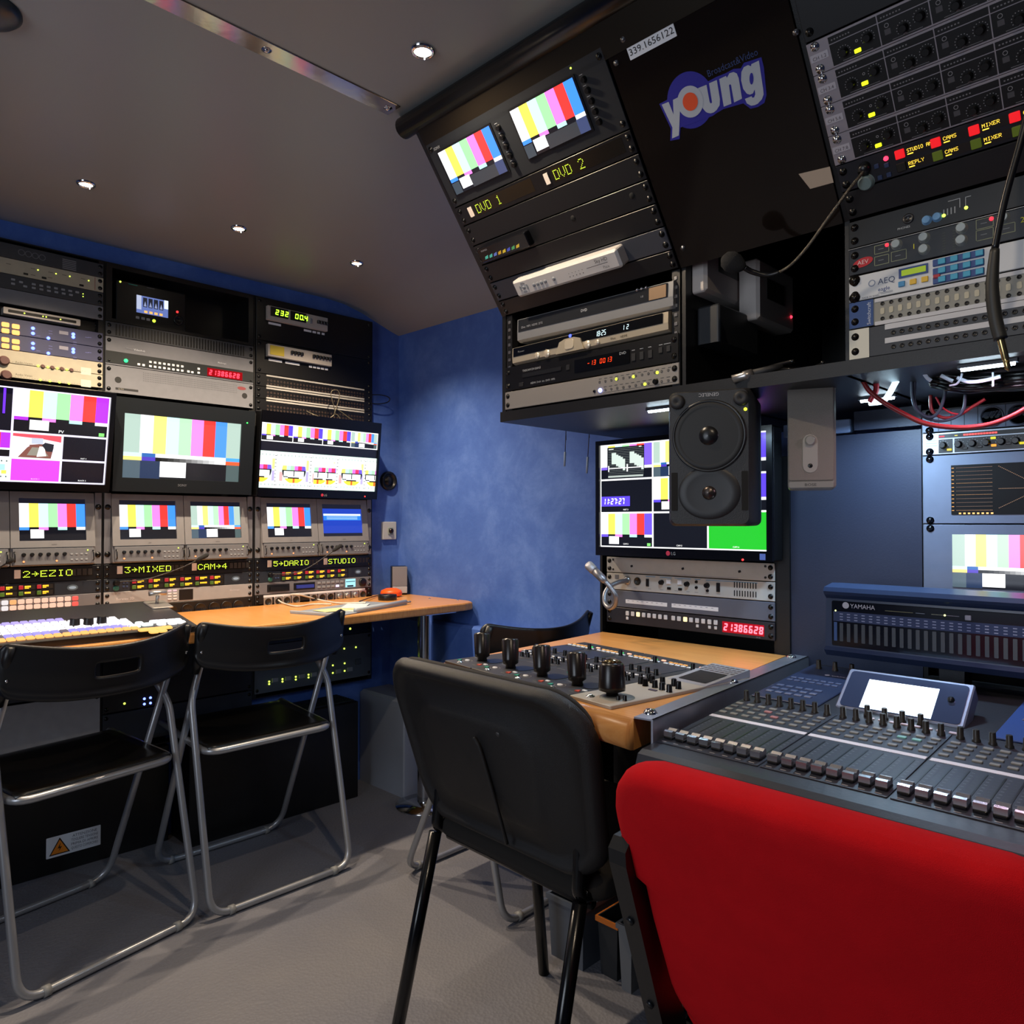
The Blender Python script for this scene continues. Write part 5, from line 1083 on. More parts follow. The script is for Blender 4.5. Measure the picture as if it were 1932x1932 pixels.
tb.quad(u, 1.4165, u+.022, 1.4172, z+.0003, '#6a7080'); tb.quad(u+.004, 1.4145, u+.022, 1.4152, z+.0003, '#6a7080'); tb.text('MADE IN SPAIN', FO.q(*k3(345, 1140))[0], 1.4125, .0028, z+.0003, '#50566a'); t.part('lettering', tb, M_PRINT)
for u in (SR0+.009,): 
    for v in (1.4455, 1.417): t.inst('rack_screw', 'bs', k_screw(.0055), mat('black_screw', '#0a0a0b', .3, .3), u, v, z)
t = unit('jack_patchbay', 'grey jack patchbay with blue end panel and white marking strips', 'rack unit', FO, SR0, 1.366, SR1, 1.4095, mat('warm_grey_patch', '#86857c', .45), depth=.15); z = t.n
e = t.part('end_panel', MB().rp(SR0+.0005, 1.3668, SR0+.038, 1.409, z, z+.001, .001), mat('deep_blue_end', '#1c3e78', .4)); t.part('lettering', MB().text('Switchcraft', SR0+.034, 1.369, .0058, z+.0014, '#c4ccd8', 'l', math.pi/2), M_PRINT, e)
for v in (1.4055, 1.3685): t.part('marking_strip', MB().rp(SR0+.040, v-.003, SR1-.002, v+.003, z, z+.0008, .0005), mat('white_strip', '#bfc0c4', .5))
def jacks(t, u0, u1, n_, vs, key, r, m_):
    for v in vs:
        for i in range(n_): t.inst('jack_socket', key, (lambda: MB().lathe([(r*1.5, 0), (r*1.4, .0008), (r, .0008), (r*.9, .0002), (.00001, .0002)], seg=12)), m_, u0+(u1-u0)*i/(n_-1), v, t.n)
jacks(t, -.414, .005, 33, (1.399, 1.375), 'j', .0022, mat('jack_black', '#0c0c0c', .5))
tg = MB()
for i in range(33): tg.rp(-.414+i*.0131-.003, 1.382, -.414+i*.0131+.003, 1.392, z, z+.0008, .002)
t.part('rocker_buttons', tg, mat('ivory_tab', '#b4ae98', .5), kind='stuff')
t = unit('jack_patchbay', 'black jack patchbay with white strips, lowest unit of the right overhead rack', 'rack unit', FO, SR0, 1.316, SR1, 1.3653, mat('patch_black', '#26272b', .45), depth=.15); z = t.n
for v in (1.3605, 1.3385): t.part('marking_strip', MB().rp(SR0+.055, v-.0042, SR1-.01, v+.0042, z, z+.0008, .0005), mat('white_strip', '#bfc0c4', .5))
jacks(t, -.398, .0, 33, (1.350, 1.3275), 'j2', .0026, mat('jack_dark', '#08080a', .4))
t.part('paper_label', MB().rp(SR0, 1.3165, SR0+.031, 1.3645, z, z+.0006, .0005), mat('cream_paper', '#ccccc0', .6))
# ================================================================== END WALL, LOWER EQUIPMENT
def P3(fr, px, py, n=0):
    u, v = fr.q(px, py, n); return fr.W(u, v, n)
CABLE = mat('black_cable', '#0c0c0e', .3)
FM1 = FC(1.60); k7 = cpx(1080, 700, 3.577); B_, L_, R_, T_ = .9625, -1.252, -.755, 1.268
t = monitor('multiview_monitor', 'black framed multiview screen with clock tile and green tile behind the hanging loudspeaker', FM1, L_, B_, R_, T_, .03, (.012, .023, .014, .012))
S = t.s; sb = MB().quad(*S, .0112, WH); z = .0118; g = .0022
q_ = lambda x, y: FM1.q(*k7(x, y), .0115)
xa, xb = q_(542, 700)[0], q_(915, 1130)[0]; yt, ym = q_(300, 733)[1], q_(300, 957)[1]; x0, x3 = S[0]+.003, S[2]-.003; y0, y3 = S[1]+.003, S[3]-.003
bars(sb, x0, yt+g, xa-g, y3, z, 'a', '#7a5cf0')
w_, h_ = xa-g-x0, y3-yt-g; O = lambda a, b_, c, d, col, zz=.0126: sb.quad(x0+a*w_, yt+g+b_*h_, x0+c*w_, yt+g+d*h_, zz, col)
O(.13, .03, .86, .95, '#0c0d14')
for i in range(17): O(.15, .10+i*.05, .85, .106+i*.05, '#8a948e', .0128)
for c_ in (.22, .58):
    for i, (a, b_) in enumerate(((.62, .80), (.58, .80), (.42, .74), (.36, .70), (.30, .66), (.22, .60))): O(c_+i*.045, b_-.36, c_+.045+i*.045, b_-.02, '#c4d2ca', .0130)
O(.16, .30, .84, .325, WH, .0132); O(.52, .2, .545, .42, WH, .0132); O(.15, .22, .17, .40, WH, .0132); O(.15, .04, .84, .09, '#aab4ae', .0132); O(.16, .88, .26, .91, '#c8ccc8', .0132); O(.76, .9, .81, .93, '#c8ccc8', .0132)
bars(sb, xa+g, yt+g, xb-g, y3, z, 'b'); bars(sb, xb+g, yt+g, x3, y3, z, 'a', '#5a40ff')
sb.quad(x0, ym+g, xa-g, yt-g, z, '#0c0d14'); sb.quad(x0+.001, ym+g+.015, x0+w_*.58, ym+g+.041, .0124, '#5a44e8')
seven(sb, '11:27:27', x0+.006, ym+g+.020, .016, .0130, WH, w=.0082, th=.0026, gap=.22); sb.text('INST 3', x0+w_*.5, ym+g+.004, .004, .0130, WH, 'c')
bars(sb, xa+g, ym+g, xb-g, yt-g, z, 'a', '#5a44e8'); bars(sb, xb+g, ym+g, x3, yt-g, z, 'a', '#5a40ff')
bars(sb, x0, y0, xa-g, ym-g, z, 'a', '#6a50f0'); sb.text('CAM 3', x0+w_*.5, y0+.004, .004, .0134, WH, 'c'); sb.quad(xa-g-.014, y0+.002, xa-g-.004, y0+.009, .0134, '#80e870')
sb.quad(xa+g, y0, xb-g, ym-g, z, '#0c0d14'); sb.text('CAM 5', (xa+xb)/2, y0+.003, .004, .0134, WH, 'c')
sb.quad(xb+g, y0, x3, ym-g, z, '#22b428'); sb.text('CAM 6', (x3+xb)/2, y0+.003, .004, .0134, WH, 'c'); t.part('screen', sb, M_SCREEN)
tb = MB(); tb.disc(-1.025, .974, .006, .0184, '#c8304a', 20); tb.text('LG', -1.016, .970, .008, .0184, '#9a9ca0'); tb.quad(S[2]-.016, .966, S[2]-.002, .980, .0184, '#5868a8'); t.part('lettering', tb, M_PRINT)
leds(t, [k7(1175, 1272)], GL_R, .0028, FM1, .018)
C0, C1 = -1.256, -.776; CR = mat('cream_panel', '#b4b2ac', .5, noise=.04)
def cu(x, y): return FL.q(*k7(x, y), .004)
t = unit('rack_blank', 'cream blank panel directly under the multiview screen with the green tile', 'panel', FL, C0, .9145, C1, .957, CR)
for x, y in ((400, 1312), (745, 1332), (1128, 1352)): u, v = cu(x, y); t.inst('slotted_screw', 'ss', lambda: MB().rp(-.0035, -.0028, .0035, .0028, 0, .001, .001, .0003), PLB, u, .934, t.n, rot=.3)
for u in (C0+.022, C1-.022):
    for v in (.923, .949): t.inst('small_screw', 'sm', k_screw(.0018), PLB, u, v, t.n)
t.part('slot_line', MB().box(C0+.11, .9165, t.n, C1-.09, .9180, t.n+.0006), GBT)
t = unit('talkback_unit', 'cream talkback unit with knobs and square white keys on the lower rack', 'rack unit', FL, C0, .8685, C1, .9135, CR); z = t.n
K = lambda x, y: cu(x, y)
t.inst('gooseneck_socket', 'gs', lambda: MB().lathe([(.012, 0), (.011, .006), (.007, .008), (.00001, .008)], seg=20), SIL, K(372, 1420)[0], .895, z)
t.inst('round_connector', 'rc', lambda: MB().lathe([(.0105, 0), (.0105, .002), (.0085, .002), (.008, .0004), (.00001, .0004)], seg=20), mat('connector_black', '#26221c', .4), K(440, 1425)[0], .895, z)
for x, w_, h_ in ((508, .008, .020), (985, .009, .022)): t.inst('rocker_switch', 'rs%g' % w_, k_btn(w_, h_, .004), PLB, K(x, 1440)[0], .893, z)
for x in (603, 775, 910): t.inst('rotary_knob', 'rk', k_knob(.0062, .009, 16), LKB, K(x, 1435)[0], .896, z)
for x, y in ((837, .903), (837, .889), (912, .883)): t.inst('small_knob', 'sk', k_knob(.0035, .004, 12), LKB, K(x, 1450)[0], y, z)
for x in (653, 728): t.inst('push_button', 'wb', k_btn(.0135, .0125, .004), PBW, K(x, 1425)[0], .899, z); t.inst('push_button', 'db', k_btn(.0105, .0065, .003), PLB, K(x, 1478)[0], .882, z)
t.inst('push_button', 'gb', k_btn(.012, .012, .001), mat('grey_square', '#6a6c74', .5), K(300, 1400)[0], .903, z)
vb = MB()
for r in (0, 1):
    for i in range(9): vb.rp(K(1090, 1460)[0]+i*.0068, .875+r*.020, K(1090, 1460)[0]+i*.0068+.0026, .889+r*.020, z, z+.0004, .001)
t.part('vent_slots', vb, PLB, kind='stuff')
tb = MB()
for xa_, xb_ in ((495, 560), (590, 670), (690, 800), (825, 865), (900, 1250)): tb.quad(K(xa_, 1400)[0], .9085, K(xb_, 1400)[0], .9098, z+.0003, '#3f88b8')
for x in (425, 520, 603, 700, 780, 837, 910, 985): tb.quad(K(x, 1400)[0]-.005, .8765, K(x, 1400)[0]+.005, .8775, z+.0003, '#6a6a70')
t.part('panel_markings', tb, M_PRINT)
# gooseneck microphone of the talkback unit
pts = [P3(FL, 1184, 1096, .01), P3(FL, 1168, 1098, .04), P3(FL, 1150, 1107, .07), P3(FL, 1141, 1122, .09), P3(FL, 1142, 1139, .10), P3(FL, 1150, 1147, .11), P3(FL, 1160, 1141, .12), P3(FL, 1162, 1125, .13), P3(FL, 1153, 1110, .135), P3(FL, 1143, 1098, .14)]
t = T('gooseneck_microphone', 'silver gooseneck microphone curling out of the cream talkback unit', 'microphone', WORLD, *pts[0])
gm = mat('dull_flex_metal', '#8f8d92', .35, .7)
t.part('gooseneck', MB().tube(smooth_path(pts, 8), .0062, 12), gm)
h0, h1 = P3(FL, 1143, 1098, .14), P3(FL, 1108, 1064, .15); d = h1-h0
t.part('microphone_body', MB().tube([h0, h0+d*.12, h0+d*.2, h0+d*.62], [.0062, .0095, .0105, .0105], 18), gm)
t.part('microphone_head', MB().tube([h0+d*.62, h0+d*.66, h0+d*.94, h0+d], [.0105, .0118, .0118, .009], 18), mat('bright_mesh', '#c4c2c6', .3, .8, bump=.6, bscale=900))
t = unit('rack_blank', 'slate grey panel with two white label strips above the red digits', 'panel', FL, C0, .8225, C1, .8675, mat('slate_grey_panel', '#5b5f6c', .5))
for xa_, xb_ in ((360, 640), (670, 985)):
    a, b_ = K(xa_, 1580)[0], K(xb_, 1620)[0]; s = t.part('label_strip', MB().rp(a, .8345, b_, .8445, t.n, t.n+.0006, .0005), WHT)
    tb = MB()
    for i in range(8): tb.quad(a+.006+i*(b_-a-.01)/8, .841, a+.012+i*(b_-a-.01)/8, .842, t.n+.0009, '#6a6a80')
    t.part('lettering', tb, M_PRINT, s)
t = unit('router_controller', 'dark key panel with two orange lit keys and bright red digits above the desk', 'rack unit', FL, C0, .7785, C1, .8215, mat('charcoal_blue', '#23242c', .45)); z = t.n
x1 = [372, 408, 444, 482, 518, 554, 592, 630]; x2 = [682, 720, 762, 802, 843, 884, 926, 968]
for i, x in enumerate(x1+x2):
    t.inst('lit_button' if i in (2, 10) else 'push_button', 'pk', k_btn(.0105, .0115, .002, .0015), glow('#ffe6a8', 1.6) if i in (2, 10) else PBW, K(x, 1660)[0], .8075, z)
for x in (372, 845, 927, 968): t.inst('push_button', 'ps', k_btn(.0075, .0075, .002), PBW, K(x, 1740)[0], .7945, z)
a, b_ = K(1012, 1700)[0], K(1295, 1770)[0]; t.part('digit_display', MB().quad(a, .7865, b_, .8125, z+.0004), mat('display_red_glass2', '#30020a', .2, emis='#ff1030', es=.45))
db = MB(); seven(db, '21386628', a+.003, .7905, .0180, z+.0008, '#f00', w=(b_-a)/8/1.32, th=.0036, gap=.28); t.part('digits', db, mat('bright_red_digits', '#400', .3, emis='#ff5a6a', es=4))
tb = MB().text('SHIFT', K(315, 1630)[0], .808, .004, z+.0003, '#3a3c48'); tb.text('CP-20', b_-.02, .7815, .003, z+.0003, '#8a8c98'); t.part('lettering', tb, M_PRINT)
# --------------------------------------------- right lower rack
D0, D1 = -.4655, .017; SG = mat('blue_slate_panel', '#666c7e', .5, noise=.04)
k8 = cpx(1580, 700, 5.489); G8 = lambda x, y: FL.q(*k8(x, y), .004)
t = unit('power_outlet_strip', 'slate grey panel with large round mains outlets behind the red cable', 'power strip', FL, D0, 1.2285, D1, 1.272, SG, screws=False); z = t.n
for i, x in enumerate((1600, 1886)):
    u = G8(x, 470)[0]; 
    s = t.inst('mains_outlet', 'mo', lambda: MB().lathe([(.0195, 0), (.0195, .0015), (.0180, .0015), (.017, -.0), (.00001, 0)], seg=28), mat('outlet_dark', '#3a3f4a', .4), u, 1.250, z)
    o_ = t.off; t.inst('outlet_holes', 'oh', lambda: MB().disc(-.0085, -.001, .004, .0018, '#05060a', 12, .0024).disc(0, -.001, .0026, .0018, '#05060a', 10).disc(.0085, -.001, .004, .0018, '#05060a', 12, .0024), M_PRINT, o_[0], o_[1], o_[2], s)
for k in range(8):
    u = G8(1600, 470)[0]+.0385*(k+2); 
    if u < D1-.03: t.inst('mains_outlet', 'mo', None, mat('outlet_dark', '#3a3f4a', .4), u, 1.250, z)
tb = MB()
for x in (1043, 1172, 1310, 1450, 1738): u = G8(x, 470)[0]; tb.quad(u, 1.230, u+.0012, 1.271, z+.0003, '#20242e')
t.part('panel_markings', tb, M_PRINT)
for v in (1.233, 1.266): t.inst('rack_screw', 'cs', k_screw(.0045), mat('dark_chrome', '#50545c', .15, 1), D0+.013, v, z)
t = unit('compressor', 'silver framed compressor with red level bar and small black knobs', 'rack unit', FL, D0, 1.1835, D1, 1.2275, mat('bright_silver_panel', '#aeb2bc', .35, .4), screws=False); z = t.n
for v in (1.1905, 1.2205): t.inst('rack_screw', 'cs', k_screw(.0045), mat('dark_chrome', '#50545c', .15, 1), D0+.013, v, z)
bx0 = G8(1048, 760)[0]; bed = MB().quad(bx0, 1.2155, D1-.03, 1.2235, z+.0004); bed.quad(bx0, 1.1865, G8(1195, 800)[0], 1.2135, z+.0004); bed.quad(G8(1212, 800)[0], 1.1865, D1-.03, 1.2135, z+.0004)
t.part('dark_print_panel', bed, mat('preamp_black', '#0a0a0c', .35))
rb = MB(); a, b_ = G8(1305, 680)[0], G8(1660, 650)[0]
for i in range(12): rb.quad(a+(b_-a)*i/12, 1.2178, a+(b_-a)*(i+.85)/12, 1.2212, z+.0008, '#ff4038')
rb.quad(G8(1055, 700)[0], 1.2178, G8(1110, 700)[0], 1.2205, z+.0008, '#e02838'); rb.quad(G8(1215, 690)[0], 1.2185, G8(1245, 690)[0], 1.2200, z+.0008, '#e8d020'); t.part('level_bar', rb, M_SCREEN)
for x in (1095, 1255, 1400, 1545, 1700, 1850): t.inst('rotary_knob', 'rk', k_knob(.0062, .009, 16), LKB, G8(x, 780)[0], 1.2015, z+.0004)
for k in range(12): t.inst('rotary_knob', 'rk', None, LKB, G8(1850, 780)[0]+.021*(k+1), 1.2015, z+.0004) if G8(1850, 780)[0]+.021*(k+1) < D1-.04 else None
for x, v, m_ in ((1160, 1.1925, glow('#e8d820', 1)), (1615, 1.2095, glow('#e8e830', 1)), (1620, 1.1955, glow('#ffa030', 1.4)), (1915, 1.1965, glow('#e8d820', 1)), (1325, 1.1935, LKB), (1475, 1.1945, LKB), (1775, 1.1975, LKB)): t.inst('push_button', 'pb%s' % m_.name, k_btn(.0085, .0045), m_, G8(x, 800)[0], v, z+.0004)
tb = MB()
for i in range(3): tb.quad(D0+.006, 1.201+i*.005, D0+.026, 1.203+i*.005, z+.0003, '#8c94a8')
for x in (1095, 1255, 1400, 1545, 1700, 1850):
    for a_ in range(9): th = math.radians(-120+a_*30); tb.disc(G8(x, 780)[0]+.0092*math.sin(th), 1.2015+.0092*math.cos(th), .0006, z+.0007, '#8a8688', 6)
t.part('panel_markings', tb, M_PRINT)
k9 = cpx(1540, 660, 3.117); G9 = lambda x, y: FL.q(*k9(x, y), .004)
t = unit('level_scope', 'slate panel with dark level scope screen of orange dashes', 'panel', FL, D0, 1.0475, D1, 1.1825, SG, screws=False); z = t.n
for v in (1.0545, 1.1755): t.inst('rack_screw', 'cs', k_screw(.0045), mat('dark_chrome', '#50545c', .15, 1), D0+.013, v, z)
s0 = G9(793, 680); s1 = G9(793, 970); sx0, sx1 = s0[0], -.12; sy0, sy1 = s1[1], s0[1]
t.part('screen_glass', MB().rp(sx0, sy0, sx1, sy1, z, z+.001, .001), mat('dark_glass', '#0c0a09', .5, spec=.2)); sb = MB(); zz = z+.0016
xr = G9(1040, 800)[0]; xl = G9(825, 800)[0]
for i in range(12):
    v = sy0+.008+(sy1-sy0-.014)*i/11; n_ = 26
    for j in range(n_): sb.quad(xl+(xr-xl)*j/n_, v, xl+(xr-xl)*(j+.55)/n_, v+.0008, zz, '#6a4418' if i not in (0, 4, 7) else '#a87028')
    sb.quad(xl-.008, v-.0003, xl-.004, v+.0009, zz, '#e09838')
for i in range(8): sb.quad(xl+.004+(xr-xl)*i/8, sy0+.001, xl+.008+(xr-xl)*i/8, sy0+.004, zz, '#ffb850')
cx_, cy_ = G9(1330, 815)[0], (sy0+sy1)/2
for i in range(26):
    f_ = i/26; a0_ = G9(1072, 690)[0]
    for yy in (sy1-.006-(sy1-.006-cy_)*f_, cy_, sy0+.012+(cy_-sy0-.012)*f_): x_ = a0_+(cx_-a0_)*f_; sb.quad(x_, yy, x_+.0018, yy+.0007, zz, '#8a5c24')
t.part('scope_trace', sb, M_SCREEN)
t = unit('rack_screen', 'slate panel with a built-in screen of colour bars behind the meter bridge', 'panel', FL, D0, .845, D1, 1.0465, SG, screws=False); z = t.n
for v in (1.0385,): t.inst('rack_screw', 'cs', k_screw(.0045), mat('dark_chrome', '#50545c', .15, 1), D0+.013, v, z)
s0 = G9(800, 1085); x1_ = G9(945, 1160)[0]; bw_ = (x1_-s0[0])/.236*1.0; sb = MB(); bars(sb, s0[0], s0[1]-.102, s0[0]+.168, s0[1], z+.0008, 'b'); t.part('screen', sb, M_SCREEN)
# --------------------------------------------- hanging loudspeakers
def yawfr(x, y, z, beta): return Fr((x, y, z), (math.sin(beta), -math.cos(beta), 0), (0, 0, 1))
gf = yawfr(1.205, .694, 1.0435, math.radians(21)); t = T('studio_monitor', 'black studio loudspeaker hung upside down in front of the multiview screen', 'loudspeaker', gf, 0, 0, 0)
GB = mat('loudspeaker_black', '#1f1f21', .5, bump=.25, bscale=500); w, h = .149, .2475
body = MB(); pr = [(-.019, .175), (-.004, .02), (0, 0)]
cs = [(w/2-.012, h/2-.012, -.19), (w/2, h/2, -.165), (w/2, h/2, -.012), (w/2-.006, h/2-.004, 0)]
n_ = 0; vs = []; fs = []
for a, b_, zz in cs: 
    m_ = MB().rp(-a, h/2-b_, a, h/2+b_, 0, .001, .012, 0, k=4); ol = m_.v[:20]; vs += [(x, y, zz) for x, y, _ in ol]
for i in range(3):
    for j in range(20): fs.append((i*20+j, i*20+(j+1) % 20, (i+1)*20+(j+1) % 20, (i+1)*20+j))
fs.append(tuple(range(20))[::-1])
# front with two circular openings is built as rings, the rim first
body.add(vs, fs, smooth=True); ol = [vs[60+j] for j in range(20)]
wc, tc = (0, .163), (0, .060)      # woofer above, tweeter below (the box hangs upside down)
body.add([(x, y, 0) for x, y, _ in ol], [tuple(range(20))]); t.part('cabinet', body, GB)
t.part('woofer_surround', MB().lathe([(.0655, 0), (.0655, .0028), (.0625, .0034), (.059, .001), (.058, -.0)], *wc, seg=48), mat('woofer_rim', '#131315', .35))
t.part('woofer_cone', MB().lathe([(.0605, .0028), (.057, .0042), (.052, .0028), (.030, .0012), (.020, .0008)], *wc, seg=48), mat('woofer_cone', '#0b0b0c', .55)); t.part('dust_cap', MB().lathe([(.0185, .0008), (.016, .0045), (.008, .0072), (.00001, .008)], *wc, seg=28), mat('dust_cap', '#111113', .3))
wg = MB(); 
for i in range(1):
    wg.lathe([(.048, 0), (.044, .0022), (.034, .001), (.020, .0006), (.0125, .0004)], *tc, seg=40); 
wg.v = [(x*1.15 if True else x, y, z_) for x, y, z_ in wg.v]; t.part('waveguide', wg, mat('waveguide', '#19191b', .45))
t.part('tweeter_dome', MB().lathe([(.0125, .0006), (.0115, .004), (.007, .0065), (.00001, .0078)], *tc, seg=28), mat('metal_dome', '#5c5450', .3, .9))
for sx in (-1, 1): t.part('bass_port', MB().rp(sx*.062-.0055, .028, sx*.062+.0055, .098, 0, .0008, .0015), mat('hole_black', '#020202', .8))
for sx in (-1, 1): t.inst('rubber_foot', 'rf', lambda: MB().lathe([(.0135, 0), (.0135, .004), (.010, .0075), (.006, .0075), (.00001, .005)], seg=24), mat('dark_rubber', '#171719', .45), sx*.0565, .2275, 0)
t.inst('indicator_light', 'yl', k_led(.0030), glow('#f0ff30', 4), .0635, .2075, 0)
t.part('lettering', MB().text('GENELEC', 0, .2405, .0062, .0006, '#b8b8bc', 'c', math.pi), M_PRINT)
t.part('hanging_bracket', MB().box(-.03, .2475, -.13, .03, .2485, -.05), blk())
bf = yawfr(1.335, .562, 1.1115, math.radians(24)); t = T('desk_speaker', 'slim silver mesh speaker with a round knob hung beside the studio loudspeaker', 'loudspeaker', bf, 0, 0, 0)
w, h = .0815, .196; BS = mat('silver_mesh', '#a39c92', .5, .3, bump=.9, bscale=1500)
t.part('cabinet', MB().rp(-w/2, 0, w/2, h, -.095, -.004, .006, .003), mat('silver_cabinet', '#9a9890', .4, .3)); t.part('grille', MB().rp(-w/2+.001, .014, w/2-.004, h-.001, -.004, 0, .004, .0015), BS)
t.part('base_strip', MB().rp(-w/2+.001, .001, w/2-.004, .013, -.004, -.0005, .003, .001), mat('silver_cabinet', '#9a9890', .4, .3)); cp = t.part('control_plate', MB().rp(-.0155, .028, .0105, .098, 0, .0012, .0125, .0006), mat('plate_grey', '#a9a49c', .45, .2))
t.inst('volume_knob', 'vk', k_knob(.0088, .008, 24), mat('bright_silver', '#c4c0b8', .3, .6), -.0025, .0865, .0012, cp); t.inst('jack_hole', 'jh', lambda: MB().lathe([(.0042, 0), (.0036, .0006), (.00001, .0002)], seg=14), PLB, -.0025, .041, .0012, cp)
t.part('lettering', MB().text('BOSE', -.002, .0045, .0048, -.0002, '#3a3834', 'c', sx=1.3), M_PRINT)
t.part('hanging_bracket', MB().box(-.02, h, -.07, .02, h+.001, -.03), blk())
# --------------------------------------------- white lamps under the overhead rack
def ledbar(x, y0, y1, label, col=LED_COL, power=LED_POWER, es=25, r=.0036, z=1.2865, aim=None):
    t = T('led_light_bar', label, 'lamp', WORLD, x, (y0+y1)/2, z, 'lamps under the overhead rack')
    t.part('housing', MB().box(x-.006, y0-.004, z, x+.006, y1+.004, z+.0055), mat('grey_housing', '#50545c', .4)); t.part('diffuser', MB().tube([(x, y0, z-.001), (x, y1, z-.001)], r, 12), mat('led_glow_%g_%s' % (es, label[:3]), '#e8f4ff', .4, emis='#d8f0ff', es=es))
    l = bpy.data.lights.new('led_light', 'AREA'); l.shape = 'RECTANGLE'; l.size = .02; l.size_y = max(y1-y0, .05); l.energy = power; l.color = col; l.spread = math.radians(170)
    o = bpy.data.objects.new('led_light', l); COL.objects.link(o); o.parent = t.root; o.location = (0, 0, -.009)
ledbar(1.325, .835, .905, 'bright white lamp under the overhead rack, left of the hanging studio loudspeaker', power=LED_POWER*.8)
ledbar(1.50, .475, .535, 'bright white lamp under the overhead rack beside the silver mesh speaker', power=LED_POWER*1.6)
ledbar(1.30, .245, .315, 'small pinkish lamp under the overhead rack next to the hanging cable end', col=(1, .6, .8), power=LED_POWER*.3)
# lit end of the left rack: white glow panel behind
# --------------------------------------------- cables under the overhead rack
rnd = random.Random(11); K8 = lambda x, y, n: P3(FC(1.37), *k8(x, y), n*.6)
def cab(name, label, pts, r, m, group=None, seg=10): 
    p = smooth_path(pts, 8); o = p[0]; return single(name, MB().tube(p, r, seg), m, label, 'cable', WORLD, o.x, o.y, o.z, group)
RC = mat('red_cable', '#8c2428', .35)
cab('cable', 'thick dark red cable hanging in a loop in front of the mains outlets', [K8(262, 95, .05), K8(330, 205, .05), K8(480, 325, .05), K8(700, 450, .05), K8(900, 540, .05), K8(1150, 580, .05), K8(1400, 580, .05), K8(1650, 530, .05), K8(1932, 400, .05), K8(2200, 200, .05)], .0040, RC)
cab('cable', 'short red cable stub beside the glowing white lamp', [K8(400, 110, .0), K8(400, 200, .0), K8(370, 260, .0), K8(330, 320, .0)], .0045, mat('bright_red_cable', '#c02838', .35))
cab('cable', 'glowing white light tube curving down beside the silver mesh speaker', [K8(660, 30, -.01), K8(600, 120, -.01), K8(540, 230, -.01), K8(470, 310, -.01), K8(330, 330, -.01)], .0050, mat('glowing_light_tube', '#e4f4ff', .4, emis='#c8ecff', es=5))
GC = mat('grey_cable', '#3c4456', .4)
cab('cable', 'grey cable loop, left one in front of the outlet panel', [K8(770, 40, -.04), K8(775, 250, -.04), K8(820, 400, -.04), K8(950, 480, -.04), K8(1050, 420, -.04), K8(1110, 250, -.04), K8(1120, 100, -.04)], .0026, GC)
cab('cable', 'grey cable loop hanging lowest in front of the outlet panel', [K8(805, 60, -.05), K8(800, 300, -.05), K8(870, 460, -.05), K8(1060, 520, -.05), K8(1240, 470, -.05), K8(1310, 380, -.05), K8(1325, 240, -.05)], .0024, GC)
cab('cable', 'thin red cable loop behind the grey loops', [K8(965, 250, -.06), K8(975, 400, -.06), K8(1080, 480, -.06), K8(1230, 470, -.06), K8(1400, 370, -.06), K8(1530, 290, -.06)], .0028, RC)
cab('cable', 'thin red cable crossing the grey loops', [K8(1020, 270, -.055), K8(1080, 370, -.055), K8(1170, 430, -.055), K8(1260, 450, -.055)], .0016, mat('bright_red_cable', '#c02838', .35))
for j in range(20):
    y = 40+j*8; amp = rnd.uniform(-10, 10)
    cab('cable', 'black cable in the bundle tied under the overhead rack', [K8(980+rnd.uniform(-20, 20), y-40+amp*.5, -.03+rnd.uniform(-.02, .02)), K8(1150, y-12+amp, -.02+rnd.uniform(-.02, .02)), K8(1350, y+10+amp, -.02+rnd.uniform(-.02, .02)), K8(1600, y+4-amp, -.02+rnd.uniform(-.02, .02)), K8(1850, y-14+amp, -.02+rnd.uniform(-.02, .02)), K8(2150, y-40, -.02)], .0040, CABLE, 'bundle of black cables under the overhead rack', 8)
WT = mat('white_cable_tie', '#dfe4f4', .4)
for lab, pts in (('white cable tie around the cable bundle, left one', [(1290, 0), (1270, 60), (1230, 110), (1160, 125)]), ('white cable tie around the cable bundle, right one', [(1610, -10), (1612, 60), (1610, 135)]), ('long white cable tie lying along the cable bundle', [(1240, 40), (1350, 85), (1500, 75), (1690, 30)]), ('short slanted white cable tie on the cable bundle', [(1070, 20), (1195, 80)]), ('white cable tie end beside the bright lamp', [(900, 5), (935, 50), (970, 75)])):
    P = smooth_path([K8(x, y+26, .05) for x, y in pts], 6); single('cable_tie', MB().tube(P, .0030, 8, ry=.0016), WT, lab, 'cable tie', WORLD, *P[0])
# upper grey duct behind the speakers, small cord hooks
for lab, a, b_ in (('small clear plug hanging on a cord left of the multiview screen', (1068, 812), (1065, 880)), ('small clear plug hanging lower on a cord beside the multiview screen', (1112, 815), (1107, 893))):
    f_ = FC(1.70); p, q2 = P3(f_, *a), P3(f_, *b_); m_ = p+(q2-p)*.6
    t = T('hanging_plug', lab, 'plug', WORLD, *p); t.part('cord', MB().tube([V((p.x, p.y, 1.297)), p, m_], .0012, 6), CABLE); t.part('clear_tip', MB().tube([m_, m_+(q2-m_)*.5, q2], [.0034, .0034, .0028], 10), mat('clear_plastic', '#9fb0c8', .15))
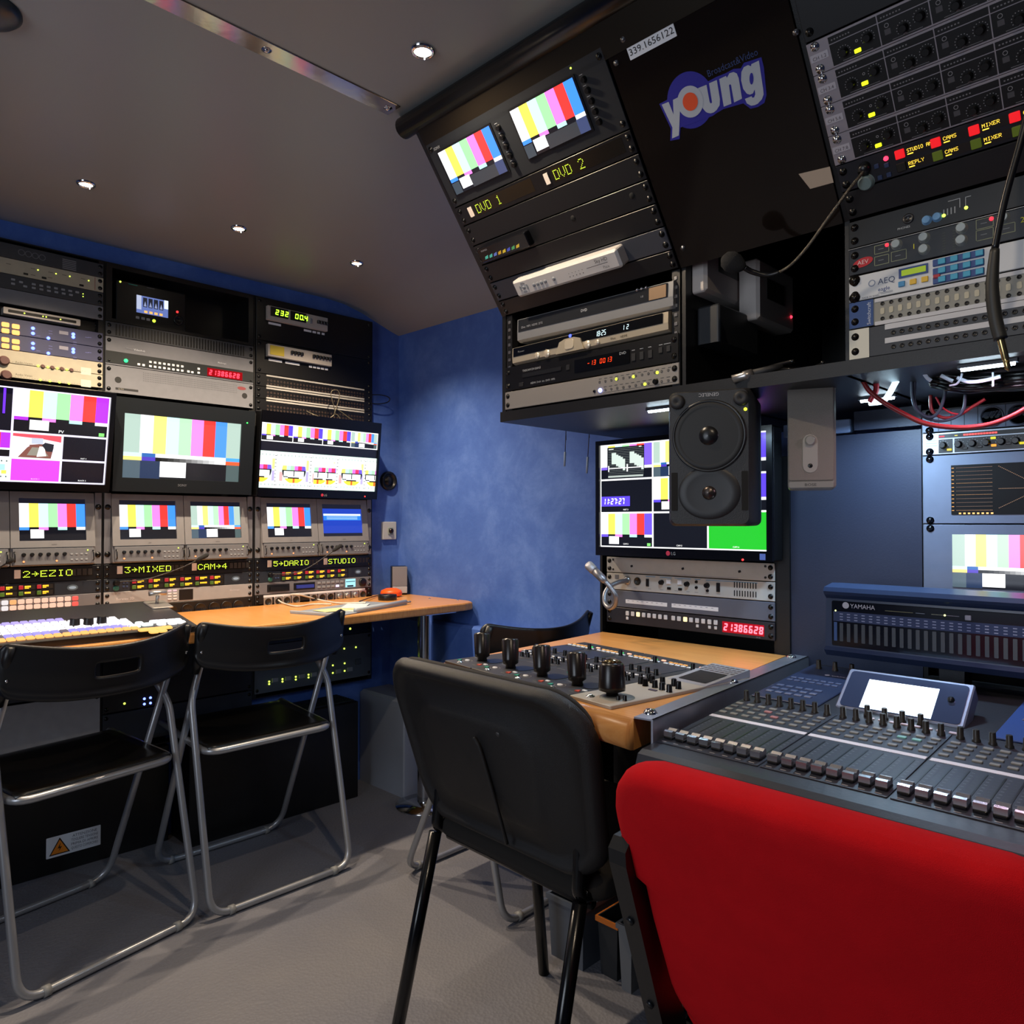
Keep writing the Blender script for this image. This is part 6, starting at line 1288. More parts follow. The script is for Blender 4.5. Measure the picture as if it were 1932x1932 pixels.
# --------------------------------------------- microphone on the leaning rack and hanging jack cable
M0 = P3(FS, 1629.7, 320, .012)
pts = [P3(FS, 1633, 314, .0), P3(FS, 1628, 325, .012), P3(FS, 1600, 360, .035), P3(FS, 1560, 415, .06), P3(FS, 1520, 470, .075), P3(FS, 1485, 505, .085), P3(FS, 1450, 519, .09), P3(FS, 1420, 513, .095), P3(FS, 1405, 505, .10)]
t = T('gooseneck_microphone', 'black gooseneck microphone with round foam head reaching down from the lit intercom keys', 'microphone', WORLD, *pts[0])
sp = smooth_path(pts, 10); t.part('socket', MB().tube([pts[0], pts[1]], [.010, .008], 16), PLB); t.part('gooseneck', MB().tube(sp[6:55], .0024, 10), mat('ribbed_dark_metal', '#6c6458', .3, .8, bump=.8, bscale=600)); t.part('sleeve', MB().tube(sp[54:], [.0026+.0022*min(1, i/14) for i in range(len(sp[54:]))], 12), PLB)
h0 = sp[-1]; hd = (P3(FS, 1370, 490, .10)-h0); ln = hd.length; hd.normalize()
t.part('foam_head', MB().tube([h0, h0+hd*.006, h0+hd*.016, h0+hd*.028, h0+hd*.038, h0+hd*.043], [.005, .011, .0165, .0175, .013, .004], 24), mat('black_foam', '#1a1a1b', .9, bump=.8, bscale=900))
fj = FC(1.05); pj = [P3(fj, *p) for p in ((1945, 190), (1925, 270), (1895, 380), (1877, 470), (1872, 540), (1878, 600), (1888, 640))]
t = T('audio_cable', 'black cable with a long golden jack plug hanging down at the right picture edge', 'cable', WORLD, *pj[0])
t.part('cord', MB().tube([V((1.05, pj[0].y-.01, 1.92))]+smooth_path(pj[:4], 8), .0042, 12), CABLE); sp = smooth_path(pj[3:], 6)
t.part('boot', MB().tube(sp, [.0050+.0025*math.sin(min(1, i/9)*math.pi/2) for i in range(len(sp))], 14), mat('dark_rubber2', '#1e1f1e', .5))
a = pj[-1]; b_ = P3(fj, 1903, 700); t.part('plug_tip', MB().tube([a, a+(b_-a)*.05, a+(b_-a)*.62, a+(b_-a)*.66, a+(b_-a)*.70, a+(b_-a)*.92, b_], [.0046, .0042, .0040, .0031, .0036, .0034, .001], 14), mat('gold_plug', '#c8b078', .25, 1))
# --------------------------------------------- small things on the left wall
FW = Fr((0, 2.60, 0), (1, 0, 0), (0, 0, 1)); u0, v0 = FW.q(719.5, 1018); u1, v1 = FW.q(745, 984.5)
t = T('wall_push_button', 'pale square wall plate with a dark round push button on the blue wall', 'button', FW, (u0+u1)/2, v0); t.part('plate', MB().rp(u0, v0, u1, v1, 0, .012, .002, .002), mat('pale_plate', '#b8bab8', .5))
cx_, cy_ = (u0+u1)/2+.003, (v0+v1)/2-.001; t.part('collar', MB().rp(cx_-.013, cy_-.016, cx_+.013, cy_+.014, .012, .016, .004, .001), mat('grey_green', '#8a948c', .5)); t.part('button', MB().lathe([(.0105, 0), (.010, .006), (.006, .009), (.00001, .010)], cx_, cy_, z=.016), mat('dark_maroon_gloss', '#16080c', .12))
u, v = FW.q(731.5, 907.5); single('cable_grommet', MB().lathe([(.040, 0), (.040, .012), (.034, .018), (.028, .012), (.026, .006), (.020, .006), (.016, .014), (.00001, .016)], u, v, seg=40), PLB, 'round black cap on the blue wall beside the test pattern screen', 'cap', FW, u, v)
pl = [FA.W(1.769, 0, 0)]; c1 = [P3(FA, x, y, n) for x, y, n in ((700, 745, -.005), (716, 745, .0), (730, 748, .005), (735.5, 753, .008), (731, 759, .005), (716, 762, .0), (700, 761, -.005))]
cab('cable', 'thin black cable loop sticking out beside the jack fields', c1, .0022, CABLE)
k10 = cpx(480, 700, 7.728); bc = mat('bronze_cable', '#6a6250', .3, .4)
cab('patch_cable', 'thin bronze patch cord tied in a bow in front of the jack fields', [P3(FA, *k10(x, y), n) for x, y, n in ((760, 585, .012), (880, 640, .03), (1050, 695, .04), (1170, 620, .045), (1140, 450, .05), (1115, 340, .05), (1140, 285, .05), (1215, 285, .05), (1240, 370, .05), (1200, 520, .05), (1170, 620, .05), (1220, 650, .05), (1290, 780, .055), (1380, 890, .06), (1460, 925, .06), (1500, 870, .06), (1480, 760, .058), (1350, 660, .05), (1200, 560, .045), (1180, 640, .04))], .0016, bc)
for lab, P, n_ in (('slim black gooseneck microphone bent over the DARIO name display', ((509, 1083, .012), (550, 1082, .03), (580, 1072, .045), (610, 1053, .06), (628, 1040, .07), (645, 1028, .075)), 0), ('slim black gooseneck microphone bent over the MIXED name display', ((223, 1098, .012), (270, 1094, .03), (310, 1083, .045), (345, 1070, .06), (370, 1058, .07), (393, 1046, .075)), 1), ('slim black gooseneck microphone at the left picture edge', ((-60, 1105, .012), (-30, 1098, .03), (-15, 1085, .045), (0, 1071, .06), (12, 1063, .07), (26, 1054, .075)), 2)):
    pts = [P3(FA, *p) for p in P]; t = T('gooseneck_microphone', lab, 'microphone', WORLD, *pts[0], group='microphones on the key panels'); t.part('gooseneck', MB().tube(smooth_path(pts[:5], 6), .0022, 8), mat('dark_flex', '#2e2e30', .35, .5))
    t.part('microphone_head', MB().tube([pts[4], pts[4]+(pts[5]-pts[4])*.2, pts[4]+(pts[5]-pts[4])*.85, pts[5]], [.0035, .0065, .0075, .004], 14), mat('black_foam', '#1a1a1b', .9))
# ================================================================== DESKS
WOOD = m_wood()
DZ = .75; FD = Fr((0, 0, DZ), (1, 0, 0), (0, 1, 0))
t = T('desk', 'long beech desk under the left wall racks', 'desk', FD, 1.05, 2.3, -.03)
out = [(-.20, 2.01), (.55, 2.02), (1.0, 2.058), (1.86, 2.088), (1.905, 2.10), (1.926, 2.14), (1.926, 2.595), (1.771, 2.595), (1.771, 2.552), (-.20, 2.552)]
def slabtop(out, z0, z1, ch):
    cx = sum(p[0] for p in out)/len(out); m_ = MB(); n = len(out); inner = []
    def off(pts, d):
        res = []
        for i in range(n):
            a, b_, c = V((*pts[i-1], 0)), V((*pts[i], 0)), V((*pts[(i+1) % n], 0)); e1 = (b_-a).normalized(); e2 = (c-b_).normalized(); n1 = V((-e1.y, e1.x, 0)); n2 = V((-e2.y, e2.x, 0)); nn = (n1+n2).normalized(); k = d/max(.3, nn.dot(n1)); p = b_+nn*k; res.append((p.x, p.y))
        return res
    rings = [(ch, z0), (ch*.3, z0+ch*.3), (0, z0+ch), (0, z1-ch), (ch*.3, z1-ch*.3), (ch, z1)]; vs = []
    for d, z in rings: vs += [(x, y, z) for x, y in off(out, d)]
    fs = [(i*n+j, i*n+(j+1) % n, (i+1)*n+(j+1) % n, (i+1)*n+j) for i in range(len(rings)-1) for j in range(n)]; fs += [tuple(range(n))[::-1], tuple(range((len(rings)-1)*n, len(rings)*n))]
    return m_.add(vs, fs)
t.part('desktop', slabtop(out, -.030, 0, .006), WOOD)
lg = FD.q; CH = mat('chrome', '#d8d8da', .12, 1)
FDL = Fr((1.765, 2.235, 0), (1, 0, 0), (0, 1, 0)); L = MB().lathe([(.12, 0), (.12, .004), (.03, .02), (.030, .02), (.030, .704), (.085, .706), (.085, .7195)], seg=36)
o = t.part('leg', MB(), CH) if False else None
lm = MB().lathe([(.030, .0), (.030, .71)], 1.755, 2.195, 36, z=-.75+.0); lm.lathe([(.11, .0), (.11, .005), (.035, .018)], 1.755, 2.195, 36, z=-.75); lm.rp(1.67, 2.12, 1.86, 2.28, -.0375, -.0305, .03, .001); t.part('leg', lm, CH)
for x, y in ((1.86, 2.30), (1.90, 2.18)): t.inst('dome_screw', 'ds', k_screw(.0035), CH, x, y, 0)
# --- camera control desk (turned a little) and its aluminium edge
t = T('camera_control_desk', 'beech desk with rounded front edge carrying the joystick panels', 'desk', WORLD, 1.3, .98, .70)
F2 = Fr((1.022, 1.229, DZ), (-.139, -.990, 0), (.990, -.139, 0))
F2 = Fr((1.022, 1.229, DZ), (-.139, -.9903, 0), (.9903, -.139, 0))
cA, cB, cC, cD = (1.022, 1.229), (.944, .674), (1.632, .748), (1.632, 1.268)
# front bullnose profile swept along the front edge, flat slab behind
ex = V((cB[0]-cA[0], cB[1]-cA[1], 0)).normalized(); nx = V((ex.y, -ex.x, 0))     # nx points away from the room's back, towards the sitter
if nx.x > 0: nx = -nx
R_ = .024; prof = [(0, 0)]+[(.0+R_*math.sin(math.radians(a)), -R_+R_*math.cos(math.radians(a))) for a in range(15, 181, 15)]
A3_, B3_ = V((cA[0], cA[1], DZ)), V((cB[0], cB[1], DZ)); bl = MB(); n = len(prof)
vs = [A3_+nx*a+V((0, 0, b_)) for a, b_ in prof]+[B3_+nx*a+V((0, 0, b_)) for a, b_ in prof]
vs2 = [V((*p, DZ)) for p in (cC, cD)]+[V((*p, DZ-2*R_)) for p in (cC, cD)]
m_ = MB(); m_.add(vs, [(i, n+i, n+i+1, i+1) for i in range(n-1)]+[tuple(range(n)), tuple(range(n, 2*n))[::-1]], smooth=True)
c4 = [V((*p, DZ)) for p in (cA, cB, cC, cD)]+[V((*p, DZ-2*R_)) for p in (cA, cB, cC, cD)]
m_.add(c4, [(3, 2, 1, 0), (4, 5, 6, 7), (1, 2, 6, 5), (2, 3, 7, 6), (3, 0, 4, 7)]); t.part('desktop', m_, WOOD)
t.part('side_support', MB().box(1.40, 1.222, 0, 1.62, 1.240, .70), mat('black_laminate', '#0b0b0c', .4)); t.part('side_support', MB().box(1.25, .70, 0, 1.62, .718, .70), mat('black_laminate', '#0b0b0c', .4))
FTb = Fr((0, 0, DZ), (0, -1, 0), (1, 0, 0)); sp_ = [FTb.q(*p) for p in ((1196, 1356), (1232, 1362), (1533, 1238), (1503, 1233))]
W2 = [(v, -u) for u, v in sp_]
AL = mat('scratched_aluminium', '#9a9ca6', .38, .75, noise=.08, nscale=8, bump=.15, bscale=60)
am = MB().prism(W2, DZ+.0005, DZ+.003); q0, q1 = W2[1], W2[2]; am.prism([q0, q1, (q1[0]-.001, q1[1]+.003), (q0[0]-.001, q0[1]+.003)], DZ-.05, DZ+.003)
t.part('edge_angle', am, AL, label='scratched aluminium angle along the right edge')
for p in ((1227, 1349), (1382, 1290), (1493, 1243)): u, v = FTb.q(*p); t.inst('dome_screw', 'ds', lambda: MB().lathe([(.011, 0), (.0105, .002), (.007, .006), (.00001, .0075)], seg=20), CH, v, -u, DZ+.003)
# --- joystick panels
W_ = .0985
for k in range(5):
    light = k == 4; o = F2.W(.052+k*.100, .010, 0); fr = Fr(o, F2.x, F2.y)
    lb_ = ['joystick camera panel nearest the left end of the desk', 'second joystick camera panel from the left', 'middle joystick camera panel of the five', 'dark joystick camera panel next to the light grey one', 'light grey camera panel with the biggest joystick, beside the aluminium edge'][k]
    D = .405 if not light else .37; t = T('camera_controller', lb_, 'control panel', fr, 0, 0, .0005, 'row of joystick panels')
    pm_ = mat('panel_warm_grey', '#a49c90', .5) if light else mat('panel_charcoal', '#2c2b2e', .5, noise=.1)
    hw = W_/2; t.part('panel', MB().rp(-hw, 0, hw, D, .0005, .006, .002, .001), pm_); z = .006
    s = lambda a: -hw+a*W_
    def kn(a, b_, r=.0042, h=.010, m=LKB, nm='rotary_knob'): t.inst(nm, 'k%g%g' % (r, h), k_knob(r, h, 12), m, s(a), b_*D, z)
    if not light:
        t.part('slot_plate', MB().rp(s(.50), .055, s(.95), .10, z, z+.0008, .012), PLB)
        for a, b_ in ((.62, .40), (.78, .41), (.5, .455), (.66, .47), (.84, .48)): kn(a, b_)
        for a in (.12, .34, .56, .78): kn(a, .60, .0048, .012)
        kn(.88, .84, .0048, .013)
        scr = t.part('touch_display', MB().rp(s(.06), .255, s(.80), .330, z, z+.0012, .001, .0005), mat('display_slate', '#2f3038', .3))
        for a in range(6):
            t.inst('push_button', 'wb', k_btn(.0105, .0055), PBW, s(.10+a*.155), .212, z); t.inst('push_button', 'wb', k_btn(.0105, .0055), PBW, s(.10+a*.155), .348, z)
            if a % 2: t.inst('push_button', 'wb', k_btn(.0105, .0055), PBW, s(.10+a*.155), .193, z)
        for a in range(4): t.inst('amber_button', 'ab', k_btn(.0095, .0050), mat('amber_key', '#c08040', .4, emis='#e0a050', es=.5), s(.12+a*.13), .362, z)
        t.inst('green_button', 'gb', k_btn(.009, .0055), glow('#30e070', 1.2), s(.68), .364, z); t.inst('lit_button', 'rb', k_btn(.010, .0055), glow('#ffb090', 1.6), s(.88), .368, z)
        t.inst('red_button', 'rr', k_btn(.009, .005), mat('red_key', '#a81c24', .4), s(.12), .195, z)
        for a, b_, m in ((.18, .028, mat('green_key', '#3aa088', .4)), (.90, .030, mat('coral_key', '#d85a48', .4)), (.62, .125, mat('green_key', '#3aa088', .4))): t.inst('triangle_button', 'tb', lambda: MB().prism([(-.0055, -.004), (.0055, -.004), (0, .0055)], 0, .002), m, s(a), b_, z)
        t.inst('push_button', 'ob', lambda: MB().rp(-.0065, -.0045, .0065, .0045, 0, .0025, .0045, .001), PBW, s(.34), .036, z); t.inst('push_button', 'wb', k_btn(.0105, .0055), PBW, s(.98-.02), .040, z)
        t.inst('steel_screw', 'sc', k_screw(.0042), CH, s(.38), .014, z)
        tb = MB(); tb.ring(s(.34), .036, .010, .011, z+.0002, '#8a8a88', 20)
        for a, b_, c in ((.1, .07, .2), (.15, .085, .3), (.75, .02, .12), (.55, .15, .3), (.1, .135, .25)): tb.quad(s(a), b_, s(a+c), b_+.001, z+.0002, '#8a8a84')
        t.part('panel_markings', tb, M_PRINT)
    else:
        for a, b_ in ((.05, .52), (.2, .50), (.38, .52), (.62, .53), (.82, .50), (.12, .44), (.3, .42), (.5, .43), (.7, .42), (.9, .41)): kn(a, b_, .0052, .013)
        kn(.80, .10, .0035, .008); kn(.88, .12, .0035, .009); kn(.10, .20, .004, .006)
        wd = MB(); y0_, y1_ = .235, .37
        wd.add([(s(.12), y0_, z), (s(1.0), y0_, z), (s(1.0), y1_, z+.014), (s(.12), y1_, z+.014), (s(.12), y1_, z), (s(1.0), y1_, z)], [(0, 1, 2, 3), (0, 3, 4), (1, 5, 2), (3, 2, 5, 4), (0, 4, 5, 1)])
        hs = t.part('display_housing', wd, mat('housing_grey', '#8e8e94', .45)); sl = .014/(y1_-y0_)
        dq = MB().add([(s(.26), y0_+.015, z+.015*sl+.001), (s(.90), y0_+.015, z+.015*sl+.001), (s(.90), y0_+.080, z+.080*sl+.001), (s(.26), y0_+.080, z+.080*sl+.001)], [(0, 1, 2, 3)]); t.part('display', dq, mat('display_slate_dark', '#26282c', .2), hs)
        tb = MB()
        for j in range(4):
            for i in range(7): a = y0_+.088+j*.011; tb.add([(s(.16+i*.12), a, z+(a-y0_)*sl+.001), (s(.25+i*.12), a, z+(a-y0_)*sl+.001), (s(.25+i*.12), a+.005, z+(a+.005-y0_)*sl+.001), (s(.16+i*.12), a+.005, z+(a+.005-y0_)*sl+.001)], [(0, 1, 2, 3)], '#6a6468')
        t.part('panel_markings', tb, M_PRINT, hs)
        t.part('key', MB().rp(s(.55), .135, s(.72), .142, z, z+.0015, .001), mat('plum_key', '#4a4050', .4)); t.inst('push_button', 'ob', lambda: MB().rp(-.0065, -.0045, .0065, .0045, 0, .0025, .0045, .001), PBW, s(.86), .155, z)
        t.inst('steel_screw', 'sc', k_screw(.0050), CH, s(.30), .020, z)
        t.part('joystick_disc', MB().lathe([(.030, 0), (.029, .001), (.018, .0015)], s(.62), .052, 32, z=z), mat('disc_grey', '#6a6c68', .5))
    # joystick: boot, tapered grip, domed top with finger dots
    u0, v0 = s(.52 if not light else .52), .062 if not light else .050
    tl = V((-.24, .16, 1)).normalized() if not light else V((-.06, .05, 1)).normalized(); hgt = .058 if not light else .056; r0, r1 = (.0165, .0186) if not light else (.0225, .0212)
    b0 = V((u0, v0, z)); gm_ = mat('joystick_brown_black', '#17110f', .28)
    st_ = t.part('joystick', MB().tube([b0, b0+tl*.006, b0+tl*.010, b0+tl*.016, b0+tl*(hgt-.004), b0+tl*hgt], [.011, .010, r0, r0*1.02, r1, r1*.88], 10 if not light else 20), gm_)
    if light: t.part('joystick_cap', MB().tube([b0+tl*hgt, b0+tl*(hgt+.005), b0+tl*(hgt+.008)], [r1*.86, r1*.62, r1*.2], 24), mat('bronze_cap', '#6a5a40', .2, .8), st_)
    else:
        dm = MB(); c_ = b0+tl*(hgt+.0003); ax = V((1, 0, .16)).normalized(); ay = tl.cross(ax)
        for i, (a, b_) in enumerate(((0, .45), (-.4, .15), (.4, .15), (-.3, -.35), (.3, -.35), (0, -.05))):
            p = c_+ax*a*r1+ay*b_*r1; vs = [p+ax*.0016*math.cos(j*math.pi/4)+ay*.0016*math.sin(j*math.pi/4)+tl*.0006 for j in range(8)]; dm.add(vs, [tuple(range(8))], '#8a8880')
        t.part('finger_dots', dm, M_PRINT, st_)
# ================================================================== MIXING CONSOLE
al = math.radians(4); FX = Fr((.916, 0, .716), (0, -1, 0), (math.cos(al), 0, math.sin(al)))
t = T('mixing_console', 'large dark digital mixing console with rows of chrome faders and a glowing screen', 'mixing console', FX, -.3, 0, -.09)
X0, X1, DP = -.6425, .02, .62; CB = mat('console_charcoal', '#25262d', .42, noise=.05, bump=.1)
body = MB(); pr = [(0, -.085), (-.012, -.060), (-.014, -.020), (-.006, -.004), (.006, 0), (DP, 0), (DP, -.085)]
vs = [(X0, a, b_) for a, b_ in pr]+[(X1, a, b_) for a, b_ in pr]; n = len(pr)
body.add(vs, [tuple(range(n)), tuple(range(n, 2*n))[::-1]]+[(i, n+i, n+(i+1) % n, (i+1) % n) for i in range(n)][::1]); t.part('chassis', body, CB)
GP, CWD, g0 = .165, .0200, -.640; NGRP = 4
def chx(i): return g0+(i//8)*GP+(i % 8)*CWD+.0095
bed = MB(); 
for gi in range(NGRP): bed.rp(g0+gi*GP-.001, .040, g0+gi*GP+8*CWD+.001, .318, .0002, .0016, .002, .0005)
t.part('channel_plate', bed, mat('console_plate', '#2b2d38', .45), kind=None)
z = .0016; NC = 32
slot = MB(); mk = MB()
for i in range(NC):
    u = chx(i)
    if u > X1-.01: break
    slot.box(u-.0012, .060, z, u+.0012, .182, z+.0004)
    for j in range(11): mk.quad(u+.004, .072+j*.0105, u+.0075, .0730+j*.0105, z+.0003, '#84868c'); mk.quad(u-.0075, .072+j*.0105, u-.004, .0730+j*.0105, z+.0003, '#50525a')
    mk.quad(u-.004, .0445, u+.004, .0465, z+.0003, '#a0a0a4')
    mk.quad(u+CWD/2-.0006, .062, u+CWD/2-.0002, .19, z+.0003, '#43465a')
t.part('fader_slots', slot, PLB); t.part('panel_markings', mk, M_PRINT)
FCM = mat('fader_chrome', '#b8b8bc', .22, .85); 
def fcap():
    m = MB(); pr = [(-.0105, 0), (-.0100, .0075), (-.0055, .0085), (-.0012, .0062), (.0012, .0062), (.0055, .0085), (.0100, .0075), (.0105, 0)]; w = .0070; n = len(pr)
    vs = [(-w, a, b_) for a, b_ in pr]+[(w, a, b_) for a, b_ in pr]
    m.add(vs, [tuple(range(n)), tuple(range(n, 2*n))[::-1]]+[(i, n+i, n+i+1, i+1) for i in range(n-1)]); return m
def fbase(): return MB().rp(-.0075, -.0110, .0075, .0110, 0, .0035, .002, .001)
KG = mat('encoder_grey', '#26231f', .4)
for i in range(NC):
    u = chx(i)
    if u > X1-.01: break
    f_ = t.inst('fader', 'fb', fbase, PLB, u, .066, z+.001); t.inst('fader_cap', 'fc', fcap, FCM, t.off[0], t.off[1], t.off[2]+.0035, f_)
    t.inst('encoder_knob', 'en', lambda: MB().lathe([(.0058, 0), (.0056, .003), (.0045, .004), (.0042, .0165), (.0036, .0175)], seg=14), KG, u, .305, z)
    for r, v in enumerate((.222, .242, .262, .280)):
        m = mat('grey_console_key', '#7c7a74', .5) if r != 2 else mat('dim_console_key', '#5c5c5c', .5)
        if (i, r) in ((3, 2), (4, 1)): m = mat('salmon_key', '#a87070', .5)
        if i in (13, 14) and r == 2: m = mat('aqua_key', '#7fb8b0', .5)
        t.inst('push_button', 'cb', k_btn(.0125, .0075, .0022, .0015), m, u, v, z)
for gi in range(NGRP):
    t.part('writing_strip', MB().rp(g0+gi*GP, .1925, g0+gi*GP+8*CWD, .2035, z, z+.0006, .0005), mat('off_white_tape', '#dcd6da', .6))
# upper section: left key field, display, right field
t.part('key_field', MB().rp(X0+.004, .335, -.520, .60, .0005, .0030, .003, .001), mat('navy_field', '#26304c', .4)); t.part('right_field', MB().rp(-.268, .335, X1-.005, .60, .0005, .0030, .003, .001), mat('blue_field', '#304a86', .4))
for r in range(3):
    for i in range(5): t.inst('push_button', 'ck', k_btn(.0125, .009, .002, .001), mat('slate_key', '#59627e', .4), -.622+i*.0175, .375+r*.022, .003)
for r in range(2):
    for i in range(7): t.inst('push_button', 'cl', k_btn(.010, .007, .002, .001), mat('slate_key', '#59627e', .4), -.625+i*.014, .465+r*.018, .003)
for i in range(3): t.inst('encoder_knob', 'en', None, KG, -.615+i*.032, .575, .003)
t.part('lettering', MB().text('YAMAHA', -.575, .530, .007, .0034, '#a8b4d0', sx=1.3).disc(-.582, .5335, .0045, .0034, '#a8b4d0', 16), M_PRINT)
for i in range(6): t.inst('encoder_knob', 'en', None, KG, -.255+i*.032, .575, .003); t.inst('encoder_knob', 'en', None, KG, -.215+i*.026, .372, .003)
for i in range(4): t.inst('encoder_knob', 'en', None, KG, -.440+i*.026, .338, .0005)
for r in range(3):
    for i in range(7): t.inst('push_button', 'cl', k_btn(.010, .007, .002, .001), mat('slate_key', '#59627e', .4), -.245+i*.028, .44+r*.030, .003)
for i in range(8): t.inst('push_button', 'wk', k_btn(.011, .006, .002, .001), mat('pale_pink_key', '#c8b8c4', .4), -.43+i*.0165, .324, .001)
# tilted display housing
b0 = FX.q(1575, 1332, .002); b1 = FX.q(1822, 1370, .002); ang = math.radians(34)
HF = Fr(FX.W(b0[0], b0[1], .002), FX.x, FX.y*math.cos(ang)+FX.z*math.sin(ang)); hw_ = b1[0]-b0[0]; tp = HF.q(1600, 1260); tr_ = HF.q(1838, 1291); hh = (tp[1]+tr_[1])/2
hb = MB(); M2 = (FX.M(-.3, 0, -.09).inverted() @ HF.M())    # housing built in its own tilted axes
def inH(mb): mb.xf(FX.M(0, 0, 0).inverted() @ HF.M()); return mb
w5 = hw_; 
hs = t.part('display_housing', inH(MB().rp(0, 0, w5, hh, -.030, 0, .004, .002)), mat('housing_blue_grey', '#8790a8', .4, .3))
t.part('display_bezel', inH(MB().rp(.006, .004, w5-.006, hh-.006, 0, .0012, .006)), mat('bezel_slate', '#4c5a7c', .12, .5), hs)
a = HF.q(1628, 1333, .002); b_ = HF.q(1757, 1358, .002); c_ = HF.q(1634, 1281, .002); d_ = HF.q(1771, 1299, .002)
lx0, lx1 = (a[0]+c_[0])/2, (b_[0]+d_[0])/2; ly0, ly1 = (a[1]+b_[1])/2, (c_[1]+d_[1])/2
t.part('screen', inH(MB().quad(lx0, ly0, lx1, ly1, .0016)), mat('white_blue_screen', '#e8f4ff', .3, emis='#dcf0ff', es=3.0), hs)
t.part('screen_knob', inH(MB().lathe([(.005, 0), (.0045, .004), (.00001, .005)], w5-.026, hh*.55, 14, z=.0012)), PLB, hs)
# --- meter bridge
mx = 1.47; FB = Fr((mx, 0, 0), (0, -1, 0), (0, 0, 1)); t = T('meter_bridge', 'dark meter bridge with a row of narrow level columns standing behind the console', 'meter bridge', FB, -.3, .80)
a = FB.q(1557, 1112); b_ = FB.q(1562, 1240); c = FB.q(1932, 1290); U0, U1 = -.592, .03; V0, V1 = .792, .925
pr = [(V0, 0), (V0+.012, .012), (V0+.018, .004), (V1-.022, 0), (V1-.014, .010), (V1-.008, .014), (V1, .010), (V1+.006, -.03), (V1+.002, -.09), (V0, -.09)]
vs = [(U0, y, zz) for y, zz in pr]+[(U1, y, zz) for y, zz in pr]; n = len(pr)
t.part('casing', MB().add(vs, [tuple(range(n))[::-1], tuple(range(n, 2*n))]+[(i, n+i, n+(i+1) % n, (i+1) % n)[::-1] for i in range(n)]), mat('bridge_blue_black', '#2c3a58', .3))
t.part('front_window', MB().rp(U0+.012, V0+.020, U1-.004, V1-.026, .001, .0045, .003, .001), mat('smoked_window', '#10141e', .12)); z = .0045
k11 = cpx(1540, 1090, 4.929); g11 = lambda x, y: FB.q(*k11(x, y), z)
hb_ = MB(); y_a, y_b = .866, .883; x_a = g11(160, 330)[0]; hb_.quad(x_a, y_a-.006, U1-.006, y_b-.004, z+.0003, '#24355e')
xs_ = [g11(x, 500)[0] for x in (235, 303, 371, 440, 510, 578, 650, 722, 795, 870, 945, 1022, 1100, 1180, 1258, 1338, 1420, 1505, 1590, 1675, 1762, 1850)]; pt_ = (xs_[-1]-xs_[0])/21
for i in range(32):
    u = xs_[0]+pt_*i
    if u > U1-.01: break
    for j in range(3): hb_.quad(u-.003, y_a-.003+j*.0052, u+.003, y_a-.0012+j*.0052, z+.0006, '#8f9cbe')
    mt = MB().rp(u-.0032, .822, u+.0032, .857, z, z+.0008, .001)
    t.part('level_column', mt, mat('level_column_grey', '#3f464e', .4))
u = x_a+.004; hb_.quad(u-.003, .822, u+.003, .858, z+.0006, '#3a5a90'); l0_ = g11(240, 225)
hb_.disc(l0_[0]+.007, .8915, .0062, z+.0008, '#b8bcc8', 20); hb_.text('YAMAHA', l0_[0]+.0155, .8870, .0085, z+.0008, '#b8bcc8', sx=.92)
for xa_, xb_, c_ in ((640, 900, '#8a8a6a'), (925, 1010, '#8494a8'), (1070, 1180, '#9aa08a'), (1210, 1330, '#8a8a9a')): hb_.quad(g11(xa_, 280)[0], .8868, g11(xb_, 290)[0], .8876, z+.0006, c_)
t.part('lettering', hb_, M_PRINT); u = g11(1413, 328)[0]; t.inst('push_button', 'pb', k_btn(.0095, .0085), mat('pale_grey_key', '#9a9ea8', .4), u, .886, z); t.inst('push_button', 'pb', None, mat('pale_grey_key', '#9a9ea8', .4), u+.11, .886, z)
t.inst('indicator_light', 'l', k_led(.0018), glow('#f4ff90', 3), g11(1195, 310)[0], .8872, z); t.inst('indicator_light', 'l', None, glow('#f4ff90', 3), g11(180, 305)[0], .8790, z) if False else t.inst('indicator_light', 'l2', k_led(.0016), glow('#f4ff90', 3), g11(180, 305)[0], .8800, z)
t.part('foot', MB().box(-.40, .742, -.07, -.36, V0, -.02), blk()); t.part('foot', MB().box(-.10, .742, -.07, -.06, V0, -.02), blk()); 
single('console_stand', MB().box(1.02, -.01, 0, 1.62, .655, .625), mat('black_laminate', '#0b0b0c', .4), 'black pedestal under the mixing console', 'stand', WORLD, 1.3, .3, 0)
# ================================================================== VISION MIXER ON THE LEFT DESK
sa = math.radians(9); SF = Fr((.55, 2.045, .766), (1, 0, 0), (0, math.cos(sa), math.sin(sa)))
t = T('vision_mixer', 'long switcher panel with rows of glowing white, violet and orange keys on the left desk', 'switcher', SF, 0, 0, -.014)
k12 = cpx(0, 1140, 4.83); G = lambda x, y: SF.q(*k12(x, y), .004)
SX0, SX1 = -.50, G(1690, 165)[0]+.02; t.part('casing', MB().rp(SX0, 0, SX1, .300, -.014, .004, .006, .003), mat('switcher_black', '#17161a', .4)); z = .004
pt_ = .0195; rows_ = [(.026, '#ffb060', 1.5), (.053, '#9a90e8', 1.3), (.080, '#fff4f4', 1.5), (.107, '#f4f0f4', 1.4), (.134, '#fff8fa', 1.5), (.162, '#b4a4e8', 1.2)]
xe = G(1300, 262)[0]
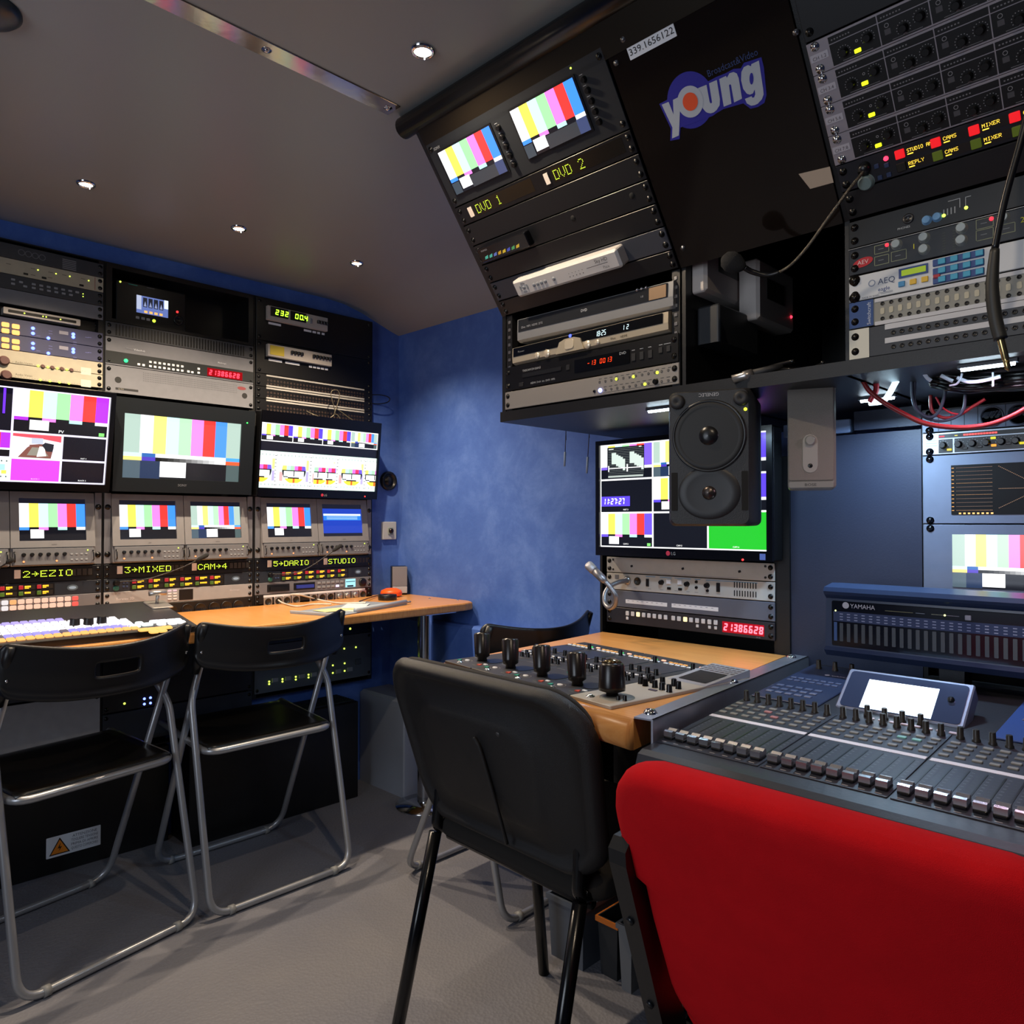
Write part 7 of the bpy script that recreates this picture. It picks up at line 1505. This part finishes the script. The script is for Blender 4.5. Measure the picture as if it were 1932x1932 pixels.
for r, (v, c_, es) in enumerate(rows_):
    for i in range(24 if r < 5 else 12):
        u = xe-.004-i*pt_-(0 if r < 4 else .02)-(0 if r < 5 else .10)
        if u < SX0+.02: break
        cc, e2 = c_, es
        if r == 1 and i > 14: cc = '#ffd8d8'
        if r == 1 and i in (8, 15): cc = '#5a5060'
        if r == 2 and i > 18: cc = '#70f0a0'
        if r == 5 and i < 1: continue
        t.inst('lit_key', 'lk', k_btn(.0170, .0215, .004, .003), glow(cc, e2), u, v, z)
for x, y, w_, c_ in ((1040, 170, .020, '#fff'), (1125, 165, .026, '#fff'), (1160, 195, .030, '#fff'), (1230, 205, .026, '#e8f8e8'), (1270, 180, .020, '#f0f8f0'), (1340, 190, .028, '#e8f4e8'), (1410, 165, .026, '#fff'), (1480, 160, .026, '#fff'), (1560, 155, .026, '#fff'), (1620, 150, .020, '#fff'), (1470, 185, .022, '#fff'), (1570, 178, .022, '#fff'), (1650, 168, .022, '#fff'),
                     (1310, 240, .026, '#ffb860'), (1380, 235, .026, '#ffb860'), (1450, 228, .026, '#ffb860'), (1520, 218, .026, '#ffb860'), (1400, 258, .022, '#ffb860'), (1480, 248, .022, '#ffb860'), (420, 228, .022, '#f0e8ea'), (510, 220, .022, '#f0e8ea')):
    u, v = G(x, y); t.inst('lit_key', 'lo%g' % w_, (lambda w=w_: MB().rp(-w/2, -.010, w/2, .010, 0, .005, .006, .002)), glow(c_, 1.5), u, min(v, .34), z)
for x, y in ((680, 200), (805, 195), (925, 180)): u, v = G(x, y); t.inst('rotary_knob', 'kb', k_knob(.012, .022, 18), mat('warm_black', '#1c1816', .4), u, min(v, .33), z)
u, v = G(1740, 120); u = min(u, SX1-.02); hb = MB().tube([(u, .25, z), (u, .25, z+.030)], .005, 10); hb.tube([(u-.024, .25, z+.034), (u+.024, .25, z+.034)], .0075, 14); t.part('transition_lever', hb, mat('satin_nickel', '#b8b4b0', .3, .8)); t.part('lever_plate', MB().rp(u-.030, .20, u+.030, .28, z, z+.004, .006, .002), mat('satin_nickel', '#b8b4b0', .3, .8))
# ================================================================== THINGS ON THE RIGHT END OF THE LEFT DESK
def DQ(px, py, z=0): return FD.q(px, py, z)
a, b_ = DQ(674, 1153, .008), DQ(769, 1137, .008); an = math.atan2(b_[1]-a[1], b_[0]-a[0]); kf = Fr(FD.W(*a), (math.cos(an), math.sin(an), 0), (-math.sin(an), math.cos(an), 0)); ln = math.hypot(b_[0]-a[0], b_[1]-a[1])
t = T('document_tray', 'flat grey plastic tray with raised front rail on the left desk', 'tray', kf, ln/2, 0, 0)
t.part('base', MB().rp(-.10, .0, ln, .20, .0005, .004, .006, .001), mat('grey_plastic', '#8c94a0', .4)); t.part('front_rail', MB().tube([(.0, .008, .010), (ln, .008, .010)], .0085, 14), mat('pale_grey_rail', '#a0aab4', .35)); t.part('end_cap', MB().tube([(ln, .008, .010), (ln+.03, .008, .008)], .0035, 10), mat('grey_plastic', '#8c94a0', .4)); t.part('side_rail', MB().rp(-.10, .0, -.09, .20, .004, .010, .003, .001), mat('pale_grey_rail', '#a0aab4', .35))
for i, (dx, dy, r, c_, lab) in enumerate(((.02, .06, .2, '#cfd0c0', 'loose cream note sheet in the grey tray'), (-.03, .10, -.3, '#d8c890', 'loose yellowish note sheet in the grey tray'), (.08, .11, .5, '#c4ccd0', 'loose pale grey note sheet in the grey tray'))):
    f_ = Fr(kf.W(.05+dx, dy, .0045+i*.0012), kf.x*math.cos(r)+kf.y*math.sin(r), kf.y*math.cos(r)-kf.x*math.sin(r)); single('note_sheet', MB().rp(-.07, -.04, .07, .04, 0, .0008, .001), mat('paper_%d' % i, c_, .7), lab, 'paper', f_)
cx_, cy_ = DQ(731, 1132, 0); single('tape_roll', MB().lathe([(.034, 0), (.036, .003), (.036, .019), (.034, .022), (.016, .022), (.015, .006), (.00001, .006)], cx_, cy_, 36), PLB, 'low round black roll on the left desk, in front of the orange one', 'tape roll', FD, cx_, cy_)
cx_, cy_ = DQ(745, 1129, 0); cy_ += .065; cx_ += .03; single('round_case', MB().lathe([(.030, 0), (.042, .006), (.044, .013), (.043, .015), (.044, .017), (.040, .026), (.022, .034), (.00001, .036)], cx_, cy_, 40), mat('orange_plastic', '#ff5a14', .35), 'round bright orange case on the left desk', 'case', FD, cx_, cy_)
f_ = Fr(FD.W(1.867, 2.505, 0), (math.cos(-.55), math.sin(-.55), 0), (0, 0, 1)); t = T('desk_speaker', 'small upright grey speaker in the blue corner of the left desk', 'loudspeaker', f_)
t.part('cabinet', MB().rp(-.033, 0, .031, .118, -.07, -.006, .003, .002), PLB); t.part('grille', MB().rp(-.030, .036, .031, .117, -.006, 0, .002, .001), mat('speaker_grey', '#77767c', .6, bump=.5, bscale=900)); t.part('base_strip', MB().rp(-.030, .008, .031, .035, -.006, .001, .002, .001), mat('pale_speaker_grey', '#a9a9ae', .4))
WC = mat('cream_cable', '#d0cac0', .45)
cab('cable', 'white cable from the connector panel to the grey tray, upper strand', [P3(FA, 548, 1122, .01), P3(FA, 565, 1122, .05), FD.W(*DQ(600, 1133), .004), FD.W(*DQ(640, 1140), .004), FD.W(*DQ(690, 1143), .012)], .0032, WC)
cab('cable', 'white cable drooping from a silver connector over the desk', [P3(FA, 525, 1132, .01), P3(FA, 535, 1138, .04), FD.W(*DQ(560, 1146), .004), FD.W(*DQ(590, 1142), .004), FD.W(*DQ(625, 1142), .004)], .0026, WC)
cab('cable', 'thin dark cable lying on the left desk behind the black roll', [FD.W(*DQ(678, 1141), .012), FD.W(*DQ(700, 1131), .008), FD.W(*DQ(715, 1125), .004), FD.W(*DQ(725, 1122), .004)], .0022, CABLE)
# ================================================================== CHAIRS
STL = mat('satin_steel_tube', '#a4a6aa', .32, .6); BPL = mat('moulded_black_plastic', '#111113', .38, bump=.08, bscale=900)
def folding():
    t = T('folding_chair', 'x', 'chair'); hx = .212; zt = .76
    fr_ = [(-.200, .060, zt), (-.205, .42, .012), (.205, .42, .012), (.200, .060, zt)]
    fr_ = round_path([V(p) for p in fr_], .07, 7); t.part('front_leg_frame', MB().tube(fr_, .0095, 12), STL)
    rl = round_path([V(p) for p in ((-.190, .155, .615), (-.214, .135, .56), (-.214, 0, .012), (.214, 0, .012), (.214, .135, .56), (.190, .155, .615))], .055, 7); t.part('rear_leg_frame', MB().tube(rl, .0095, 12), STL)
    st_ = round_path([V(p) for p in ((-.195, .40, .445), (-.195, .075, .42), (.195, .075, .42), (.195, .40, .445), )], .05, 6); t.part('seat_frame', MB().tube(st_+[st_[0]] if False else st_, .0095, 12), STL)
    # seat: slightly dished panel
    m = MB(); nx_, ny_ = 14, 12; top = []; 
    def P(i, j, dz):
        a = -1+2*i/nx_; b_ = j/ny_; w = .188-.0*b_; y = .082+.33*b_; r = .03
        x = a*w; z = .428+.022*b_-.012*math.cos(a*math.pi/2)*math.sin(b_*math.pi)-.012*max(0, (b_-.85)/.15)**2
        return (x, y, z+dz)
    vs = [P(i, j, .006) for i in range(nx_+1) for j in range(ny_+1)]+[P(i, j, -.008) for i in range(nx_+1) for j in range(ny_+1)]; N = (nx_+1)*(ny_+1); fs = []
    for i in range(nx_):
        for j in range(ny_): a = i*(ny_+1)+j; fs += [(a, a+ny_+1, a+ny_+2, a+1), (N+a, N+a+1, N+a+ny_+2, N+a+ny_+1)]
    for i in range(nx_):
        for j in (0, ny_): a = i*(ny_+1)+j; c = a+ny_+1; fs.append((a, N+a, N+c, c) if j == 0 else (a, c, N+c, N+a))
    for j in range(ny_):
        for i in (0, nx_): a = i*(ny_+1)+j; c = a+1; fs.append((a, c, N+c, N+a) if i == 0 else (a, N+a, N+c, c))
    t.part('seat', m.add(vs, fs, smooth=True), mat('worn_black_plastic', '#151412', .3, noise=.3, nscale=25))
    # backrest: curved band with a hand slot
    m = MB(); nx_, nz_ = 44, 12; hw, z0, z1 = .232, .635, .788
    def B(i, j, side):
        a = -1+2*i/nx_; b_ = j/nz_; zz = z0+(z1-z0)*b_; drop = .022*abs(a)**3
        lo = z0+.028*abs(a)**3+.0; hi = z1-.030*(1-a*a)
        zz = lo+(hi-lo)*b_
        edge = max(0, (abs(a)-.93)/.07); zz = (zz-(lo+hi)/2)*(1-.35*edge**2)+(lo+hi)/2
        y = .085-.080*math.cos(a*math.pi/2*.95)-.10*(zz-.70)
        th = (.008+.004*(1-abs(2*b_-1))) if side else 0
        lip = -.006*(1 if b_ < .09 else 0)
        return (a*hw, y+(-th if side else .004)+(lip if side else 0), zz)
    ids = {}; vs = []
    for s_ in (0, 1):
        for i in range(nx_+1):
            for j in range(nz_+1): ids[(s_, i, j)] = len(vs); vs.append(B(i, j, s_))
    hole = lambda i, j: 17 <= i < 27 and 5 <= j < 8
    fs = []
    for i in range(nx_):
        for j in range(nz_):
            if hole(i, j): continue
            q = [(i, j), (i+1, j), (i+1, j+1), (i, j+1)]
            fs.append(tuple(ids[(1, a, b_)] for a, b_ in q)); fs.append(tuple(ids[(0, a, b_)] for a, b_ in q[::-1]))
            for k in range(4):
                a, b_ = q[k], q[(k+1) % 4]; ni, nj = [(i, j-1), (i+1, j), (i, j+1), (i-1, j)][k]
                if ni < 0 or nj < 0 or ni >= nx_ or nj >= nz_ or hole(ni, nj): fs.append((ids[(1, *a)], ids[(0, *a)], ids[(0, *b_)], ids[(1, *b_)]))
    o = t.part('backrest', m.add(vs, fs, smooth=True), BPL); md = o.modifiers.new('smooth', 'SUBSURF'); md.levels = 1; md.render_levels = 1
    for s_ in (-1, 1):
        t.part('side_sleeve', MB().tube([(s_*.2150, .050, .775), (s_*.2155, .064, .745), (s_*.2165, .094, .665), (s_*.2165, .105, .640)], [.009, .0125, .0130, .0115], 14), BPL)
        t.part('rivet', MB().tube([(s_*.217, .062, .70), (s_*.217, .058, .70)], .004, 10), CH)
    for s_ in (-1, 1):
        t.part('rubber_foot', MB().tube([(s_*.15, 0, .0125), (s_*.165, 0, .0125)], .0125, 10), mat('clear_grey_rubber', '#8a8a88', .5)); t.part('rubber_foot', MB().tube([(s_*.15, .42, .0125), (s_*.165, .42, .0125)], .0125, 10), mat('clear_grey_rubber', '#8a8a88', .5))
    return t
fc = folding()
for k, (x, y, a, lab) in enumerate(((1.059, 1.952, 0, 'black folding chair with steel tube legs under the middle of the left desk'), (.612, 1.938, 11.6, 'black folding chair with steel tube legs nearest the left picture edge'), (1.578, 1.385, 1, 'black folding chair behind the camera control desk, beside the blue end wall'))):
    r = fc.root if k == 0 else copy_tree(fc.root); r.location = (x, y, 0); r.rotation_euler = (0, 0, math.radians(a)); r['label'] = lab; r['group'] = 'folding chairs'
# upholstered chairs
def outline(wt, wb, h, rt, rb, n=9):
    pts = []
    for cx, cy, r, a0 in ((wb/2-rb, rb, rb, -90), (wt/2-rt, h-rt, rt, 0), (-wt/2+rt, h-rt, rt, 90), (-wb/2+rb, rb, rb, 180)):
        for i in range(n): a = math.radians(a0+90*i/(n-1)); pts.append((cx+r*math.cos(a), cy+r*math.sin(a)))
    return pts
def cushion(ol, back, front, bend, place, cy, sag=0):
    # back/front: lists of (scale, depth); rim is shared
    m = MB(); n = len(ol); vs = []; fs = []
    def ringv(s_, c): return [place(x*s_, cy+(y-cy)*s_, c-bend*(x*s_)**2) for x, y in ol]
    prof = [(s_, c) for s_, c in back][::-1]+[(s_, -c) for s_, c in front]
    for s_, c in prof: vs += ringv(s_, c)
    for k in range(len(prof)-1): fs += [(k*n+i, k*n+(i+1) % n, (k+1)*n+(i+1) % n, (k+1)*n+i) for i in range(n)]
    a_, b_ = len(vs), len(vs)+1; L_ = (len(prof)-1)*n; vs += [place(0, cy, prof[0][1]), place(0, cy, prof[-1][1])]; fs += [(a_, (i+1) % n, i) for i in range(n)]+[(b_, L_+i, L_+(i+1) % n) for i in range(n)]
    m.add(vs, fs, smooth=True); return m
def place_back(y0, z0, lean):
    s_, c_ = math.sin(lean), math.cos(lean)
    return lambda a, b_, c: (a, y0-b_*s_-c*c_, z0+b_*c_-c*s_)
# black chair with a moulded back shell
CF = Fr((.885, .995, 0), (-.035, -1, 0), (1, -.035, 0)); t = T('padded_chair', 'black padded chair with moulded plastic back and black tube legs in the centre', 'chair', CF)
SH = mat('pebbled_black_shell', '#131314', .42, bump=.5, bscale=1400); FBK = mat('brown_black_seat_fabric', '#1d1915', .9, bump=.5, bscale=1200); TBK = mat('black_enamel_tube', '#0b0b0c', .22)
lean = math.radians(17); pb = place_back(.085, .455, lean); ol = outline(.540, .500, .340, .095, .075)
sh_back = [(1.0, .0), (.995, .010), (.97, .018), (.93, .020), (.89, .016), (.86, .010), (.80, .008), (.60, .010), (.56, .014), (.50, .015), (.4, .0152), (.3, .0154), (.2, .0156), (.1, .0158), (.0, .016)][:]
sh_back = [(a, b_) for a, b_ in sh_back if a > .01]+[(.02, .016)]
t.part('back_shell', cushion(ol, sh_back, [(.99, .004), (.95, .006), (.7, .006), (.5, .006), (.3, .006), (.15, .006), (.02, .006)], .55, pb, .17), SH)
t.part('back_cushion', cushion([(x*.96, .012+y*.955) for x, y in ol], [(1.0, -.007), (.5, -.007), (.02, -.007)], [(1, .014), (.97, .026), (.9, .034), (.7, .036), (.5, .038), (.3, .038), (.15, .038), (.02, .038)], .55, pb, .17), FBK)
rg = [pb(a, b_, .018) for a, b_ in ((.025, .235), (.035, .215), (.040, .16), (.044, .09), (.046, .03))]; t.part('shell_ridge', MB().tube(smooth_path(rg, 5), .0035, 10), SH)
t.part('shell_button', MB().tube([pb(.085, .25, .009), pb(.085, .25, .0115)], .0045, 12), mat('grey_dot', '#3c3c3e', .4))
t.part('seat', (lambda m: m)(cushion(outline(.46, .44, .42, .06, .05), [(1.0, .0), (.98, .010), (.93, .014), (.02, .016)], [(.99, .016), (.95, .026), (.8, .032), (.02, .034)], -.1, lambda a, b_, c: (a, .09+b_, .43-c), .21)), FBK)
for s_ in (-1, 1):
    pth = round_path([V(p) for p in ((s_*.185, .092, .56), (s_*.190, .092, .50), (s_*.192, .085, .435), (s_*.194, .10, .425), (s_*.20, .47, .425))], .04, 5); t.part('side_rail', MB().tube(pth, .0115, 12), TBK)
    t.part('leg', MB().tube([(s_*.196, .085, .420), (s_*.200, -.020, 0)], .0125, 14, ry=.0135), TBK); t.part('leg', MB().tube([(s_*.198, .36, .420), (s_*.200, .405, 0)], .0125, 14), TBK)
t.part('cross_bar', MB().tube([(-.194, .12, .405), (.194, .12, .405)], .0095, 12), TBK); t.part('cross_bar', MB().tube([(-.198, .40, .405), (.198, .40, .405)], .0095, 12), TBK)
# red chair
CR_ = Fr((.752, .310, 0), (0, -1, 0), (1, 0, 0)); t = T('padded_chair', 'red fabric chair with black side bars in front of the mixing console', 'chair', CR_)
RF = mat('red_fabric', '#cc1018', .92, bump=.55, bscale=1600, spec=.15, noise=.05, nscale=30); lean = math.radians(19); pb = place_back(.060, .44, lean); 
ol = outline(.470, .44, .355, .075, .06)
ol = [(x*(1 if y > .235 else .93), y) for x, y in ol]; o2 = []
for i in range(len(ol)):
    a, b_ = ol[i], ol[(i+1) % len(ol)]; o2.append(a)
    if abs(a[1]-b_[1]) > .06:
        for q in ((.38, 0), (.62, 0), (.66, 1), (.70, 1)) if a[1] < b_[1] else ((.30, 1), (.34, 1), (.38, 0), (.62, 0)):
            yy = a[1]+(b_[1]-a[1])*q[0]; sx = (.235 if q[1] else .210)*(1 if a[0] > 0 else -1); o2.append((sx, yy))
ol = o2
t.part('backrest', cushion(ol, [(1.0, .0), (.992, .012), (.97, .020), (.92, .024), (.8, .0255), (.7, .026), (.6, .026), (.5, .026), (.4, .026), (.3, .026), (.2, .026), (.1, .026), (.02, .026)], [(.99, .010), (.96, .022), (.9, .030), (.7, .032), (.5, .033), (.3, .034), (.15, .034), (.02, .034)], .35, pb, .18), RF)
t.part('seat', cushion(outline(.46, .44, .42, .06, .05), [(1.0, .0), (.98, .010), (.93, .014), (.02, .016)], [(.99, .016), (.95, .026), (.8, .032), (.02, .034)], -.1, lambda a, b_, c: (a, .07+b_, .43-c), .21), RF)
SB = mat('black_side_bar', '#121315', .38)
for s_ in (-1, 1):
    br = MB(); pts = [pb(s_*.228, .245, .012), pb(s_*.228, .02, .012), pb(s_*.228, -.08, .004)]
    w = .010
    def barsec(p, half=.016): return p
    prof_ = [(b_, c0) for b_, c0 in ((.250, .004), (.242, .018), (.225, .022), (-.09, .022), (-.12, .012), (-.12, -.018), (-.09, -.022), (.225, -.022), (.245, -.012))]
    vs = [pb(s_*.2135, b_, c) for b_, c in prof_]+[pb(s_*.2385, b_, c) for b_, c in prof_]; n = len(prof_); br.add(vs, [tuple(range(n)), tuple(range(n, 2*n))[::-1]]+[(i, n+i, n+(i+1) % n, (i+1) % n) for i in range(n)])
    t.part('side_bar', br, SB)
    for b_ in (.145, .02): t.part('bar_bolt', MB().tube([pb(s_*.2262, b_, .021), pb(s_*.2262, b_, .0245)], .005, 12), mat('dark_bolt', '#2c2e31', .3, .6))
    t.part('leg', MB().tube([(s_*.236, .095, .400), (s_*.240, -.04, 0)], .0125, 14), TBK); t.part('leg', MB().tube([(s_*.236, .36, .420), (s_*.240, .40, 0)], .0125, 14), TBK); t.part('side_rail', MB().tube([(s_*.232, .07, .405), (s_*.235, .47, .410)], .0115, 12), TBK)
t.part('cross_bar', MB().tube([(-.232, .12, .392), (.232, .12, .392)], .0095, 12), TBK)
# storage boxes under the camera control desk
CL = mat('dull_translucent_plastic', '#525a66', .35, spec=.6)
def crate(name, label, x0, y0, x1, y1, h, m, rim):
    t = T(name, label, 'box', WORLD, (x0+x1)/2, (y0+y1)/2, 0, 'boxes under the camera control desk'); b_ = MB(); i = .006; tt = .003
    ob = [(x0+i, y0+i), (x1-i, y0+i), (x1-i, y1-i), (x0+i, y1-i)]; ot = [(x0, y0), (x1, y0), (x1, y1), (x0, y1)]; it = [(x0+tt, y0+tt), (x1-tt, y0+tt), (x1-tt, y1-tt), (x0+tt, y1-tt)]; ib = [(x0+i+tt, y0+i+tt), (x1-i-tt, y0+i+tt), (x1-i-tt, y1-i-tt), (x0+i+tt, y1-i-tt)]
    vs = [(*p, 0) for p in ob]+[(*p, h) for p in ot]+[(*p, h) for p in it]+[(*p, .004) for p in ib]; fs = [(3, 2, 1, 0), (12, 13, 14, 15)]
    for k in range(3): fs += [(k*4+j, k*4+(j+1) % 4, (k+1)*4+(j+1) % 4, (k+1)*4+j) for j in range(4)]
    t.part('body', b_.add(vs, fs), m); rm = MB()
    for q in ((x0-.004, y0-.004, x1+.004, y0), (x0-.004, y1, x1+.004, y1+.004), (x0-.004, y0, x0, y1), (x1, y0, x1+.004, y1)): rm.box(q[0], q[1], h-.012, q[2], q[3], h)
    t.part('rim', rm, rim)
    return t
crate('storage_box', 'clear bluish plastic storage box on the floor behind the black padded chair', 1.36, 1.115, 1.60, 1.225, .150, CL, CL)
crate('storage_box', 'dark plastic storage box with an orange rim on the floor', 1.385, 1.035, 1.60, 1.092, .135, mat('dark_smoked_plastic', '#23282e', .35), mat('orange_rim', '#b8641e', .5))
crate('storage_box', 'pale grey narrow box on the floor beside the red chair', 1.37, .985, 1.58, 1.022, .150, mat('pale_grey_box', '#77787a', .5), mat('pale_grey_box', '#77787a', .5))
